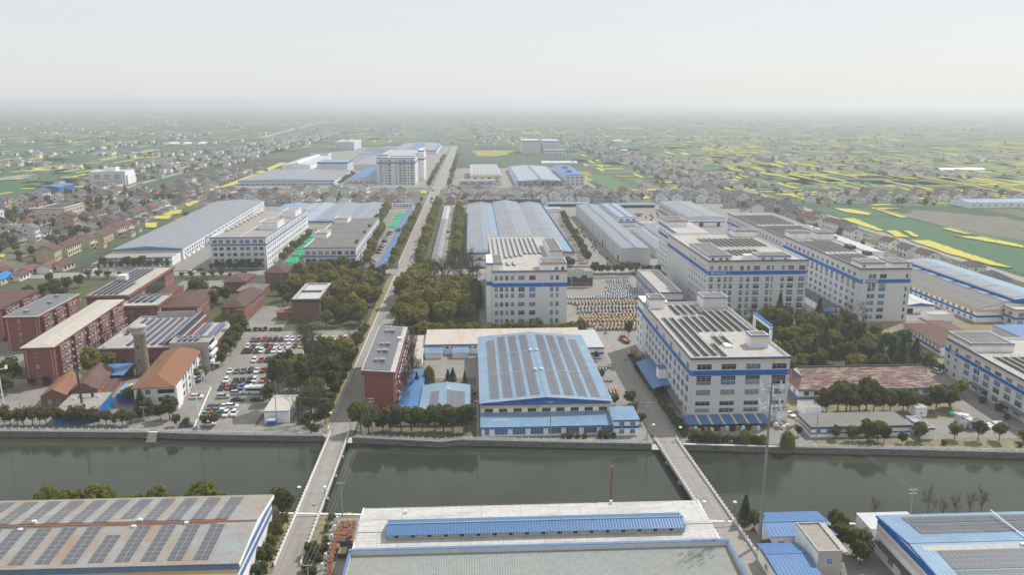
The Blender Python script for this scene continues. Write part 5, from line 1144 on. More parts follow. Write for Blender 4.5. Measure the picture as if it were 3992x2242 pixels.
b.box('upper_wall', 20.6, 43, 1, 107, 8, 12.2, 'band_blue'); b.part('upper_roof', MB().slab([(20.2, 0, 12.3), (32, 0, 13.6), (32, 108, 13.6), (20.2, 108, 12.3)], 0.15).slab([(32, 0, 13.6), (44, 0, 12.3), (44, 108, 12.3), (32, 108, 13.6)], 0.15), 'roof_skyblue')
for k in range(4): b.part('solar_array', MB().slab([(21.4, 3 + 26 * k, 12.6), (30.6, 3 + 26 * k, 13.62), (30.6, 28 + 26 * k, 13.62), (21.4, 28 + 26 * k, 12.6)], 0.1), 'solar_far')
b = Bld('corner_office', 'two storey white office with cream and blue bands at the right edge', 282, 386, 40, 20, 8.8, 'office'); b.walls('wall_white'); b.flat('roof_cream', 0.7); b.ring('top_band', 9.0, 9.5, 'band_blue'); b.ring('cream_band', 7.6, 9.0, 'band_cream'); b.ring('blue_stripe', 4.0, 5.2, 'band_blue', 0.06); b.win('l', [4, 10, 15], [5.6, 1.6], 2.6, 1.9); b.win('f', rng(1, 39, 9), [5.6, 1.6], 2.6, 1.9)

# ================================================================== LEFT CAMPUS (brick)
def brickblock(name, label, x0, y0, w, d, h, cat='building', rz=0.0, trim=0.6):
    b = Bld(name, label, x0, y0, w, d, h, cat, rz); b.walls('brick'); b.ring('cornice', h - 0.7, h, 'brick_trim', trim)
    return b
def dorm(label, x0, y0, w, d, h, rz, roof):
    b = brickblock('brick_dormitory', label, x0, y0, w, d, h, 'dormitory', rz)
    for z in (0.9, 4.2, 7.5, 10.8, 14.0):
        b.win('f', [w * 0.42], [z], 1.1, 1.4, 2, 1)
        b.win('r', rng(2, d - 2, int(d / 5)), [z], 2.8, 1.6, 3, 1, gls=('glass_grey', 'glass_dark', 'glass_pale'))
    n = int(d / 14)
    for k in range(n):
        y = 3 + k * (d - 6) / n; b.part('bay', MB().box(w, w + 1.5, y, y + 6.5, 0, h - 0.75), 'brick'); b.win('r', [y + 1.8, y + 4.7], (0.9, 4.2, 7.5, 10.8, 14.0), 2.3, 1.6, 3, 1, x1=w + 1.5, gls=('glass_grey', 'glass_dark'))
        b.part('drain_pipe', MB().box(w + 1.5, w + 1.62, y + 6.3, y + 6.42, 0, h - 1), 'metal_light')
    acs(b, 'r', rng(2, d - 1, int(d / 3.6)), (0.7, 4.0, 7.3, 10.6, 13.8), 0.55, 0, w + 1.5)
    b.part('drain_pipe', MB().box(0.8, 0.92, -0.12, 0, 0, h - 1), 'metal_light'); b.part('drain_pipe', MB().box(w - 0.9, w - 0.78, -0.12, 0, 0, h - 1), 'metal_light')
    return b
b = dorm('brick dormitory with plain beige hipped slab roof on the campus', -184.6, 321.5, 11.6, 80, 16.6, RAD(3.6), 'roof_cream'); b.hip(16.7, 0.9, 0.9, 'roof_cream', inset=4.5)
b = dorm('brick dormitory with solar covered flat roof behind the beige roofed one', -219, 370.5, 14.6, 44, 16.6, RAD(2.0), 'solar')
b.box('roof', -0.6, 15.2, -0.6, 44.6, 16.6, 16.9, 'parapet_grey')
for k in range(7): b.box('solar_array', 0.2 + 2.05 * k, 2.1 + 2.05 * k, 1, 43.2, 17.0, 17.15, 'solar_dark')
for x, y in ((5, 7), (8, 24), (5, 38)): b.part('roof_hatch', MB().box(x, x + 2, y, y + 2.4, 17.1, 17.9), 'roof_brownslab')
b = dorm('brick dormitory with brown roof cut by the left edge', -247, 385, 17, 40, 16.6, RAD(3), 'brown'); b.hip(16.7, 2.2, 0.9, 'hroof_brown', inset=8)
b = brickblock('office_building', 'brick campus office with solar rows on its long flat roof and a glazed side', -206, 423, 21.5, 76, 13.4, 'office', RAD(2.6), 1.0)
b.flat('roof_flat', 0.5, 0.4, 'brick_trim')
for k in range(5):
    b.part('solar_row', MB().slab([(1.2 + 2.9 * k, 3, 13.9), (3.6 + 2.9 * k, 3, 14.9), (3.6 + 2.9 * k, 73 - (k > 3) * 40, 14.9), (1.2 + 2.9 * k, 73 - (k > 3) * 40, 13.9)], 0.08), 'solar_blue')
b.box('water_tank', 2, 7, 37, 42, 13.5, 16.8, 'metal_light'); b.part('glazing', MB().box(21.5, 21.62, 26, 58, 1, 12), 'glass_dark', 'tall glazed strip'); b.win('r', rng(2, 24, 5) + rng(60, 75, 3), [1.2, 5.2, 9.2], 2.4, 1.8); b.win('f', rng(1, 20, 4), [9.2, 5.2], 2.2, 1.7)
b.box('entrance_wing', 21.5, 31, 40, 62, -0.2, 4.4, 'brick'); b.box('entrance_roof', 21.6, 31.6, 39.5, 62.5, 4.4, 4.8, 'tile_brown')
b = brickblock('campus_annex', 'square brick annex with four solar rows between the campus office and canteen', -184.6, 411, 19.6, 25, 10.6, 'building', RAD(2.6), 0.8); b.flat('roof_flat', 0.5, 0.4, 'brick_trim')
for k in range(4): b.part('solar_row', MB().slab([(1.6 + 3.6 * k, 8, 11.2), (4.6 + 3.6 * k, 8, 12.2), (4.6 + 3.6 * k, 24, 12.2), (1.6 + 3.6 * k, 24, 11.2)], 0.08), 'solar_blue')
b.win('f', rng(1, 19, 5), [6.8, 3.2], 1.8, 1.7); b.win('r', rng(1, 24, 4), [6.8], 1.8, 1.7)
b = brickblock('tiled_wing', 'brick wing with brown tiled roofs and a roof garden beside the annex', -164.5, 418, 17, 42, 8.2, 'building', RAD(2.6), 0.4); b.hip(8.3, 1.6, 0.5, 'hroof_brown', inset=8); b.win('r', rng(1, 41, 9), [1.4, 5.0], 2.2, 1.8); b.win('f', [4, 8, 12], [4.8], 1.8, 1.7)
# canteen
b = brickblock('canteen', 'brick canteen with seven long tilted solar rows behind the concrete water tower', -166.4, 345.5, 32, 55, 7.6, 'canteen', RAD(2.6), 0.0)
b.flat('roof_flat', 0.7, 0.5, 'parapet_grey')
for k in range(7):
    x = 3.0 + 3.55 * k
    b.part('solar_row', MB().slab([(x, 5 if k > 1 else 22, 8.0), (x + 2.6, 5 if k > 1 else 22, 9.1), (x + 2.6, 52, 9.1), (x, 52, 8.0)], 0.08), 'solar_blue')
for k in range(6): b.part('rack_frame', MB().box(2.2 + 1.3 * k, 2.3 + 1.3 * k, 4, 20, 8.1, 8.3), 'metal_grey')
b.part('skylight', MB().slab([(27.2, 3, 9.0), (31.2, 3, 11.4), (31.2, 54, 11.4), (27.2, 54, 9.0)], 0.12), 'solar_pale', 'pale tilted skylight strip'); b.part('skylight_wall', MB().box(31.05, 31.25, 3, 54, 7.6, 11.3), 'metal_dark')
b.part('wall_end', MB().box(8, 27, 54.4, 54.9, 7.6, 10.5), 'concrete_wall')
b.win('f', [3.6, 7], [4.4], 1.3, 1.6); b.win('f', [10.5, 14.2, 22.5, 27], [1.0], 2.4, 2.4, 2, 2, gls=('glass_blue', 'glass_dark')); b.part('drain_pipe', MB().box(2.2, 2.34, -0.14, 0, 0, 7), 'metal_light')
b = Bld('side_shed', 'low grey roofed shed with two solar rows beside the canteen skylight', -134, 352, 14, 44, 5.2, 'shed', rz=RAD(2.6)); b.walls('brick'); b.box('roof', -0.3, 14.3, -0.3, 44.3, 5.2, 5.45, 'concrete_wall')
for k in range(2): b.part('solar_row', MB().slab([(0.8 + 6.6 * k, 2, 5.7), (5.6 + 6.6 * k, 2, 7.2), (5.6 + 6.6 * k, 42, 7.2), (0.8 + 6.6 * k, 42, 5.7)], 0.08), 'solar_blue')
b = Bld('grey_stair_block', 'grey rendered stair block with white balcony bands at the car park', -131.5, 336.3, 16.4, 10, 12.6, 'building', rz=RAD(2.6)); b.walls('concrete_wall'); b.flat('roof_brownslab', 0.6, 0.4, 'concrete_wall')
for k in range(4): b.part('solar_row', MB().slab([(2.4 + 2.4 * k, 3, 13.2), (4.4 + 2.4 * k, 3, 14), (4.4 + 2.4 * k, 9, 14), (2.4 + 2.4 * k, 9, 13.2)], 0.07), 'solar_blue')
for z in (3.2, 6.4, 9.6): b.box('balcony', 16.4, 17.6, 0.5, 10, z, z + 1.2, 'wall_plain')
for z in (1.2, 4.5, 7.7, 10.9): b.box('balcony_opening', 16.4, 16.46, 0.8, 9.6, z, z + 1.6, 'dark_void')
b.box('entrance_slab', 16.4, 20, 1, 10, 2.6, 2.9, 'concrete_wall')
b = Bld('orange_roof_building', 'three storey cream building with orange tiled hipped roof by the wind turbine', -128.2, 290, 14.4, 46, 9.6, 'building', rz=RAD(6.0)); b.walls('house_white'); b.hip(9.7, 3.2, 0.8, 'tile_orange', inset=6.0)
for z in (0.8, 3.9, 7.0): b.box('strip_window', 8.5, 14.46, -0.06, 0, z, z + 1.6, 'dark_void'); b.win('f', [5.0], [z], 1.7, 1.6, 2, 2); b.win('r', rng(2, 45, 9), [z], 3.0, 1.7, 3, 1)
for y in (9, 18, 27, 36): b.box('pilaster', 14.4, 14.9, y, y + 1.6, 0, 9.4, 'wall_plain')
b.box('front_bay', 14.4, 15.4, 0, 7, 0, 9.2, 'wall_plain')
t = thing('water_tower', 'old round concrete water tower with mushroom head beside the canteen', 'water tower', (-142.0, 332.5, 0))
MB().lathe([(2.9, 0), (2.75, 4), (2.35, 18.2), (2.45, 18.4)], 28).build('shaft', 'tower_concrete', t, True)
MB().lathe([(2.4, 18.3), (3.0, 19.2), (3.05, 21.3), (3.25, 21.5), (3.25, 22.1), (2.0, 22.6), (0.5, 22.9)], 28).build('tank', 'concrete_wall', t)
for z in (1.5, 7, 13): MB().box(-0.3, 0.3, -2.95, -2.2, z, z + 0.9).build('window', 'dark_void', t)
# boiler house group
b = Bld('boiler_house', 'old brick boiler house with two brown tiled gables behind the blue box shed', -166, 296, 9, 22, 5.0, 'boiler house', rz=RAD(10)); b.gable('y', 4.6, 2.6, 0.4, 'brick_old', 'tile_orange'); b.win('f', [3, 6], [1.6], 1.2, 1.4)
b = Bld('boiler_house', 'second brick boiler shed with darker brown gable next to the stack', -156.5, 300, 9.4, 25, 5.4, 'boiler house', rz=RAD(10)); b.gable('y', 5.4, 2.8, 0.4, 'brick_old', 'tile_brown'); b.win('r', rng(1, 24, 5), [2], 1.3, 1.4); b.box('side_roof', 9.4, 13.2, 1, 24, 2.6, 3.2, 'tile_brown'); b.box('side_wall', 9.4, 12.8, 1.2, 23.8, -0.2, 2.6, 'brick_old')
b = Bld('blue_box_shed', 'blue sheet metal box shed with flat grey roof beside the row of bank trees', -152.6, 279.5, 14.6, 17.4, 5.0, 'shed', rz=RAD(7)); b.box('wall', 0, 14.6, 0, 17.4, -0.2, 4.9, 'wall_blue_sheet'); b.box('roof', -0.15, 14.75, -0.15, 17.55, 4.9, 5.1, 'roof_brownslab'); b.box('roof_vent', 3, 3.6, 11, 11.6, 5.1, 5.9, 'metal_light'); b.box('roof_vent', 11, 11.6, 12, 12.6, 5.1, 5.9, 'metal_light'); b.part('duct', MB().cyl((9, 13, 5), (9, 13, 8.5), 0.5, n=10).cyl((9, 13, 8.5), (7, 15, 9.3), 0.5, n=10).cyl((7, 15, 9.3), (6, 19, 8.5), 0.5, n=10), 'metal_dark')
t = thing('chimney_stack', 'tall thin dark steel stack on the blue box shed', 'chimney', (-146.5, 287.5, 0)); MB().cyl((0, 0, 5.0), (-0.4, 0, 20.5), 0.42, 0.36, 12).build('stack', 'metal_dark', t); MB().cyl((0, 0, 0), (0, 0, 5.0), 0.5, 0.45, 12).build('stack_base', 'rust', t)
b = Bld('blue_canopy', 'bright blue canopy roof in front of the canteen', -158.2, 320, 12.8, 12.5, 4.8, 'canopy', rz=RAD(2.6)); b.part('roof', MB().slab([(-0.3, 0, 4.4), (13.1, 0, 4.4), (13.1, 12.6, 5.4), (-0.3, 12.6, 5.4)], 0.12), 'roof_blue')
for x in (0.2, 6.4, 12.6): b.box('post', x - 0.1, x + 0.1, 0.3, 0.5, 0, 4.4, 'rust')
b.box('rear_wall', 0, 12.8, 11.5, 12, 0, 5, 'brick')
b = Bld('striped_hut', 'small blue hut with two yellow roof stripes beneath the water tower', -139.5, 300.5, 7, 11, 3.6, 'hut', rz=RAD(6)); b.box('wall', 0, 7, 0, 11, -0.2, 3.6, 'wall_blue_sheet'); b.box('roof', -0.3, 7.3, -0.3, 11.3, 3.6, 3.8, 'roof_skyblue_x')
for x in (2.2, 4.6): b.box('roof_stripe', x, x + 0.9, -0.32, 11.32, 3.8, 3.83, 'band_cream')
b = Bld('white_hut', 'white hut with mossy flat roof at the bank end of the car park', -76.8, 277, 8.9, 16, 4.5, 'hut'); b.walls('wall_plain'); b.box('roof', -0.2, 9.1, -0.2, 16.2, 4.5, 4.7, 'roof_rusty'); b.ring('eave_trim', 4.2, 4.48, 'band_slate', 0.06); b.win('r', [3, 8, 13], [1.4], 1.3, 1.3); acs(b, 'r', [4.5, 9.5], (0.5,), 1.0)
t = thing('skip', 'blue steel skip with pitched lid beside the white hut', 'skip', (-75.2, 274.3, 0)); MB().box(0, 2.8, 0, 2.0, 0.2, 1.9).build('bin', 'wall_blue_sheet', t); MB().slab([(-.1, -.1, 1.95), (2.9, -.1, 1.95), (2.9, 2.1, 2.6), (-.1, 2.1, 2.6)], .1).build('lid', 'metal_grey', t)
# brick villas behind the car park
b = Bld('brick_villa', 'long brick villa with brown hipped roof and gabled bay behind the car park', -134.5, 419, 12, 38, 7.8, 'villa', rz=RAD(-2)); b.walls('brick_old'); b.hip(7.9, 3.4, 0.9, 'hroof_brown', inset=6); b.box('bay', 8, 12.8, -2.4, 8, -0.2, 7.2, 'brick_old'); b.win('r', rng(9, 37, 7), [4.6], 1.3, 1.6); b.win('f', [3], [4.6], 1.2, 1.6)
b = Bld('brick_villa', 'two storey brick villa with brown hipped roof in front of the cross road', -130, 494, 13.4, 20, 10.4, 'villa'); b.walls('brick_old'); b.hip(10.5, 3.2, 0.9, 'hroof_brown', inset=7); b.win('r', rng(1, 19, 4), [1.5, 4.8, 8.0], 1.2, 1.7); b.win('f', [3, 10], [5, 8], 1.2, 1.7)
b = Bld('brick_villa', 'low brick house with brown roof nearest the paved square', -153, 486, 13, 22, 6.6, 'villa'); b.walls('brick_old'); b.hip(6.7, 2.4, 0.9, 'hroof_brown', inset=6.5); b.win('r', rng(1, 21, 4), [1.4, 4], 1.4, 1.4)
b = Bld('flat_villa', 'brick pavilion with two white flat roofs ringed by brown tiles among trees', -96.6, 417.5, 14.4, 38, 11.6, 'villa'); b.walls('brick_old'); b.flat('roof_silver', 0.5, 1.5, 'hroof_brown'); b.ring('tile_skirt', 10.6, 11.7, 'hroof_brown', 0.9); b.box('roof_divider', 1.5, 12.9, 17.5, 18.4, 11.6, 12.6, 'brick_old'); b.win('r', rng(1, 37, 6), [2, 6], 1.4, 1.8); b.box('terrace', -9, 0, 2, 10, -0.2, 3.8, 'brick_old'); b.box('terrace_roof', -9.3, 0, 1.7, 10.3, 3.8, 4.2, 'brick_trim')
b = Bld('grey_hut', 'grey flat roofed hut between the brick villas', -141, 470, 15, 18, 4.4, 'hut'); b.walls('brick_old'); b.box('roof', -0.4, 15.4, -0.4, 18.4, 4.4, 4.7, 'roof_tar')

# ================================================================== FAR WORKS
b = Bld('far_hall', 'huge flat blue-grey solar hall in the far works on the left', -322, 1120, 132, 170, 8.5, 'hall'); b.gable('y', 8.0, 2.4, 0.4, 'wall_white', 'roof_skyblue')
for sd in (0, 1):
    for a in range(3):
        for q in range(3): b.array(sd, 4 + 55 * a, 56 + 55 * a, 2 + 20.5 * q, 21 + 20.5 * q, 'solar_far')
b.part('blue_band', MB().box(0, 132, -0.08, 0, 6.6, 8.0), 'band_slate'); b.part('lower_band', MB().box(0, 132, -0.08, 0, 2.0, 3.0), 'band_blue'); b.win('f', rng(2, 130, 18), [3.4], 4.6, 1.3, 2, 1); b.win('r', rng(2, 168, 18), [3.4], 4, 1.3, 2, 1)
b = Bld('far_silo_hall', 'tall grey box hall with blue roof edge behind the far solar hall', -247, 1300, 48, 66, 20, 'hall'); b.walls('wall_grey'); b.box('roof', 0.3, 47.7, 0.3, 65.7, 20, 20.2, 'roof_skyblue'); b.ring('blue_band', 17.6, 20.3, 'band_blue', 0.1)
b = Bld('far_hall', 'dark blue gabled hall left of the far white tower', -176, 1138, 42, 198, 7.6, 'hall'); b.gable('y', 7.4, 2.4, 0.3, 'wall_white', 'roof_blue_y'); b.ring('blue_band', 2.4, 3.6, 'band_blue', 0.1); b.win('f', rng(2, 40, 5), [4.2], 4.6, 1.4, 2, 1)
b = block('far_tower', 'ten storey white tower with blue stripe in the far works by the road', -132, 1126, 53.4, 200, 37.6, 10)
b.ring('blue_stripe', 30.4, 32.6, 'band_blue', 0.1)
for k in range(9):
    z = 1.6 + 3.75 * k if k < 8 else 33.4
    b.win('f', [5, 7.6, 12.5, 27, 44], [z], 1.7, 2.2, 1, 2); b.win('f', [17.5, 33, 38.6, 49], [z], 4.2, 2.2, 2, 2); b.win('r', rng(4, 196, 14), [z], 3, 2, 2, 1)
b.box('side_tower', 53.4, 62, 70, 120, -0.2, 45, 'wall_white'); b.ring('side_tower_band', 43, 45.1, 'band_blue', 0.1, 53.4, 62, 70, 120); b.ring('side_tower_stripe', 30.4, 32.6, 'band_blue', 0.1, 53.4, 62, 70, 120)
b.pent(0.5, 16, 3, 20, 37.6, 42)
for k in range(9): b.rack(6 + 5 * k, 40, 180, 37.6, 4, 1.6)
b = hall('pale roofed hall behind the far tower', -204, 1392, 44, 205, 7.6, 2.2, 'wall_white', 'roof_skyblue', n=3, margin=3)
b = hall('grey monitor roofed hall at the far left of the far works', -326, 1400, 48, 215, 8, 2.4, 'wall_plain', 'roof_silver', sol=None); b.part('roof_monitor', MB().box(22, 27, 6, 208, 9.8, 13), 'wall_plain')
b = Bld('far_office', 'six storey white office block at the back of the far works', -328, 1965, 46, 128, 19.6, 'office'); b.walls('wall_white'); b.flat('roof_silver', 0.8); b.win('f', rng(2, 44, 7), [2, 6.4, 11, 15], 3.4, 2.2, 2, 1); b.win('r', rng(2, 126, 14), [2, 6.4, 11, 15], 3.4, 2.2, 2, 1); b.pent(14, 28, 60, 80, 19.6, 24)
b = hall('broad blue and grey solar hall at the end of the main road', -178, 1815, 100, 310, 8, 3, 'wall_white', 'roof_blue_y', 'solar_far', n=2, margin=6, gap=14); b.ring('blue_band', 5.5, 7.4, 'band_blue', 0.1)
for lb, x0, y0, w, d in (('low blue roofed shed left of the far works office', -345, 1740, 40, 30), ('low blue roofed shed in the middle of the far works', -240, 1700, 56, 40), ('long low blue shed roof in front of the pink building site', -222, 1790, 80, 16), ('narrow grey solar shed in the far works', -150, 1600, 34, 190)):
    b = Bld('far_shed', lb, x0, y0, w, d, 6, 'shed'); b.gable('y' if d > w else 'x', 6, 1.6, 0.4, 'wall_plain', 'roof_blue_y' if 'blue' in lb else 'roof_silver')
sheet('building_site', rect(-260, -165, 1930, 2060), 0.03, 'fallow')
b = Bld('boundary_wall', 'long white boundary wall in front of the far works', -322, 1090, 262, 0.6, 4, 'wall'); b.box('wall', 0, 262, 0, 0.6, -0.2, 4.0, 'wall_plain')
b = Bld('fin_roof_block', 'cream banded workshop with pale finned roof right of the road', -2, 1120, 44, 200, 14, 'workshop'); b.walls('wall_white'); b.box('roof', 0.3, 43.7, 0.3, 199.7, 14, 14.2, 'roof_flat'); b.ring('cream_band', 12.4, 13.8, 'band_cream', 0.1); b.win('f', rng(2, 42, 4), [9, 4.6], 5.4, 2.6, 3, 1)
for k in range(9): b.part('roof_fin', MB().slab([(2 + 4.6 * k, 4, 14.6), (5.4 + 4.6 * k, 4, 16), (5.4 + 4.6 * k, 190, 16), (2 + 4.6 * k, 190, 14.6)], 0.2), 'roof_silver')
b = Bld('roadside_office', 'two storey cream banded office facing the village right of the road', -17, 1094, 50, 16, 9.4, 'office'); b.walls('cream_wall'); b.flat('roof_flat', 0.7, pmat='wall_plain'); b.ring('blue_band', 4, 5, 'band_slate', 0.1); b.win('f', rng(2, 48, 4), [5.6], 8, 2, 4, 1)
b = hall('pale solar gridded hall with blue eaves right of the road', 62, 1107, 68, 262, 6.6, 2.6, 'wall_white', 'roof_blue_y', 'solar_pale', n=4, margin=4, gap=2); b.part('blue_band', MB().box(0, 68, -0.1, 0, 5.6, 6.8), 'band_blue'); b.win('f', rng(2, 66, 8), [2.4], 4, 1.6, 2, 1)
b = Bld('blue_roof_block', 'three storey white block with bright blue roof beside the solar gridded hall', 131, 1112, 27, 172, 14.6, 'factory block'); b.walls('wall_white'); b.part('roof', MB().slab([(-0.5, -0.5, 14.6), (13.5, -0.5, 15.6), (13.5, 172.5, 15.6), (-0.5, 172.5, 14.6)], 0.2).slab([(13.5, -0.5, 15.6), (27.5, -0.5, 14.6), (27.5, 172.5, 14.6), (13.5, 172.5, 15.6)], 0.2), 'roof_blue_y'); b.win('f', [4, 10.5, 17, 23], [1.6, 5.8, 10.2], 3.6, 2, 2, 1); b.part('cooling_unit', MB().box(8, 14, 40, 56, 15, 18), 'roof_blue_y'); b.part('cooling_unit', MB().box(10, 16, 110, 126, 15, 18), 'roof_blue_y')
for lb, x0, y0, w, d, h in (('far white block with blue and cream bands, left of the distant pair', 116, 1830, 42, 100, 28), ('far white block with blue roof edge, right of the distant pair', 163, 1830, 40, 100, 27), ('low far office with blue stripe in front of the distant pair', 158, 1724, 46, 26, 12.5)):
    b = Bld('distant_block', lb, x0, y0, w, d, h, 'building'); b.walls('wall_white'); b.flat('roof_silver', 0.8); b.ring('blue_band', h - 2.2, h, 'band_blue', 0.1); b.ring('cream_band', h - 6, h - 4, 'band_cream', 0.1); b.win('f', rng(2, w - 2, 6), rng(0.5, h - 8, 4), 3, 1.8, 1, 1); b.win('l', rng(2, d - 2, 8), rng(0.5, h - 8, 4), 3, 1.8, 1, 1)
for lb, x0, x1, y0, y1 in (('long white polytunnel behind the solar gridded hall', 133, 202, 1524, 1545), ('far white greenhouse block beyond the pond on the left', -844, -737, 2290, 2345), ('small white polytunnel on the plain right of centre', 330, 372, 1900, 1912), ('white polytunnel pair in the middle distance right', 420, 470, 2380, 2400), ('bright white sheeted roof at the far right', 800, 880, 1330, 1350), ('white greenhouse far right of the road', 300, 360, 1985, 1999)):
    t = thing('greenhouse', lb, 'greenhouse', (x0, y0, 0)); q = MB(); w, d = x1 - x0, y1 - y0
    q.lathe([(1, 0), (1, 1)], 4) if False else None
    for i in range(6):
        a0, a1 = math.pi * i / 6, math.pi * (i + 1) / 6
        q.poly([(0, d/2 - d/2 * math.cos(a0), 4 * math.sin(a0)), (w, d/2 - d/2 * math.cos(a0), 4 * math.sin(a0)), (w, d/2 - d/2 * math.cos(a1), 4 * math.sin(a1)), (0, d/2 - d/2 * math.cos(a1), 4 * math.sin(a1))])
    q.build('cover', 'plastic_sheet', t, True)
b = Bld('town_office', 'white town office with tall columns left of the villages', -536, 1150, 48, 44, 18, 'office', rz=RAD(6)); b.walls('wall_white'); b.flat('roof_silver', 1.0); b.box('portico', 49, 50, 4, 40, 0, 14, 'wall_white'); b.win('r', rng(3, 41, 9), [2, 6, 10], 2.4, 3, 1, 1); b.win('f', rng(4, 44, 3), [9, 12.5], 8, 1.6, 3, 1); b.pent(16, 32, 14, 30, 18, 24, bands=False)
b = Bld('blue_hall', 'bright blue sheet metal hall with white door among the left villages', -556, 1054, 26, 42, 8.4, 'hall'); b.gable('y', 7.4, 1.8, 0.2, 'wall_blue_sheet', 'roof_blue_y'); b.box('door', 7, 12, -0.06, 0, 0, 4.4, 'metal_light')
b = Bld('grey_tenement', 'large cream three storey building with dark hipped roof in the left village', -424, 792, 28, 40, 14, 'building'); b.walls('house_cream'); b.hip(13.4, 2.6, 0.4, 'hroof_dark', inset=10); b.win('f', rng(1, 27, 4), [2, 6.4], 2.6, 1.8); b.win('r', rng(1, 39, 8), [1.4, 5.2, 9.2], 2.4, 1.8)
b = Bld('white_works', 'white flat block with orange stair box cut by the left edge', -500, 770, 36, 40, 10, 'building'); b.walls('house_white'); b.flat('roof_flat', 0.6); b.box('stair_box', 8, 20, 12, 30, 10, 15, 'hroof_red'); b.win('r', rng(1, 39, 6), [2, 6], 2.4, 1.8)
b = Bld('pink_depot', 'pale roofed depot along the right edge beyond the waste ground', 548, 850, 90, 34, 6, 'depot'); b.gable('x', 6, 2, 0.4, 'wall_plain', 'roof_skyblue_x'); b.win('f', rng(2, 88, 10), [2.6], 2.2, 1.2)
# ================================================================== TREES
RT = random.Random(11)
def _quad(mb, c, nrm, s, r, m=0, asp=1.0):
    n = Vector(nrm).normalized(); u = n.orthogonal().normalized(); w = n.cross(u)
    a = r.uniform(0, 6.28); u2 = (u * math.cos(a) + w * math.sin(a)) * s; w2 = (w * math.cos(a) - u * math.sin(a)) * s * asp
    C = Vector(c); mb.poly([C - u2 - w2, C + u2 - w2 * 0.6, C + u2 * 0.7 + w2, C - u2 * 0.8 + w2 * 0.9], m)
def crown_broad(seed, n=1500, clumps=30, leaf_s=0.085, zs=0.85, mat='leaf_evergreen', z0=0.55, open_=0.0):
    r = random.Random(seed); mb = MB(); cs = []
    while len(cs) < clumps:
        d = Vector((r.gauss(0, 1), r.gauss(0, 1), r.gauss(0.25, 1))).normalized(); q = r.uniform(0.42, 0.78)
        c = Vector((d.x * q, d.y * q, d.z * q * zs))
        if all((c - k).length > 0.2 for k, _ in cs) or r.random() < 0.2: cs.append((c, r.uniform(0.2, 0.40)))
    cs.append((Vector((0, 0, 0)), 0.5))
    for i in range(n):
        c, rad = r.choice(cs); d = Vector((r.gauss(0, 1), r.gauss(0, 1), r.gauss(0.3, 1))).normalized()
        p = c + d * rad * r.uniform(0.7, 1.05)
        nn = (d + Vector((r.gauss(0, .5), r.gauss(0, .5), r.gauss(0.2, .5))))
        _quad(mb, (p.x, p.y, p.z + z0 + zs), nn, leaf_s * r.uniform(0.6, 1.3), r)
    return mb.mesh('crown', [mat])
def trunk_mesh(h, r0, seed, z=1.0):
    r = random.Random(seed); mb = MB(); mb.cyl((0, 0, -0.1), (0.02, 0.01, h), r0, r0 * 0.6, 7)
    for i in range(5):
        a = r.uniform(0, 6.28); mb.cyl((0.01, 0, h * 0.85), (0.45 * math.cos(a), 0.45 * math.sin(a), h + r.uniform(0.3, 0.7)), r0 * 0.5, r0 * 0.2, 5)
    return mb.mesh('trunk', ['bark'])
def crown_conifer(seed, n=2200):
    r = random.Random(seed); mb = MB(); L = 13
    for i in range(n):
        t = r.random() ** 0.75; k = int(t * L) / L; z = 0.35 + 2.9 * (1 - 0.0) * (1 - (1 - k) ) + 0.0
        rad = (1 - k) * 1.15 + 0.05; q = rad * math.sqrt(r.random()) * (0.75 + 0.25 * math.sin(7 * i)); a = r.uniform(0, 6.28)
        z = 0.3 + 3.0 * k + (1 - q / max(rad, .01)) * 0.22 - q * 0.12
        _quad(mb, (q * math.cos(a), q * math.sin(a), z), (math.cos(a) * .5 + r.gauss(0, .3), math.sin(a) * .5 + r.gauss(0, .3), 1), 0.075 * r.uniform(.6, 1.3), r, 0, 1.6)
    return mb.mesh('crown', ['leaf_conifer'])
def crown_bare(seed, n=900, tall=1.6, mat='leaf_bare', droop=0.0):
    r = random.Random(seed); mb = MB()
    def br(p, d, L, w, lev):
        e = p + d * L; u = d.orthogonal().normalized() * w
        mb.poly([p - u, p + u, e + u * 0.5, e - u * 0.5])
        v = d.cross(u).normalized() * w; mb.poly([p - v, p + v, e + v * 0.5, e - v * 0.5])
        if lev == 0: return
        for i in range(4 if lev > 1 else 5):
            dd = (d + Vector((r.gauss(0, .55), r.gauss(0, .55), r.gauss(0.12 - droop, .4)))).normalized()
            br(p + d * L * r.uniform(0.45, 1.0), dd, L * r.uniform(0.5, 0.75), w * 0.6, lev - 1)
    for k in range(3): br(Vector((0, 0, 0.5 + 0.3 * k)), Vector((r.gauss(0, .35), r.gauss(0, .35), 1)).normalized(), 0.62 * tall / 1.4, 0.022, 4)
    return mb.mesh('crown', [mat])
def crown_willow(seed, n=1300):
    r = random.Random(seed); mb = MB()
    for i in range(n):
        a = r.uniform(0, 6.28); q = math.sqrt(r.random()); h = r.random() ** 0.7
        top = 1.9 - 0.7 * q * q; z = top - h * (0.3 + 1.2 * q)
        n_ = (math.cos(a) + r.gauss(0, .3), math.sin(a) + r.gauss(0, .3), 0.25); C = Vector((q * math.cos(a) * .85, q * math.sin(a) * .85, max(0.15, z)))
        s = 0.035; u = Vector((-math.sin(a), math.cos(a), 0)) * s; d = Vector((0, 0, 0.13)); mb.poly([C - u - d, C + u - d, C + u + d, C - u + d])
    return mb.mesh('crown', ['leaf_willow'])
TK = {}
TK['evergreen'] = [(crown_broad(s, 2000, 34), trunk_mesh(0.75, 0.07, s)) for s in (1, 2, 3, 4)]
TK['dark'] = [(crown_broad(s, 2000, 30, mat='leaf_dark', zs=1.0), trunk_mesh(0.75, 0.07, s)) for s in (5, 6, 7)]
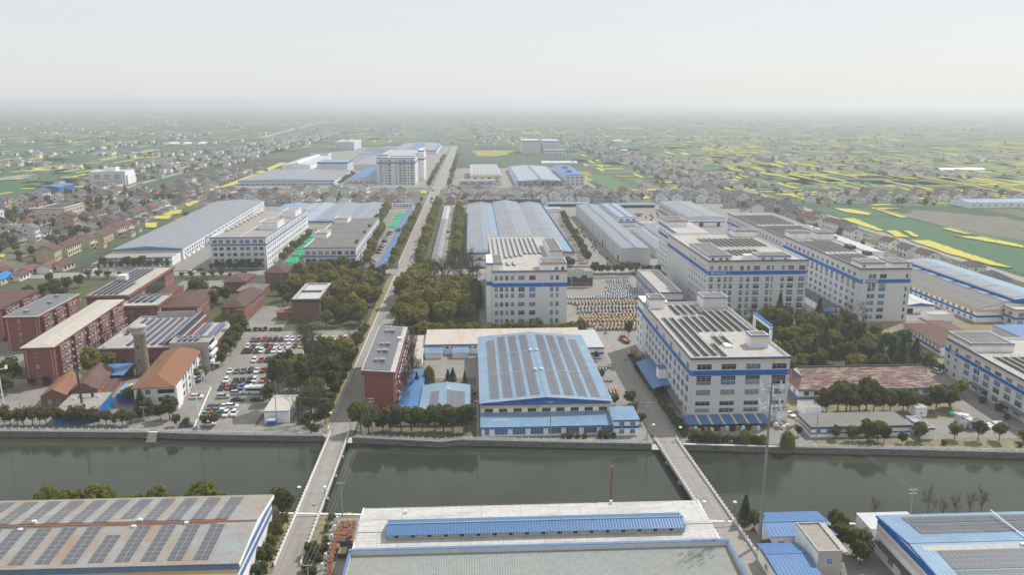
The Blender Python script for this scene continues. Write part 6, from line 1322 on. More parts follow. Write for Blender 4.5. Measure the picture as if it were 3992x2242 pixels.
TK['olive'] = [(crown_broad(s, 1300, 26, mat='leaf_olive', leaf_s=0.075), trunk_mesh(0.75, 0.06, s)) for s in (8, 9)]
TK['shrub'] = [(crown_broad(s, 1100, 20, mat='leaf_dark', z0=-0.1, leaf_s=0.1), None) for s in (12, 13)]
TK['ball'] = [(crown_broad(s, 1400, 34, mat='leaf_evergreen', z0=-0.15, leaf_s=0.1, zs=0.8), None) for s in (14, 15)]
TK['conifer'] = [(crown_conifer(s), MB().cyl((0, 0, 0), (0, 0, 2.9), 0.06, 0.015, 6).mesh('trunk', ['bark'])) for s in (16, 17)]
TK['bare'] = [(crown_bare(s), MB().cyl((0, 0, 0), (0, 0, 0.9), 0.05, 0.03, 6).mesh('trunk', ['bark'])) for s in (18, 19, 20)]
TK['larch'] = [(crown_bare(s, tall=2.2, mat='leaf_bare'), MB().cyl((0, 0, 0), (0, 0, 2.2), 0.045, 0.012, 6).mesh('trunk', ['bark'])) for s in (23, 24)]
TK['willow'] = [(crown_willow(s), MB().cyl((0, 0, 0), (0, 0, 1.5), 0.06, 0.04, 6).mesh('trunk', ['bark'])) for s in (21, 22)]
TK['small'] = [(crown_broad(s, 420, 16, mat=m_, leaf_s=0.15), trunk_mesh(0.7, 0.07, s)) for s, m_ in ((31, 'leaf_dark'), (32, 'leaf_olive'), (33, 'leaf_evergreen'), (34, 'leaf_bare'))]
TREE_NAME = dict(evergreen='evergreen_tree', dark='dark_evergreen_tree', olive='olive_tree', shrub='shrub', ball='clipped_tree', conifer='conifer_tree', bare='bare_tree', larch='larch_tree', willow='willow_tree', small='village_tree')
TREE_WORD = dict(evergreen='round evergreen tree', dark='dark evergreen tree', olive='thin olive-brown tree', shrub='dark rounded shrub', ball='clipped round tree', conifer='dark pointed conifer', bare='leafless grey-brown tree', larch='tall bare brown larch', willow='light green willow', small='small tree')
def plant(kind, pts, where, size, group=None, order='from left', jitter=0.28, zs=(0.85, 1.25), name=None):
    pts = sorted(pts, key=(lambda p: p[0]) if 'left' in order else (lambda p: p[1]))
    for i, p in enumerate(pts):
        me, tr = RT.choice(TK[kind]); s = (p[2] if len(p) > 2 else size) * RT.uniform(1 - jitter, 1 + jitter)
        w = TREE_WORD[kind] + (', %s %s ' % (nth(i + 1), order) if len(pts) > 1 else ' ') + where
        t = thing(name or TREE_NAME[kind], w, 'shrub' if kind in ('shrub',) else 'tree', (p[0], p[1], 0), RT.uniform(0, 6.28), group or (TREE_WORD[kind] + 's ' + where)[:80], (s, s, s * RT.uniform(*zs)))
        put('crown', me, t)
        if tr: put('trunk', tr, t)
def inside(x, y, poly):
    c = False; j = len(poly) - 1
    for i in range(len(poly)):
        (xi, yi), (xj, yj) = poly[i], poly[j]
        if (yi > y) != (yj > y) and x < (xj - xi) * (y - yi) / (yj - yi) + xi: c = not c
        j = i
    return c
def fill(poly, n, dmin, keepout=()):
    xs = [p[0] for p in poly]; ys = [p[1] for p in poly]; out = []
    for _ in range(n * 60):
        x, y = RT.uniform(min(xs), max(xs)), RT.uniform(min(ys), max(ys))
        if not inside(x, y, poly): continue
        if any((x - a) ** 2 + (y - b_) ** 2 < dmin * dmin for a, b_ in out): continue
        if any(a - 1 < x < b_ + 1 and c - 1 < y < d + 1 for a, b_, c, d in keepout): continue
        out.append((x, y))
        if len(out) >= n: break
    return out
def line(x0, y0, x1, y1, n, j=0.8): return [(x0 + (x1 - x0) * (i + .5) / n + RT.uniform(-j, j), y0 + (y1 - y0) * (i + .5) / n + RT.uniform(-j, j)) for i in range(n)]
# grove between car park, left bridge and main road
GR = [(-82, 298), (-66, 274), (-57, 268), (-56, 340), (-60, 356), (-78, 362), (-80, 330)]
g = fill(GR, 46, 4.0, [(-78, -66, 275, 294), (-86, -54, 376, 392)])
plant('dark', g[:19], 'in the grove between car park and left bridge', 4.3); plant('evergreen', g[19:27], 'in the grove between car park and left bridge', 4.4); plant('larch', g[27:39], 'in the grove between car park and left bridge', 5.6); plant('bare', g[39:], 'in the grove between car park and left bridge', 5.5)
plant('shrub', fill([(-66, 267), (-54, 266), (-54, 290), (-64, 290)], 7, 2.5), 'on the rubble slope beside the left bridge', 1.8)
# woods either side of the main road, south of the cross road
g = fill([(-81, 404), (-56, 404), (-56, 528), (-112, 528), (-112, 470), (-79, 466), (-79, 410)], 84, 4.4, [(-98, -81, 415, 458), (-131, -114, 492, 516)])
plant('evergreen', g[:40], 'in the wood left of the main road', 5.2); plant('dark', g[40:58], 'in the wood left of the main road', 4.2); plant('bare', g[58:72], 'in the wood left of the main road', 5.0); plant('olive', g[72:], 'in the wood left of the main road', 4.2)
g = fill([(-41, 402), (2, 402), (2, 528), (-40, 528)], 90, 4.3)
plant('evergreen', [p for p in g if p[1] < 470 or p[0] < -26], 'in the wood right of the main road', 5.2); plant('bare', [p for p in g if not (p[1] < 470 or p[0] < -26)], 'in the brown wood beside the centre block', 5.6)
plant('ball', line(-38, 392, 58, 388, 20, 1.0), 'in the row in front of the centre block', 3.5)
plant('dark', line(-54.8, 395, -54.5, 270, 14, .4) , 'along the left edge of the road by the car park', 2.6, order='from canal'); plant('larch', line(-27.5, 288, -27.5, 345, 9, .5), 'along the balcony side of the brick dormitory', 4.2, order='from canal')
# bank trees
plant('olive', line(-176, 280.4, -124, 277.2, 19, .5), 'in the row along the left bank', 2.9); plant('conifer', [(-124.8, 287)], 'in front of the orange roofed building', 3.6); plant('dark', [(-121, 283), (-116, 281.5), (-112.6, 281.5)], 'at the corner of the orange roofed building', 3.0)
plant('olive', [(-108, 275.3), (-104.5, 275.6), (-97.5, 274.8), (-94, 274.6)], 'around the wind turbine at the car park', 2.1)
plant('dark', [(-40.5, 267), (-37.5, 265.5), (-32.5, 265.8), (-30, 267), (-26, 265.6), (-22.5, 266), (-18.4, 265.2), (-14, 265.2), (-11, 266), (-7.6, 264.6), (-3, 264.4)], 'on the bank before the light blue panel shed', 3.6)
plant('shrub', [(31.5, 257.3), (33.5, 257.4), (36, 257.2), (38.5, 257), (44.4, 257.2), (46.5, 257.2), (48.8, 257.6)], 'against the warehouse annex on the bank', 1.5)
plant('shrub', line(72.2, 344, 73.6, 256, 40, .3), 'in the hedge left of the solar rack block', 1.75, order='from canal', name='hedge_shrub'); plant('shrub', line(74, 253.4, 98, 250.4, 13, .4), 'in the hedge below the striped canopy', 2.0)
plant('willow', [(106.5, 246.8, 2.9), (99, 249.5, 2.4), (93, 250.5, 2.2)], 'hanging over the right canal wall', 2.6); plant('dark', [(114, 255.4, 1.8), (125.5, 252, 2.0), (131, 250, 2.2), (136, 249, 3.4), (141, 248, 2.4), (147, 247.5, 2.4), (154, 249, 2.4)], 'in front of the low grey roofed building', 2.6); plant('evergreen', [(140.2, 250.6)], 'rising yellow-green over the low grey roofed building', 3.4)
plant('olive', [(167.3, 250), (174.8, 248.6), (182, 248), (190, 247)], 'on the dry bank below the cooling equipment', 2.7); plant('shrub', [(161, 246), (195, 246), (186, 243)], 'on the dry bank at the right', 1.4)
plant('dark', line(130, 277, 166, 276, 12, 1.0), 'in the row before the flaking tiled hall', 3.7); plant('dark', [(172, 277), (176.5, 277), (181, 276.4), (184, 280)], 'right of the tiny white hut', 3.2); plant('evergreen', [(194.5, 291)], 'beside the right end of the tiled hall', 4.6); plant('shrub', [(198.5, 283), (199.8, 274.5), (197, 266)], 'along the wall of the edge block', 1.6)
g = fill([(121, 313), (184, 313), (200, 330), (206, 366), (190, 398), (150, 406), (121, 392)], 104, 4.2)
plant('conifer', g[:11], 'in the grove behind the tiled hall', 3.9); plant('dark', g[11:50], 'in the grove behind the tiled hall', 3.8); plant('evergreen', g[50:84], 'in the grove behind the tiled hall', 4.0); plant('bare', g[84:], 'in the grove behind the tiled hall', 4.6)
plant('shrub', line(208, 366, 203, 318, 14, .5), 'in the hedge beside the edge block', 2.3, order='from canal')
# centre yard and road C
plant('dark', [(54.7, 288, 2.0), (60.2, 287.6, 2.2), (60.7, 268.5, 2.0), (59.2, 275, 2.0), (78, 380, 2.2), (54, 317, 1.8), (56, 345, 1.7)], 'around the concrete yard right of the big warehouse', 2.2); plant('conifer', [(-8.8, 318.5, 1.6), (-10.9, 319.5, 1.4), (-3.8, 317, 1.8), (-23.5, 313, 2.0)], 'in the little garden behind the light blue shed', 1.6); plant('willow', [(-18.8, 318, 2.4)], 'in the little garden behind the light blue shed', 2.4)
plant('conifer', [(2.5 + 1.0, 440, 2.2), (4, 452, 2.2), (4, 466, 2.3)], 'along the left wall of the centre block', 2.2, order='from canal')
# campus
plant('dark', [(-190, 319, 4.6), (-195, 314, 4), (-187, 310, 3.4), (-183, 322, 2.2), (-177, 321, 2.0), (-113.4, 352, 3.6), (-113, 360, 4.0), (-114, 369, 4.0), (-115, 377, 3.6), (-116, 385, 3.8), (-112, 343, 2.4), (-134, 299, 2.6), (-146, 290.5, 1.6), (-154, 471, 3.8), (-160, 462, 4.6), (-166, 474, 4.0), (-158, 452, 4.0), (-148, 448, 3.4), (-151, 462, 3.4), (-144, 458, 3.0), (-107, 452, 3.2), (-111, 462, 3.6), (-104, 470, 3.4), (-117, 478, 3.0)], 'on the brick campus', 3.4); plant('evergreen', [(-163, 331, 4.6), (-158, 335, 3.6), (-116, 322, 2.6), (-114.6, 325, 2.4)], 'beside the canteen', 3.2); plant('bare', [(-169, 362, 4.4), (-167, 372, 4.4), (-168, 350, 4.0), (-106, 440, 3.4)], 'between the beige dormitory and the canteen', 4.2); plant('shrub', line(-121, 399, -98, 399, 9, .4), 'in the low hedge behind the car park', 1.4)
plant('olive', line(-260, 531, -150, 527, 16, 1.5), 'along the near side of the cross road', 2.3); plant('dark', fill([(-262, 430), (-246, 430), (-246, 520), (-280, 520)], 14, 5), 'in the garden strip left of the campus', 3.0)
# northern works, roadside rows
plant('evergreen', line(-57.2, 556, -57.2, 880, 44, .6), 'in the left roadside row of the main road', 3.2, order='from cross road', name='street_tree'); plant('evergreen', line(-37.8, 556, -37.8, 895, 38, .8), 'in the right roadside row of the main road', 4.3, order='from cross road', name='street_tree'); plant('evergreen', line(-11.5, 568, -13, 878, 32, 1.0), 'in the row left of the triple hall', 4.3, order='from cross road', name='street_tree')
plant('evergreen', line(-75.5, 556, -82, 720, 18, .8), 'in the row along the tar roofed block', 3.6, order='from cross road', name='street_tree'); plant('evergreen', line(-88, 735, -90, 850, 12, .8), 'in the row along the four bay hall', 4.3, order='from cross road', name='street_tree'); plant('evergreen', line(-139, 575, -140, 690, 14, .8), 'in the row between the two white blocks', 2.8, order='from cross road', name='street_tree')
plant('dark', line(-184, 553.4, -147, 552.6, 9, .4), 'before the slate band block', 2.5); plant('olive', line(-116, 551.6, -82, 551, 7, .4), 'before the tar roofed block', 2.7); plant('dark', line(-262, 563, -214, 564, 9, .6), 'before the very long hall', 2.6); plant('dark', line(84, 562, 92, 810, 26, 1.2), 'in the lane right of the triple hall', 3.0, order='from cross road', name='street_tree'); plant('dark', line(66, 552, 72, 552, 2, .4) + line(80, 527, 128, 526, 10, 1), 'along the cross road by the grey clad hall', 2.6)
plant('small', line(-59, 1095, -57, 1700, 38, 1.2), 'in the far left roadside row', 3.4, order='from village', name='roadside_tree'); plant('small', line(-31, 1095, -29, 1700, 38, 1.2), 'in the far right roadside row', 3.4, order='from village', name='roadside_tree')
plant('small', line(-186, 1135, -187, 1290, 12, 1) + line(64, 1102, 128, 1102, 10, .6), 'against the far factory halls', 3.0)
# foreground
plant('evergreen', line(-116, 208, -61, 207, 13, .8), 'in the row between the weathered shed and the canal', 3.7); plant('willow', [(-104, 210, 5.2), (-120, 210, 4.6)], 'behind the weathered shed', 5); plant('olive', [(-53.6, 204.5, 3.4), (-53.2, 199.5, 2.6)], 'beside the near end of the left bridge', 3); plant('dark', [(-53.2, 194.5, 2.4), (-53, 189, 2.2), (-53.2, 183, 2.2), (-53, 177, 2.0)], 'against the end wall of the weathered shed', 2.2)
plant('shrub', [(-42.6, 191, 1.9), (-42.4, 187, 1.9), (-40.6, 184.6, 1.6), (-42.4, 180.6, 1.7), (-40.6, 199.6, 1.5), (-40, 193, 1.3), (-40.6, 178, 1.8), (-39.6, 189, 1.3), (-40.4, 206, 1.7), (-41, 174, 1.8)], 'between the left bridge and the lying drums', 1.7)
plant('conifer', [(75.2, 198.2, 2.2)], 'at the near end of the right bridge', 2.2); plant('dark', [(76.2, 193.6, 2.3), (75.6, 182.6, 1.8)], 'at the foot of the phone mast', 2.2); plant('dark', [(97.5, 190.5, 2.6), (97, 185, 2.8), (98.5, 180, 3.2), (97.4, 176, 2.6), (95.2, 186.5, 2.2), (101, 193.5, 1.9)], 'between the concrete house and the solar roof hall', 2.8)
plant('larch', [(127.2, 197.3, 2.6), (131.4, 196.8, 2.5), (134.5, 196.6, 2.7), (138.4, 196.2, 2.3), (141.8, 196, 2.5), (111, 195.8, 2.0), (107, 196.2, 1.8)], 'on the near bank behind the solar roof hall', 2.5); plant('bare', [(86.5, 184.2, 2.6)], 'in front of the blue roofed shed', 2.6)

# ================================================================== HOUSES
RHS = random.Random(4)
HM = {}
def house_mesh(shape, wall, roof):
    k = (shape, wall, roof)
    if k in HM: return HM[k]
    W, L, h, rise, hip = {'A': (9, 11, 6.3, 2.7, 0), 'B': (8, 14, 5.8, 2.3, 0), 'C': (10, 11, 6.6, 2.6, 1), 'D': (6.5, 12, 3.1, 1.8, 0), 'E': (10, 11, 9.4, 2.6, 0), 'F': (9, 22, 6.2, 2.5, 0)}[shape]
    w2, l2, o = W / 2, L / 2, 0.5
    mb = MB()
    if hip: mb.box(-w2, w2, -l2, l2, -0.2, h)
    else:
        sec = [(-w2, -0.2), (w2, -0.2), (w2, h), (0, h + rise), (-w2, h)]
        f = [(x, -l2, z) for x, z in sec]; b2 = [(x, l2, z) for x, z in sec]
        mb.poly(f); mb.poly(b2[::-1])
        for i in range(5): mb.poly([f[(i + 1) % 5], f[i], b2[i], b2[(i + 1) % 5]])
    if shape in 'ACE': mb.box(w2, w2 + 1.6, -l2 + 1, l2 - 1, 2.8, 3.0); mb.box(w2 + 1.5, w2 + 1.6, -l2 + 1, l2 - 1, 3.0, 3.9)
    if shape in 'AB': mb.box(w2 + 3, w2 + 8, -l2, l2 * 0.2, -0.2, 2.6)
    wm = mb.mesh('wall', [wall])
    mb = MB(); s = rise / w2
    if hip:
        i = 4.0; z = h
        for q in ([(-w2 - o, -l2 - o, z), (w2 + o, -l2 - o, z), (0, -l2 - o + i, z + rise)], [(w2 + o, l2 + o, z), (-w2 - o, l2 + o, z), (0, l2 + o - i, z + rise)], [(w2 + o, -l2 - o, z), (w2 + o, l2 + o, z), (0, l2 + o - i, z + rise), (0, -l2 - o + i, z + rise)], [(-w2 - o, l2 + o, z), (-w2 - o, -l2 - o, z), (0, -l2 - o + i, z + rise), (0, l2 + o - i, z + rise)]): mb.slab(q, 0.15)
    else:
        for sx in (-1, 1): mb.slab([(sx * (w2 + o), -l2 - o, h - o * s + .12), (sx * (w2 + o), l2 + o, h - o * s + .12), (0, l2 + o, h + rise + .12), (0, -l2 - o, h + rise + .12)], 0.18)
    if shape in 'AB': mb.slab([(w2 + 2.7, -l2 - .3, 3.3), (w2 + 8.3, -l2 - .3, 2.5), (w2 + 8.3, l2 * .2 + .3, 2.5), (w2 + 2.7, l2 * .2 + .3, 3.3)], 0.12)
    rm = mb.mesh('roof', [roof])
    mb = MB(); fl = [1.0] + ([4.1] if h > 5 else []) + ([7.2] if h > 9 else [])
    for z in fl:
        for y in rng(-l2 + .4, l2 - .4, max(2, int(L / 3.6))):
            mb.box(w2, w2 + .06, y - .85, y + .85, z, z + 1.6); mb.box(-w2 - .06, -w2, y - .5, y + .5, z + .2, z + 1.4)
        mb.box(-1.6, -.5, -l2 - .06, -l2, z + .2, z + 1.4)
    wi = mb.mesh('windows', ['glass_dark'])
    HM[k] = (wm, rm, wi); return HM[k]
WALLW = dict(house_white='white', house_cream='cream', house_grey='grey', house_pink='pink', house_brick='brick', house_ochre='ochre')
ROOFW = dict(hroof_brown='brown', hroof_dark='dark grey', hroof_red='red', hroof_slate='slate blue', hroof_blue='bright blue', hroof_grey='pale grey')
SHW = dict(A='gabled house', B='long gabled house', C='hip roofed house', D='low house', E='tall gabled house', F='terraced house')
def village(pts, where, walls, roofs, shapes='AABCDE', rz=0.0, order='from left', jit=0.12):
    pts = sorted(pts, key=(lambda p: p[0]) if 'left' in order else (lambda p: p[1]))
    for i, (x, y) in enumerate(pts):
        sh, wa, ro = RHS.choice(shapes), RHS.choice(walls), RHS.choice(roofs)
        wm, rm, wi = house_mesh(sh, wa, ro)
        t = thing('village_house', '%s %s, %s roof, %s %s %s' % (WALLW[wa], SHW[sh], ROOFW[ro], nth(i + 1), order, where), 'house', (x, y, 0), rz + RHS.gauss(0, jit) + (math.pi if RHS.random() < .12 else 0), 'houses ' + where, RHS.uniform(1.08, 1.42))
        put('wall', wm, t); put('roof', rm, t); put('windows', wi, t)['kind'] = 'stuff'
WH = ['house_white'] * 5 + ['house_cream', 'house_grey', 'house_pink']; RO = ['hroof_brown'] * 4 + ['hroof_dark'] * 2 + ['hroof_grey', 'hroof_red', 'hroof_slate']
def row(x0, x1, y, step, j=2.5): 
    n = int((x1 - x0) / step); return [(x0 + (i + .5) * step + RHS.uniform(-j, j), y + RHS.uniform(-j, j)) for i in range(n)]
def colm(x, y0, y1, step, j=2.5): return [(x + RHS.uniform(-j, j), y0 + (i + .5) * step + RHS.uniform(-j, j)) for i in range(int((y1 - y0) / step))]
village(row(-308, -62, 922, 17), 'in the near row behind the left works', WH + ['house_grey', 'house_pink'], RO); village(row(-312, -62, 960, 19, 4), 'in the middle row behind the left works', WH + ['house_ochre'], RO); village(row(-312, -62, 1006, 21, 5), 'in the back row before the far works', WH + ['house_grey'], RO, 'ACE')
village(row(-32, 205, 922, 17), 'in the near row behind the triple hall', WH, RO); village(row(-32, 330, 958, 19, 4), 'in the middle row behind the triple hall', WH, RO); village(row(-32, 330, 1010, 24, 6), 'in the back row right of the road', WH, RO, 'AABC')
village(row(212, 345, 920, 16, 3), 'in the cluster behind the back right hall', WH, ['hroof_dark', 'hroof_brown', 'hroof_slate'], 'AACB')
LW = ['house_cream', 'house_white', 'house_white', 'house_white', 'house_grey', 'house_grey', 'house_pink']; LR = ['hroof_brown', 'hroof_slate', 'hroof_dark', 'hroof_dark', 'hroof_grey', 'hroof_brown', 'hroof_red']
village(colm(-312, 582, 760, 27, 2), 'in the column beside the very long hall', ['house_ochre', 'house_cream', 'house_cream'], ['hroof_brown'], 'AAF', RAD(4), 'from canal'); village(colm(-336, 745, 900, 22, 3), 'in the farther column beside the very long hall', LW, LR, 'AAC', RAD(4), 'from canal')
for k, (x, y0, y1) in enumerate(((-345, 930, 1080), (-378, 660, 1080), (-405, 640, 780), (-440, 860, 1080), (-468, 690, 1100), (-512, 870, 1040))): village(colm(x, y0, y1, 21, 8), 'in the %s column of the left village' % nth(k + 1), LW, LR, 'AABCDE', RAD(3), 'from canal', .2)
village([(-303, 548), (-294, 556), (-287, 562), (-300, 530), (-306, 520), (-316, 540), (-326, 552), (-322, 525)], 'at left end of cross road', ['house_white', 'house_brick', 'house_cream'], ['hroof_brown', 'hroof_red', 'hroof_blue'], 'DDB', RAD(3))
village(colm(333, 540, 640, 26, 3) + colm(329, 650, 900, 24, 5), 'along the country road', ['house_white', 'house_white', 'house_grey'], ['hroof_brown', 'hroof_dark'], 'AAFB', RAD(6), 'from canal'); village(row(300, 345, 760, 15, 3) + row(290, 345, 820, 16, 4) + row(280, 345, 870, 16, 4), 'in the hamlet behind the rear block', WH, RO, 'ABD'); village(row(300, 345, 470, 18, 3) + row(330, 350, 510, 14, 2), 'beside the country road near the right edge', ['house_grey', 'house_white'], ['hroof_dark'], 'CBD')
village(row(388, 650, 905, 17, 4), 'in the front row beyond the right fields', ['house_white'] * 4 + ['house_cream'], ['hroof_brown'] * 3 + ['hroof_dark'], 'AABCD', RAD(-8)); village(row(395, 660, 955, 21, 6), 'in the rear row beyond the right fields', ['house_white'] * 4 + ['house_cream'], ['hroof_brown'] * 3 + ['hroof_dark'], 'AABC', RAD(-8))
village(colm(-372, 1110, 1420, 22, 7) + colm(-402, 1110, 1420, 26, 8), 'in village left of far works', ['house_white', 'house_grey', 'house_cream'], RO, 'AAC', RAD(5), 'from canal')
# far-off houses and trees that read as one mass
mb = MB(); mt = MB()
def speck(x, y):
    w, l, h = RHS.uniform(4, 5.5), RHS.uniform(5, 8), RHS.uniform(4.5, 7.5); m = RHS.choice((0, 0, 0, 1)); r = RHS.choice((2, 2, 3, 4))
    n = len(mb.v); mb.box(x - w, x + w, y - l, y + l, 0, h, m)
    mb.poly([(x - w, y - l - .3, h), (x, y - l - .3, h + 2.4), (x, y + l + .3, h + 2.4), (x - w, y + l + .3, h)][::-1], r); mb.poly([(x + w, y - l - .3, h), (x + w, y + l + .3, h), (x, y + l + .3, h + 2.4), (x, y - l - .3, h + 2.4)][::-1], r); mb.poly([(x - w, y - l, h), (x + w, y - l, h), (x, y - l, h + 2.4)], m)
def bush(x, y, s):
    for _ in range(16):
        d = Vector((RT.gauss(0, 1), RT.gauss(0, 1), abs(RT.gauss(0.3, 1)))).normalized(); _quad(mt, (x + d.x * s * .75, y + d.y * s * .75, s * .35 + d.z * s * .95), d + Vector((0, 0, .4)), s * .42, RT, RHS.choice((0, 0, 1, 2)))
for x, y0, y1, n in ((-500, 1200, 3200, 120), (-460, 1450, 3000, 110), (-560, 1150, 2400, 60), (345, 1080, 2600, 120), (318, 1050, 2500, 90), (380, 1050, 2600, 70), (-270, 2700, 4200, 60), (60, 2300, 4200, 90), (-900, 1500, 3000, 50)):
    for i in range(n):
        y = y0 + (y1 - y0) * RHS.random(); xx = x + (y - y0) * (-0.03) + RHS.gauss(0, 14); speck(xx, y)
        for _ in range(2): bush(xx + RT.gauss(0, 14), y + RT.gauss(0, 14), RT.uniform(2.5, 5))
for y, x0, x1, n in ((1330, 380, 900, 60), (1600, 420, 1200, 80), (2050, 380, 1500, 70), (1450, -1100, -560, 70), (1780, -1300, -560, 90), (2300, -1700, -560, 80), (2480, -100, 1400, 110), (2900, -2000, 1800, 130), (3500, -2400, 2300, 150), (4200, -3000, 2800, 170), (5000, -3500, 3400, 180), (6200, -4200, 4200, 300)):
    for i in range(n):
        kc = max(3, n // 8); ci = RHS.randrange(kc); x = x0 + (x1 - x0) * (ci + .5 + .3 * math.sin(ci * 7.3)) / kc + RHS.gauss(0, 34); yy = y + (22 + y * .03) * math.sin(ci * 5.1 + y) + RHS.gauss(0, 9) - 0.06 * x
        if y > 2000 and RHS.random() < .35: continue
        if -330 < x < 180 and yy < 2160: continue
        speck(x, yy)
        for _ in range(1): bush(x + RT.gauss(0, 22), yy + RT.gauss(0, 22), RT.uniform(2.5, 5.5))
for i in range(330):
    y = 560 * math.exp(RT.random() * 2.0); x = RT.uniform(-.78, .78) * (y + 150)
    if (-290 < x < 372 and y < 905) or (-330 < x < 180 and 1088 < y < 2150) or (365 < x < 560 and y < 860): continue
    bush(x, y, RT.uniform(1.8, 4.2))
struct(mb.build('distant_houses', ['house_white', 'house_grey', 'hroof_brown', 'hroof_dark', 'hroof_grey']), 'stuff'); struct(mt.build('distant_trees', ['leaf_dark', 'leaf_olive', 'leaf_bare']), 'stuff')
# village trees one can tell apart
plant('small', [(x + RT.uniform(-8, 8), y + RT.uniform(-12, 12)) for x, y in row(-310, 330, 938, 13, 4) if not -57 < x < -38] , 'among the houses of the middle village', 3.0); plant('small', [(x, y) for x, y in fill([(-330, 590), (-362, 590), (-520, 850), (-500, 1080), (-350, 1080), (-340, 900)], 170, 6)], 'among the houses of the left village', 3.6); plant('small', fill([(378, 870), (660, 850), (660, 1000), (385, 1000)], 46, 8) + fill([(300, 560), (326, 560), (326, 880), (290, 880)], 22, 7), 'among the houses on the right', 3.0); plant('small', fill([(560, 640), (700, 640), (700, 840), (565, 830)], 18, 9), 'by the depot at the right edge', 4.0)
# ================================================================== VEHICLES
RC_ = random.Random(8)
def loft(mb, st, m=0):
    """stations (y, half width, z0, z1, top half width)"""
    k = len(mb.v)
    for y, w, z0, z1, t in st: mb.v += [(-w, y, z0), (w, y, z0), (w, y, (z0 + z1) * .52), (t, y, z1), (-t, y, z1), (-w, y, (z0 + z1) * .52)]
    for i in range(len(st) - 1):
        a, b2 = k + 6 * i, k + 6 * i + 6
        for j in range(6): mb.f.append((a + j, a + (j + 1) % 6, b2 + (j + 1) % 6, b2 + j)); mb.m.append(m)
    mb.f.append(tuple(range(k + 5, k - 1, -1))); e = k + 6 * (len(st) - 1); mb.f.append(tuple(range(e, e + 6))); mb.m += [m, m]
    return mb
wheel_me = MB().cyl((-.11, 0, .32), (.11, 0, .32), .32, n=12).cyl((-.115, 0, .32), (.115, 0, .32), .18, n=8, m=1).mesh('wheel', ['tyre', 'metal_grey'])
CARM = {}
def car_meshes(kind, col):
    k = (kind, col)
    if k not in CARM:
        mb = MB(); gl = MB(); rf = MB()
        if kind == 'sedan':
            loft(mb, [(-2.3, .72, .38, .68, .66), (-2.12, .84, .25, .78, .78), (-1.0, .9, .2, .95, .82), (1.3, .9, .2, .97, .82), (2.1, .85, .25, .92, .78), (2.3, .74, .42, .82, .68)])
            gl.slab([(-.62, -.25, 1.42), (.62, -.25, 1.42), (.62, 1.0, 1.42), (-.62, 1.0, 1.42)], .02); loft(gl, [(-1.05, .8, .9, .96, .78), (-.3, .74, .9, 1.4, .62), (1.0, .74, .9, 1.4, .62), (1.75, .8, .9, .97, .76)]); rf.box(-.6, .6, -.25, .95, 1.40, 1.46)
        else:
            loft(mb, [(-2.3, .74, .4, .9, .7), (-2.1, .86, .3, 1.0, .8), (-1.1, .92, .25, 1.1, .86), (1.9, .92, .25, 1.12, .86), (2.25, .84, .35, 1.05, .8)])
            loft(gl, [(-1.25, .84, 1.0, 1.08, .82), (-.55, .78, 1.0, 1.62, .68), (1.75, .78, 1.0, 1.62, .68), (2.15, .82, 1.0, 1.1, .8)]); rf.box(-.68, .68, -.5, 1.72, 1.61, 1.68)
        CARM[k] = (mb.mesh('body', [col]), gl.mesh('windows', ['glass_dark']), rf.mesh('car_roof', [col]))
    return CARM[k]
CW = dict(paint_white='white', paint_black='black', paint_grey='dark grey', paint_silver='silver', paint_red='red', paint_maroon='maroon', paint_blue='blue', paint_yellow='yellow', paint_green='bright green', paint_orange='orange', paint_teal='dark teal')
def car(x, y, col, label, rz=0.0, kind=None, group='parked cars', s=1.0):
    col = 'paint_' + col; kind = kind or RC_.choice(('sedan', 'sedan', 'suv')); b_, g_, r_ = car_meshes(kind, col)
    t = thing('car', '%s %s, %s' % (CW[col], 'car' if kind == 'sedan' else 'tall car', label), 'car', (x, y, .05), rz + RC_.gauss(0, .03), group, s * 1.1)
    put('body', b_, t); put('windows', g_, t); put('car_roof', r_, t)
    for sx in (-1, 1):
        for yy in (-1.4, 1.38): put('wheel', wheel_me, t, (sx * .78, yy, 0))
C_ = dict(w='white', k='black', g='grey', s='silver', r='red', m='maroon', b='blue', y='yellow', n='green', o='orange', t='teal')
def carrow(y, xs, cols, where):
    for i, (x, c) in enumerate(zip(xs, cols)): car(x, y + RC_.uniform(-.3, .3), C_[c], '%s from left in %s of the car park' % (nth(i + 1), where))
carrow(381.5, [-109.7 + (z - 200) * .0489 for z in (225, 277, 338, 392, 450, 507, 567, 622, 680, 738, 795, 860, 913, 965, 1028, 1098, 1145, 1208, 1262, 1312)], 'gmrkkkwwwkwwwwwrwmkm', 'the back row')
carrow(370.2, [-109.3 + (z - 135) * .0478 for z in (165, 213, 270, 342, 395, 447, 503, 570, 632, 695, 815, 875, 930, 985)], 'wmwkrwswmymwww', 'the second row')
carrow(362.8, [-108.8 + (z - 100) * .0472 for z in (128, 182, 243, 298, 360, 418, 483, 550, 930, 985, 1040)], 'kkkwkwwwwwg', 'the third row')
carrow(349.5, [-100.6 + (z - 200) * .0457 for z in (230, 292, 358, 418, 480)], 'wrkkr', 'the fourth row')
carrow(334.5, [-104.6 + (z - 10) * .0443 for z in (-18, 45, 112, 178, 245, 303, 372, 430)], 'wggkwrbw', 'the fifth row')
carrow(322.2, [-101.4 + (z - 5) * .0430 for z in (-53, 35, 97, 170, 222, 298, 368)], 'wkkmwow', 'the sixth row')
carrow(313.8, [-98.8 + (z - 5) * .0420 for z in (-103, -38, 17, 92, 177)], 'krkbw', 'the seventh row')
carrow(292.3, [-102.6 + (z - 2070) * .0405 for z in (2100, 2165, 2230)], 'ggw', 'the row before last')
carrow(285.0, [-101.3 + (z - 2040) * .0395 for z in (2050, 2115, 2180, 2250, 2322)], 'nrtww', 'the row nearest the canal')
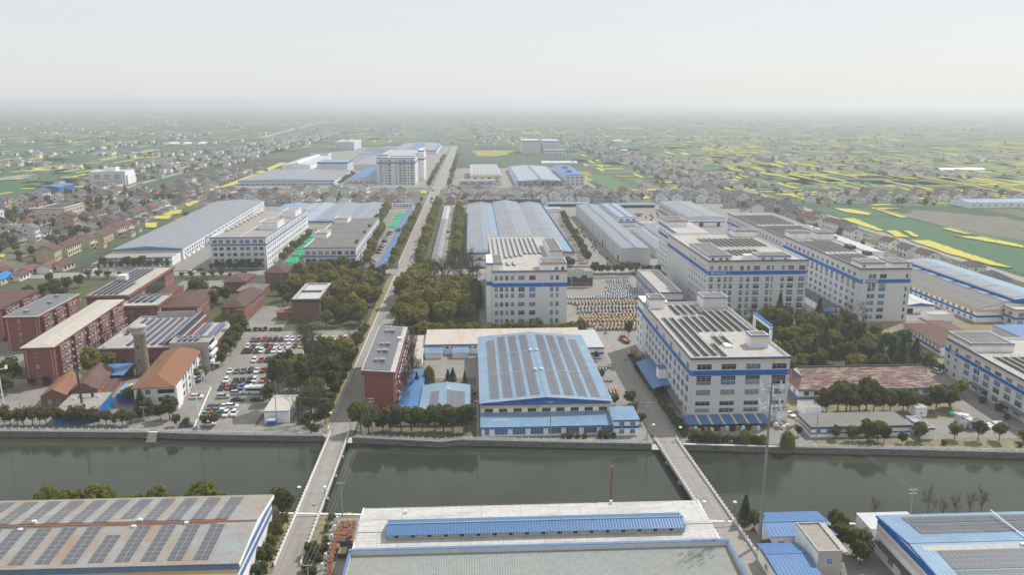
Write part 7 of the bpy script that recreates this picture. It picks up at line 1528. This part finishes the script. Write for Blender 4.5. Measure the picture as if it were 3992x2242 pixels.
for x, y, c, k, lb in ((-99.6, 303.2, 'silver', 'suv', 'crossways in front of the coach, left of the pair'), (-95.5, 306.8, 'silver', 'suv', 'crossways beside the coach, right of the pair'), (-93.0, 299.8, 'black', 'sedan', 'crossways left below the coach'), (-85.4, 299.6, 'black', 'sedan', 'crossways right below the coach'), (-110, 303.5, 'white', 'suv', 'beside the orange roofed building'), (-104.2, 274.9, 'teal', 'suv', 'under the bank tree left of the turbine'), (-96.6, 275.8, 'white', 'sedan', 'under the bank trees right of the turbine'), (-80, 385.5, 'white', 'suv', 'alone behind the back row'), (-93.2, 292.6, 'white', 'suv', 'tall one ending the row before last')):
    car(x, y, c, lb, math.pi / 2, k)
for i in range(12): car(-73.2 - .03 * i, 556 + 12.5 * i + (18 if i > 2 else 0), C_['wswkkrwkwwkk'[i]], '%s from cross road beside the tar roofed block' % nth(i + 1), math.pi / 2)
for i in range(15): car(-43.9, 560 + 15 * i, RC_.choice(('white', 'white', 'silver', 'black')), '%s from cross road parked on the right verge' % nth(i + 1), .05)
car(-21.9, 710, 'black', 'alone in the lane left of the triple hall', 0, 'suv'); car(-47.4, 933.7, 'red', 'on the main road between the trucks', 0, 'sedan'); car(-51, 902, 'white', 'driving on the main road before the village', 0, 'sedan'); car(-224, 567, 'white', 'parked left of the very long hall front', 1.5, 'suv'); car(-190, 556, 'maroon', 'parked at the corner of the slate band block', 1.5, 'sedan'); car(-193, 545.5, 'white', 'van-like on the cross road', 1.5, 'suv', s=1.2); car(115.5, 276, 'white', 'beside the small white house under the mast, left one', .3); car(118.2, 274, 'white', 'beside the small white house under the mast, right one', .3); car(201, 318.5, 'silver', 'at the far corner of the edge block', .2)
for i in range(7): car(-244 + RC_.uniform(-2, 2), 340 + i * 9, RC_.choice(('black', 'white', 'silver')), '%s from canal between the campus dormitories' % nth(i + 1), .6)
for i in range(14): car(-60.5, 1110 + 20 * i, RC_.choice(('white', 'silver', 'black')), '%s from village beside the far tower' % nth(i + 1), .3)
# coach
t = thing('coach', 'white coach parked across the car park near the canal', 'coach', (-86.9, 308, .05), math.pi / 2)
loft(MB(), [(-5.6, 1.1, .5, 2.8, 1.0), (-5.3, 1.25, .35, 3.1, 1.15), (5.3, 1.25, .35, 3.1, 1.15), (5.5, 1.2, .5, 3.0, 1.1)]).build('body', 'paint_white', t)
MB().box(-1.29, 1.29, -5.0, 4.9, 1.55, 2.45).build('windows', 'glass_dark', t); MB().box(-.7, .7, -3.5, 3.5, 3.1, 3.3).build('roof_unit', 'metal_light', t); MB().box(-1.0, 1.0, 5.5, 5.56, 1.2, 2.7).build('windscreen', 'glass_dark', t)
for sx in (-1, 1):
    for yy in (-3.2, 3.4): put('wheel', wheel_me, t, (sx * 1.15, yy, 0), 0, 1.5)
def lorry(label, x, y, rz, cab, bed, L=7.0, box=False, s=1.0):
    t = thing('lorry', label, 'lorry', (x, y, .05), rz, None, s)
    loft(MB(), [(L/2 - 2.0, 1.15, .6, 2.5, 1.05), (L/2 - .3, 1.15, .5, 2.5, 1.05), (L/2, 1.1, .5, 1.6, 1.05)]).build('cab', cab, t); MB().box(-1.0, 1.0, L/2 - .28, L/2 + .02, 1.55, 2.2).build('windscreen', 'glass_dark', t)
    MB().box(-.5, .5, -L/2, L/2 - 1.9, .6, .9).build('chassis', 'metal_dark', t); q = MB()
    if box: q.box(-1.2, 1.2, -L/2, L/2 - 2.2, 1.0, 3.4)
    else: q.box(-1.2, 1.2, -L/2, L/2 - 2.2, .95, 1.1).box(-1.2, -1.1, -L/2, L/2 - 2.2, 1.1, 1.7).box(1.1, 1.2, -L/2, L/2 - 2.2, 1.1, 1.7).box(-1.1, 1.1, -L/2, -L/2 + .1, 1.1, 1.7)
    q.build('load_bed', bed, t)
    if not box: MB().box(-1.09, 1.09, -L/2 + .11, L/2 - 2.25, 1.1, 1.16).build('load_floor', 'crate_wood', t)
    for sx in (-1, 1):
        for yy in (L/2 - 1.2, -L/2 + 1.4, -L/2 + 2.5): put('wheel', wheel_me, t, (sx * 1.0, yy, 0), 0, 1.5)
lorry('red flatbed lorry standing in the yard left of the solar rack block', 74.2, 371, RAD(12), 'paint_red', 'drum_rust', 8.5); lorry('long red lorry along the end of the grey clad hall', 113, 556, math.pi / 2, 'paint_red', 'paint_maroon', 15); lorry('red box lorry on the main road in the village', -47.8, 960, 0, 'paint_red', 'paint_red', 8, True); lorry('white box lorry on the right of the main road', -44.8, 921, math.pi, 'paint_silver', 'roof_silver', 9, True); lorry('dark lorry farther up the main road', -50.6, 1056, 0, 'paint_grey', 'metal_grey', 9, True); lorry('black flat trailer beside the lying drums', -34.4, 188.5, RAD(0), 'metal_dark', 'metal_dark', 6.5)
# ================================================================== CABLE DRUMS
def drum_mesh(lag, fl, r=.92, w=1.25): return MB().cyl((-w/2 + .08, 0, r), (w/2 - .08, 0, r), r * .93, n=12, m=0, caps=False).cyl((-w/2, 0, r), (-w/2 + .1, 0, r), r, n=12, m=1).cyl((w/2 - .1, 0, r), (w/2, 0, r), r, n=12, m=1).mesh('cable_drum', [lag, fl])
DM = dict(wood=drum_mesh('wood_drum', 'drum_dark'), steel=drum_mesh('steel_drum', 'drum_dark'), small=drum_mesh('plastic_sheet', 'drum_dark', .72, .85))
DWORD = dict(wood='timber lagged', steel='grey steel lagged', small='small dark')
drums = []
def drow(y, x0, x1, step, kind, gap=0.05):
    x = x0
    while x < x1:
        if RC_.random() > gap: drums.append((x + RC_.uniform(-.12, .12), y + RC_.uniform(-.35, .35), kind, RC_.uniform(.85, 1.12)))
        x += step
rows = [(391, 63, 98, 'wood'), (393.4, 64, 98, 'wood'), (398, 61, 98, 'wood'), (400.3, 61.5, 98, 'wood'), (405.5, 60, 99, 'wood'), (407.8, 59.5, 99, 'wood'), (412, 59, 100, 'wood'), (414.2, 58.5, 99, 'wood'), (418, 59, 100, 'wood'), (420.2, 66, 100, 'wood'), (425, 59, 100, 'steel'), (427.3, 59, 100, 'steel'), (432.5, 60, 96, 'steel'), (434.8, 60, 97, 'steel'), (437, 61, 96, 'steel'), (442, 60, 97, 'wood'), (444.5, 58, 96, 'wood'), (447, 56, 96, 'wood'), (449.4, 54.5, 95, 'steel')]
for y, a, c, k in rows: drow(y, a, c, 1.95, k, .06)
for y, a, c in ((457, 55.5, 102), (459.2, 55.5, 102), (463.5, 73, 102), (465.2, 76, 102), (461.4, 70, 102), (467.6, 80, 102), (472, 82, 102), (476.5, 83, 101), (483, 85, 101), (489.5, 86, 102), (496.5, 87, 103), (503.5, 88, 103), (470, 82, 102), (474, 82, 101), (480, 84, 98), (486, 84, 101), (493, 86, 102), (500, 88, 103), (507, 88, 103)): drow(y, a, c, 1.5, 'small', .15)
drums.sort(key=lambda d: (d[1] > 456, d[1])); yo = None; ri = ci = 0; rest = MB()
for i, (x, y, k, s) in enumerate(drums):
    if i < 300:
        if yo is None or y - yo > 1.3: ri += 1; ci = 0; yo = y
        ci += 1
        o = put('cable_drum', DM[k], None, (x, y, .02), RC_.gauss(0, .06), s); tag(o, '%s cable drum, %s in the %s row of the drum yard counted from front' % (DWORD[k], nth(ci), nth(ri)), 'cable drum', 'cable drums in the yard')
    else:
        r_ = .92 if k != 'small' else .72; w_ = 1.25 if k != 'small' else .85
        rest.cyl((x - w_/2 + .08, y, r_ * s), (x + w_/2 - .08, y, r_ * s), r_ * s * .93, n=10, m={'wood': 0, 'steel': 1, 'small': 3}[k], caps=False).cyl((x - w_/2, y, r_ * s), (x - w_/2 + .1, y, r_ * s), r_ * s, n=10, m=2).cyl((x + w_/2 - .1, y, r_ * s), (x + w_/2, y, r_ * s), r_ * s, n=10, m=2)
if rest.f: struct(rest.build('cable_drums', ['wood_drum', 'steel_drum', 'drum_dark', 'plastic_sheet']), 'stuff', 'mass of farther cable drums at the back of the drum yard')
# side drums along the warehouse wall
k = 0
for x0, x1, y, kd in ((53.5, 60, 331.5, 'steel'), (54, 59, 329, 'steel'), (52.6, 58.5, 314, 'steel'), (52.4, 58.8, 303.5, 'wood'), (52.6, 58.4, 301.4, 'wood'), (52.4, 58, 299.4, 'wood'), (53, 56, 340.6, 'small')):
    x = x0; k += 1; j = 0
    while x < x1:
        j += 1; o = put('cable_drum', DM[kd], None, (x, y + RC_.uniform(-.2, .2), .02), RC_.gauss(0, .1), RC_.uniform(.62, .8)); tag(o, '%s cable drum, %s in %s short row beside the big warehouse' % (DWORD[kd], nth(j), nth(k)), 'cable drum', 'drums beside the warehouse'); x += 1.3
for i in range(9): o = put('cable_drum', DM['small'], None, (0.2, 276 + 1.6 * i + (18 if i > 4 else 0), .02), 1.5, 1.0); tag(o, 'small dark cable drum, %s from canal along the left wall of the warehouse' % nth(i + 1), 'cable drum', 'drums along the warehouse left wall')
# big rusty drums lying flat beside the white roofed shed
q = MB(); q.lathe([(.95, 0), (.95, .12)], 18)
lf = q.mesh('flange', ['drum_rust']); lc = MB().cyl((0, 0, .12), (0, 0, 1.1), .5, n=12).mesh('core', ['drum_rust']); sk = MB()
for i in range(8):
    a = i * math.pi / 4; u = Vector((math.cos(a), math.sin(a), 0)); v = Vector((-u.y, u.x, 0)) * .05; p0, p1 = u * .22, u * .92; sk.slab([p0 - v + Vector((0, 0, 1.30)), p0 + v + Vector((0, 0, 1.30)), p1 + v + Vector((0, 0, 1.30)), p1 - v + Vector((0, 0, 1.30))], .07)
sk.lathe([(.2, 1.22), (.2, 1.31)], 10, 1); sk = sk.mesh('spokes', ['drum_rust', 'dark_void'])
for i, (x, y) in enumerate([(-36.6, 202.3), (-35.4, 202.4), (-34.0, 202.5), (-36.9, 200.5), (-35.5, 200.5), (-33.9, 200.1), (-36.9, 198.6), (-35.4, 198.1), (-34.0, 198.1), (-36.8, 196.6), (-35.4, 196.4), (-33.9, 196.0), (-36.8, 194.7), (-35.5, 194.2), (-36.9, 193.0), (-33.6, 192.2), (-36.9, 190.9), (-36.9, 189.1), (-36.8, 187.2), (-36.9, 185.4), (-36.8, 183.4), (-36.6, 181.2), (-36.4, 179.3), (-36.4, 177.2)]):
    x = -35.2 + (x + 35.2) * 1.18
    t = thing('steel_drum', 'rusty spoked steel drum lying flat, %s back from the canal beside the white roofed shed' % nth(i + 1), 'cable drum', (x, y, .02), RC_.uniform(0, 3), 'lying steel drums', .86)
    put('flange', lf, t); put('core', lc, t); put('flange', lf, t, (0, 0, 1.1)); put('spokes', sk, t)
for i, y in enumerate((204.1, 199.5, 194.8, 190.2, 185.5, 180.9)): o = MB().box(-.22, .22, -.22, .22, 0, 1.7).box(-.28, .28, -.28, .28, 1.7, 1.85).build('gate_post', 'bridge_white', None, False, (-38.6, y, 0)); tag(o, 'white square post, %s from canal along the drum track' % nth(i + 1), 'post', 'posts along the drum track')
t = thing('yellow_frame', 'yellow steel frame standing by the canal behind the lying drums', 'frame', (-36.2, 204.8, 0)); MB().box(0, .15, 0, .15, 0, 2.4).box(1.6, 1.75, 0, .15, 0, 2.4).box(0, 1.75, 0, .15, 2.4, 2.55).build('bar', 'paint_yellow', t); MB().box(0, 1.75, -.9, -.75, 0, .15).build('foot', 'paint_yellow', t)
# ================================================================== POLES, WIRES, MAST, TURBINES
def upole(x, y, h, label, arm=1):
    t = thing('utility_pole', label, 'utility pole', (x, y, 0)); MB().cyl((0, 0, -.2), (0, 0, h), .19, .12, 8).build('pole', 'pole_concrete', t)
    for k in range(arm): MB().box(-1.1, 1.1, -.07, .07, h - .35 - 1.1 * k, h - .2 - 1.1 * k).build('crossarm', 'metal_grey', t)
    for xx in (-1, 0, 1): MB().cyl((xx, 0, h - .2), (xx, 0, h + .12), .06, .04, 6).build('insulator', 'metal_light', t)
PP = {}
for k, x, y, h, lb, a in (('a', -36.2, 265, 13.5, 'utility pole on the bank in front of the brick dormitory', 2), ('b', -71.6, 273.9, 12.3, 'utility pole beside the white hut', 2), ('c', 60.3, 256.2, 13.5, 'utility pole at the far end of the right bridge', 2), ('d', 26.5, 258.1, 13.7, 'utility pole before the middle of the warehouse annex', 1), ('e', 1.0, 260.7, 13.6, 'utility pole at the left corner of the warehouse', 1), ('f', 118.6, 251.6, 10, 'utility pole at the left end of the low grey roofed building', 2), ('g', -37.6, 206.6, 11, 'utility pole behind the lying drums', 1), ('h', 121, 195.4, 10.6, 'utility pole behind the solar roof hall', 2), ('i', -77.9, 359, 10, 'utility pole among the cars of the car park', 1), ('j', -80, 505, 8, 'utility pole in the wood left of the road', 1), ('k', -76.2, 538.5, 15, 'utility pole at the cross road', 1), ('l', -38.8, 166, 11, 'utility pole at the bottom edge beside the drum track', 1), ('m', -166, 282, 8, 'utility pole in the left bank tree row', 1), ('n', -119, 275, 8, 'utility pole left of the canal steps', 1), ('o', 64, 545, 14, 'utility pole by the cross road right of centre', 1), ('p', -34, 556, 14, 'utility pole at the near end of the long panel shelter', 1)):
    PP[k] = (x, y, h); upole(x, y, h, lb, a)
def wire(a, b_, label, offs=(-1, 0, 1), sag=1.0):
    for i, o_ in enumerate(offs):
        A, B_ = Vector((a[0] + o_, a[1], a[2])), Vector((b_[0] + o_, b_[1], b_[2])); mb = MB(); p = None
        for k in range(13):
            t = k / 12; q = A.lerp(B_, t) - Vector((0, 0, 4 * sag * t * (1 - t)))
            if p is not None: mb.cyl(p, q, .022, n=4, caps=False)
            p = q
        tag(mb.build('power_line', 'wire'), label + (', %s of its wires' % nth(i + 1) if len(offs) > 1 else ''), 'power line', 'overhead wires')
wire(PP['a'], PP['g'], 'wires across canal right of left bridge'); wire(PP['g'], PP['l'], 'wires above the lying drums'); wire(PP['b'], PP['i'], 'wires over the car park'); wire(PP['i'], PP['j'], 'wires over the wood beside the road'); wire(PP['b'], PP['a'], 'wires crossing the left bridge end', (-.5, .5)); wire(PP['e'], PP['d'], 'wires along the warehouse front', (-.4, .4)); wire(PP['d'], PP['c'], 'wires from warehouse to right bridge', (-.4, .4)); wire(PP['f'], PP['h'], 'wires across the canal at the right', (-.5, .5)); wire(PP['c'], PP['f'], 'wires passing behind the phone mast', (-.4, .4)); wire(PP['m'], PP['n'], 'wire along the left bank', (0,)); wire(PP['n'], PP['b'], 'wire before the car park', (0,))
t = thing('phone_mast', 'tall grey mobile phone mast with two crowns of antennas on the near right bank', 'mast', (75.4, 187, 0))
MB().cyl((0, 0, -.3), (0, 0, 24), .52, .38, 14).build('lower_shaft', 'mast_steel', t); MB().cyl((0, 0, 24), (0, 0, 47), .38, .2, 12).build('upper_shaft', 'mast_steel', t); MB().cyl((0, 0, 47), (0, 0, 52), .05, .03, 6).build('lightning_rod', 'metal_dark', t)
for z in (38.5, 43.5):
    q = MB(); 
    for i in range(12):
        a0, a1 = i * math.pi / 6, (i + 1) * math.pi / 6; q.cyl((1.7 * math.cos(a0), 1.7 * math.sin(a0), z), (1.7 * math.cos(a1), 1.7 * math.sin(a1), z), .06, n=5); q.cyl((1.7 * math.cos(a0), 1.7 * math.sin(a0), z + 1.1), (1.7 * math.cos(a1), 1.7 * math.sin(a1), z + 1.1), .05, n=5)
        if i % 2 == 0: q.cyl((.3 * math.cos(a0), .3 * math.sin(a0), z - .6), (1.7 * math.cos(a0), 1.7 * math.sin(a0), z), .05, n=5)
    q.build('platform', 'rust' if z > 40 else 'metal_grey', t)
    for i in range(6):
        a = i * math.pi / 3 + .3; x, y = 2.9 * math.cos(a), 2.9 * math.sin(a); MB().box(x - .16, x + .16, y - .1, y + .1, z - .3, z + 2.1).cyl((1.6 * math.cos(a), 1.6 * math.sin(a), z + .5), (x, y, z + .5), .05, n=5).build('antenna', 'metal_light', t)
for z in (36, 41): MB().box(.3, .9, -.3, .3, z, z + 1.1).build('radio_unit', 'metal_grey', t)
def turbine(x, y, h, label, rz, spin):
    t = thing('wind_turbine', label, 'wind turbine', (x, y, 0), rz); MB().cyl((0, 0, 0), (0, 0, h), .34, .16, 12).build('tower', 'turbine_white', t); MB().cyl((0, .6, h + .2), (0, -.5, h + .2), .3, .26, 10).build('nacelle', 'turbine_white', t, True); MB().cyl((0, -.5, h + .2), (0, -.9, h + .2), .26, .08, 10).build('hub', 'turbine_white', t, True)
    for k in range(3):
        a = spin + k * 2.094; d = Vector((math.cos(a), 0, math.sin(a))); p = Vector((0, -.7, h + .2)); n_ = Vector((-d.z, 0, d.x)); q = MB(); w0, w1 = .34, .14
        A, B_ = p + d * .2, p + d * 3.9; th = Vector((0, .07, 0)); pts = [A - n_ * w0 * .6, A + n_ * w0 * .4, B_ + n_ * w1 * .4, B_ - n_ * w1 * .6]
        k0 = len(q.v); q.v += [tuple(v - th) for v in pts] + [tuple(v + th) for v in pts]; q.f += [(0, 1, 2, 3), (7, 6, 5, 4), (0, 4, 5, 1), (1, 5, 6, 2), (2, 6, 7, 3), (3, 7, 4, 0)]; q.m += [0] * 6; q.build('blade', 'turbine_white', t)
    MB().box(-.04, .04, .6, 2.6, h + .15, h + .27).box(-.03, .03, 2.5, 3.6, h - .5, h + 1.1).build('tail_vane', 'turbine_white', t); MB().box(-.7, .7, -.7, .7, 0, .35).build('base', 'concrete_wall', t)
turbine(-99, 272.6, 19.6, 'small white wind turbine on the bank at the car park', -1.0, .5); turbine(-172.8, 284, 19.6, 'small white wind turbine cut by the left edge', -.4, 2.4)
def solar_lamp(x, y, label):
    t = thing('solar_street_lamp', label, 'street lamp', (x, y, 0), .6); MB().cyl((0, 0, 0), (0, 0, 7), .09, .06, 6).build('lamp_post', 'metal_light', t); MB().box(0, 1.6, -.1, .1, 6.6, 6.7).build('lamp_arm', 'metal_light', t); MB().slab([(-.8, -.5, 7.1), (.8, -.5, 7.1), (.8, .5, 7.7), (-.8, .5, 7.7)], .06).build('lamp_panel', 'solar_blue', t)
for x, y, lb in ((-112, 316, 'solar street lamp left of the car park, nearer one'), (-112.5, 334, 'solar street lamp left of the car park, farther one'), (-264, 470, 'solar street lamp in the left garden strip')): solar_lamp(x, y, lb)
# ================================================================== YARD THINGS
t = thing('cooling_tower', 'round pale cooling tower in the right hand yard', 'cooling tower', (175.4, 258.8, 0)); MB().lathe([(1.1, 0), (1.5, .9), (1.5, 2.6), (.9, 3.2), (.8, 3.9)], 18).build('drum_body', 'roof_silver', t, True); MB().lathe([(.7, 3.9), (.7, 3.95)], 14).build('fan', 'dark_void', t)
t = thing('chiller', 'large grey box chiller with a round roof fan beside the cooling tower', 'chiller', (177.6, 256.8, 0), RAD(10)); MB().box(0, 3.0, 0, 8.5, .5, 3.6).build('casing', 'metal_grey', t); MB().box(.2, 1.35, -.05, 0, .8, 3.2).build('grille', 'dark_void', t); MB().box(1.65, 2.8, -.05, 0, .8, 3.2).build('grille', 'dark_void', t); MB().lathe([(1.25, 3.6), (1.25, 4.2), (1.1, 4.2)], 18, 0, (1.5, 5)).build('fan_ring', 'metal_light', t); MB().box(.1, 2.9, .2, 8.3, 0, .5).build('plinth', 'metal_dark', t)
o = MB().prism([(0, 0), (2.8, 0), (2.8, 2), (0, 2)], 0, 1.2).slab([(-.1, -.1, 1.3), (2.9, -.1, 1.3), (2.9, 2.1, 1.7), (-.1, 2.1, 1.7)], .1).build('waste_bin', 'tarp_green', None, False, (177.8, 270, 0)); tag(o, 'green covered waste bin in the right hand yard', 'bin')
for i, (x, y) in enumerate(((183.6, 258.5), (185.2, 257.6), (186.8, 258.3), (184.6, 260.4), (186.4, 260.2))): o = MB().box(0, 1.3, 0, 2.2, 0, .35).box(.1, 1.2, .2, 2.0, .35, .8).build('pallet', 'metal_light', None, False, (x, y, .02)); tag(o, 'pallet of pale parts, %s from left behind the chiller' % nth(i + 1), 'pallet', 'pallets behind the chiller')
o = MB().box(0, 3.4, 0, 3.6, 0, 1.4).box(-.1, 3.5, -.1, 3.7, 1.4, 1.55).build('crate', 'metal_grey', None, False, (188.2, 258.2, .02)); tag(o, 'dark grey flat topped crate right of the pallets', 'crate')
for i, (x, y, z) in enumerate(((73.9, 352, 2.6), (75.1, 349.6, 2.4), (76.2, 346.4, 1.3), (77.4, 346.4, 1.4), (78.0 - .3, 348.6, 1.4), (76.6, 344.6, 1.5))): o = MB().box(-.6, .6, -.6, .6, 0, z).box(-.66, .66, -.66, .66, z, z + .12).build('crate', 'crate_wood', None, False, (x, y, .02)); tag(o, 'wooden packing crate, %s nearest the loading canopy in the yard shade' % nth(6 - i), 'crate', 'crates by the loading canopy')
for i in range(16):
    x = 77 + 1.9 * (i % 14) + (.8 if i > 13 else 0); k = RC_.random(); o = MB().box(-.7, .7, -.6, .6, 0, .8 + .5 * k).box(-.5, .6, -.5, .4, .8 + .5 * k, 1.3 + .6 * k).build('goods_bundle', ('crate_wood', 'plastic_sheet', 'drum_dark')[i % 3], None, False, (x, 261.0 + (i % 2) * .8 - (i > 13) * 1.6, .02), k); tag(o, '%s bundle of goods, %s from left under the striped canopy' % (('wooden', 'white wrapped', 'dark')[i % 3], nth(i + 1)), 'bundle', 'goods below the striped canopy')
for i in range(10): k = RC_.random(); o = MB().box(-.8, .8, -.7, .7, 0, .7 + .4 * k).box(-.5, .7, -.6, .3, .7 + .4 * k, 1.1 + .5 * k).build('goods_bundle', ('crate_wood', 'plastic_sheet')[i % 2], None, False, (109 + 2.1 * (i % 3) , 262 + 2.0 * (i // 3), .02), k); tag(o, '%s goods bundle, %s from canal right of the striped canopy' % (('wooden', 'white')[i % 2], nth(i + 1)), 'bundle', 'goods right of the striped canopy')
def tarp(x, y, w, d, h, label):
    r = random.Random(int(x * 7 + y)); mb = MB(); n = 5; k = len(mb.v)
    for j in range(n + 1):
        for i in range(n + 1):
            u, v = i / n, j / n; e = min(u, 1 - u, v, 1 - v); z = h * (min(1, e * 6)) + (r.uniform(-.18, .18) if e > 0 else 0); mb.v.append(((u - .5) * w, (v - .5) * d, max(0, z)))
    for j in range(n):
        for i in range(n): a = j * (n + 1) + i; mb.f.append((a, a + 1, a + n + 2, a + n + 1)); mb.m.append(0)
    o = mb.build('tarpaulin_stack', 'tarp_green', None, False, (x, y, .02)); tag(o, label, 'tarpaulin', 'green tarpaulin covered stacks')
for i in range(9): tarp(-131.5 - .6 * i + RC_.uniform(-.5, .5), 572 + 13.4 * i, 8.5, 11.5, RC_.uniform(1.8, 2.8), 'green tarpaulin covered stack, %s from cross road between the white blocks' % nth(i + 1))
for i in range(6): tarp(-75.0 + RC_.uniform(-.4, .4), 742 + 17 * i, 7, 13, RC_.uniform(1.6, 2.6), 'green tarpaulin covered stack, %s from cross road beside the blue car shelter' % nth(i + 1))
for i in range(22): o = put('cable_drum', DM['wood'], None, (98 + 2.6 * math.sin(i * .7) + (2 if i % 2 else 0), 562 + 8.2 * i, .02), RC_.uniform(0, 3), 1.0); tag(o, 'timber cable drum, %s from cross road in lane beside the grey clad hall' % nth(i + 1), 'cable drum', 'drums beside the grey clad hall')
for i in range(24): o = put('cable_drum', DM['wood'], None, (168 + RC_.uniform(0, 26), 752 + RC_.uniform(0, 70), .02), RC_.uniform(0, 3), 1.1); tag(o, 'timber cable drum, %s of those scattered between the rear halls' % nth(i + 1), 'cable drum', 'drums scattered between the rear halls')
# billboard by the drum yard
t = thing('billboard', 'large billboard showing a row of dark coated figures beside the centre block', 'billboard', (58.6, 489, 0)); MB().box(0, 17.6, 0, .5, .6, 10.6).build('panel', 'poster_sky', t)
for x in (1, 6, 11.5, 16.6): MB().box(x - .15, x + .15, .5, .8, 0, 10).build('post', 'metal_grey', t)
MB().box(.05, 17.55, -.02, 0, .65, 6.6).build('printed_ground', 'poster_field', t)
for i, (x, zt, w) in enumerate(((2.0, 8.4, 1.7), (5.9, 8.6, 1.8), (8.2, 7.4, 1.1), (10.2, 8.0, 1.4), (12.3, 9.4, 2.1), (14.4, 7.6, 1.5), (16.4, 8.0, 1.0))):
    yy = -.025 - .003 * i; MB().poly([(x - w, yy, .7), (x + w, yy, .7), (x + w * .98, yy, zt - 2.2), (x + w * .5, yy, zt - 1.5), (x - w * .5, yy, zt - 1.5), (x - w * .98, yy, zt - 2.2)]).build('printed_figure', 'poster_coat', t)
    MB().poly([(x + .55 * math.cos(a * .628), yy - .0015, zt - .8 + .8 * math.sin(a * .628)) for a in range(10)]).build('printed_face', 'poster_face', t)
for i in range(8):
    x = 4.6 + 1.38 * i + (.7 if i > 3 else 0); MB().box(x, x + 1.0, -.07, -.06, 2.05, 2.2).box(x, x + 1.0, -.07, -.06, 2.5, 2.65).box(x, x + 1.0, -.07, -.06, 2.9, 3.05).box(x + .42, x + .58, -.075, -.07, 1.95, 3.1).build('red_character', 'poster_red', t)
b = Bld('red_roof_hut', 'small hut with pink-red flat roof behind the billboard', 57.4, 500, 14.5, 8, 7.4, 'hut'); b.walls('wall_plain'); b.box('roof', -.4, 14.9, -.4, 8.4, 7.4, 7.7, 'hroof_red')
# boundary walls
for lb, x0, x1, y, m_ in (('low grey boundary wall along the near side of the left cross road', -262, -55, 530, 'wall_grey'), ('grey fence wall behind the drum yard', 79, 104, 513, 'wall_grey')):
    o = MB().box(x0, x1, y, y + .3, 0, 1.7).box(x0 - .05, x1 + .05, y - .05, y + .35, 1.7, 1.8).build('boundary_wall', m_); tag(o, lb, 'wall')
o = MB().box(442, 442.3, 640, 850, 0, 2).build('boundary_wall', 'wall_grey'); tag(o, 'long low wall between the green field and the waste ground', 'wall')
# people
def person(x, y, label, shirt, rz=0.0, seated=False):
    J = [(0, 0, .95), (0, .01, 1.15), (0, .02, 1.38), (0, .0, 1.5), (0, -.01, 1.62), (0, -.01, 1.72), (.2, .02, 1.4), (.27, .0, 1.14), (.25, -.12, .92), (-.2, .02, 1.4), (-.28, .02, 1.14), (-.26, .06, .9), (.1, 0, .92), (.12, -.12, .5), (.12, .0, .07), (-.1, 0, .92), (-.12, .1, .5), (-.12, .24, .09), (.12, -.14, .04), (-.12, .12, .04)]
    Rd = [.15, .14, .16, .06, .1, .09, .07, .05, .045, .07, .05, .045, .1, .07, .05, .1, .07, .05, .04, .04]
    E_ = [(0, 1), (1, 2), (2, 3), (3, 4), (4, 5), (2, 6), (6, 7), (7, 8), (2, 9), (9, 10), (10, 11), (0, 12), (12, 13), (13, 14), (0, 15), (15, 16), (16, 17), (14, 18), (17, 19)]
    if seated:
        J[13] = (.16, -.42, .72); J[14] = (.16, -.4, .3); J[16] = (-.16, -.42, .72); J[17] = (-.16, -.4, .3); J[18] = (.16, -.52, .27); J[19] = (-.16, -.52, .27); J[8] = (.24, -.42, 1.0); J[11] = (-.24, -.42, 1.0)
    me = bpy.data.meshes.new('body'); me.from_pydata(J, E_, []); o = bpy.data.objects.new('body', me); COL.objects.link(o); md = o.modifiers.new('skin', 'SKIN'); o.modifiers.new('sub', 'SUBSURF').levels = 1
    for i, v in enumerate(me.skin_vertices[0].data): v.radius = (Rd[i], Rd[i]); v.use_root = (i == 0)
    fm = bpy.data.meshes.new_from_object(o.evaluated_get(bpy.context.evaluated_depsgraph_get())); bpy.data.objects.remove(o); fm.name = 'body'
    for m_ in (shirt, 'cloth_dark', 'skin'): fm.materials.append(MATS[m_])
    for p in fm.polygons: z = p.center.z; p.material_index = 2 if z > 1.48 else (0 if z > .93 else 1)
    t = thing('person', label, 'person', (x, y, .05), rz); put('body', fm, t); MB().lathe([(.1, 1.68), (.115, 1.74), (.08, 1.82), (.02, 1.85)], 10, 0, (0, .0)).build('hair', 'drum_dark', t, True); return t
person(68.7, 340, 'person in dark clothes walking on the road beside the hedge', 'cloth_dark', 2.8)
person(66.8, 384, 'person riding a dark scooter in front of the drum yard', 'cloth_dark', 1.7, True)
t = thing('scooter', 'dark scooter ridden in front of the drum yard', 'scooter', (66.8, 384, .05), 1.7); MB().cyl((0, -.65, .25), (0, -.55, 1.0), .04, n=6).box(-.14, .14, -.5, .55, .28, .42).box(-.13, .13, -.05, .6, .42, .78).build('frame', 'paint_black', t)
for y in (-.68, .55): MB().cyl((-.05, y, .25), (.05, y, .25), .25, n=12).build('wheel', 'tyre', t)
person(-101.5, 371.5, 'person standing between white cars in the car park', 'cloth_dark', .4)
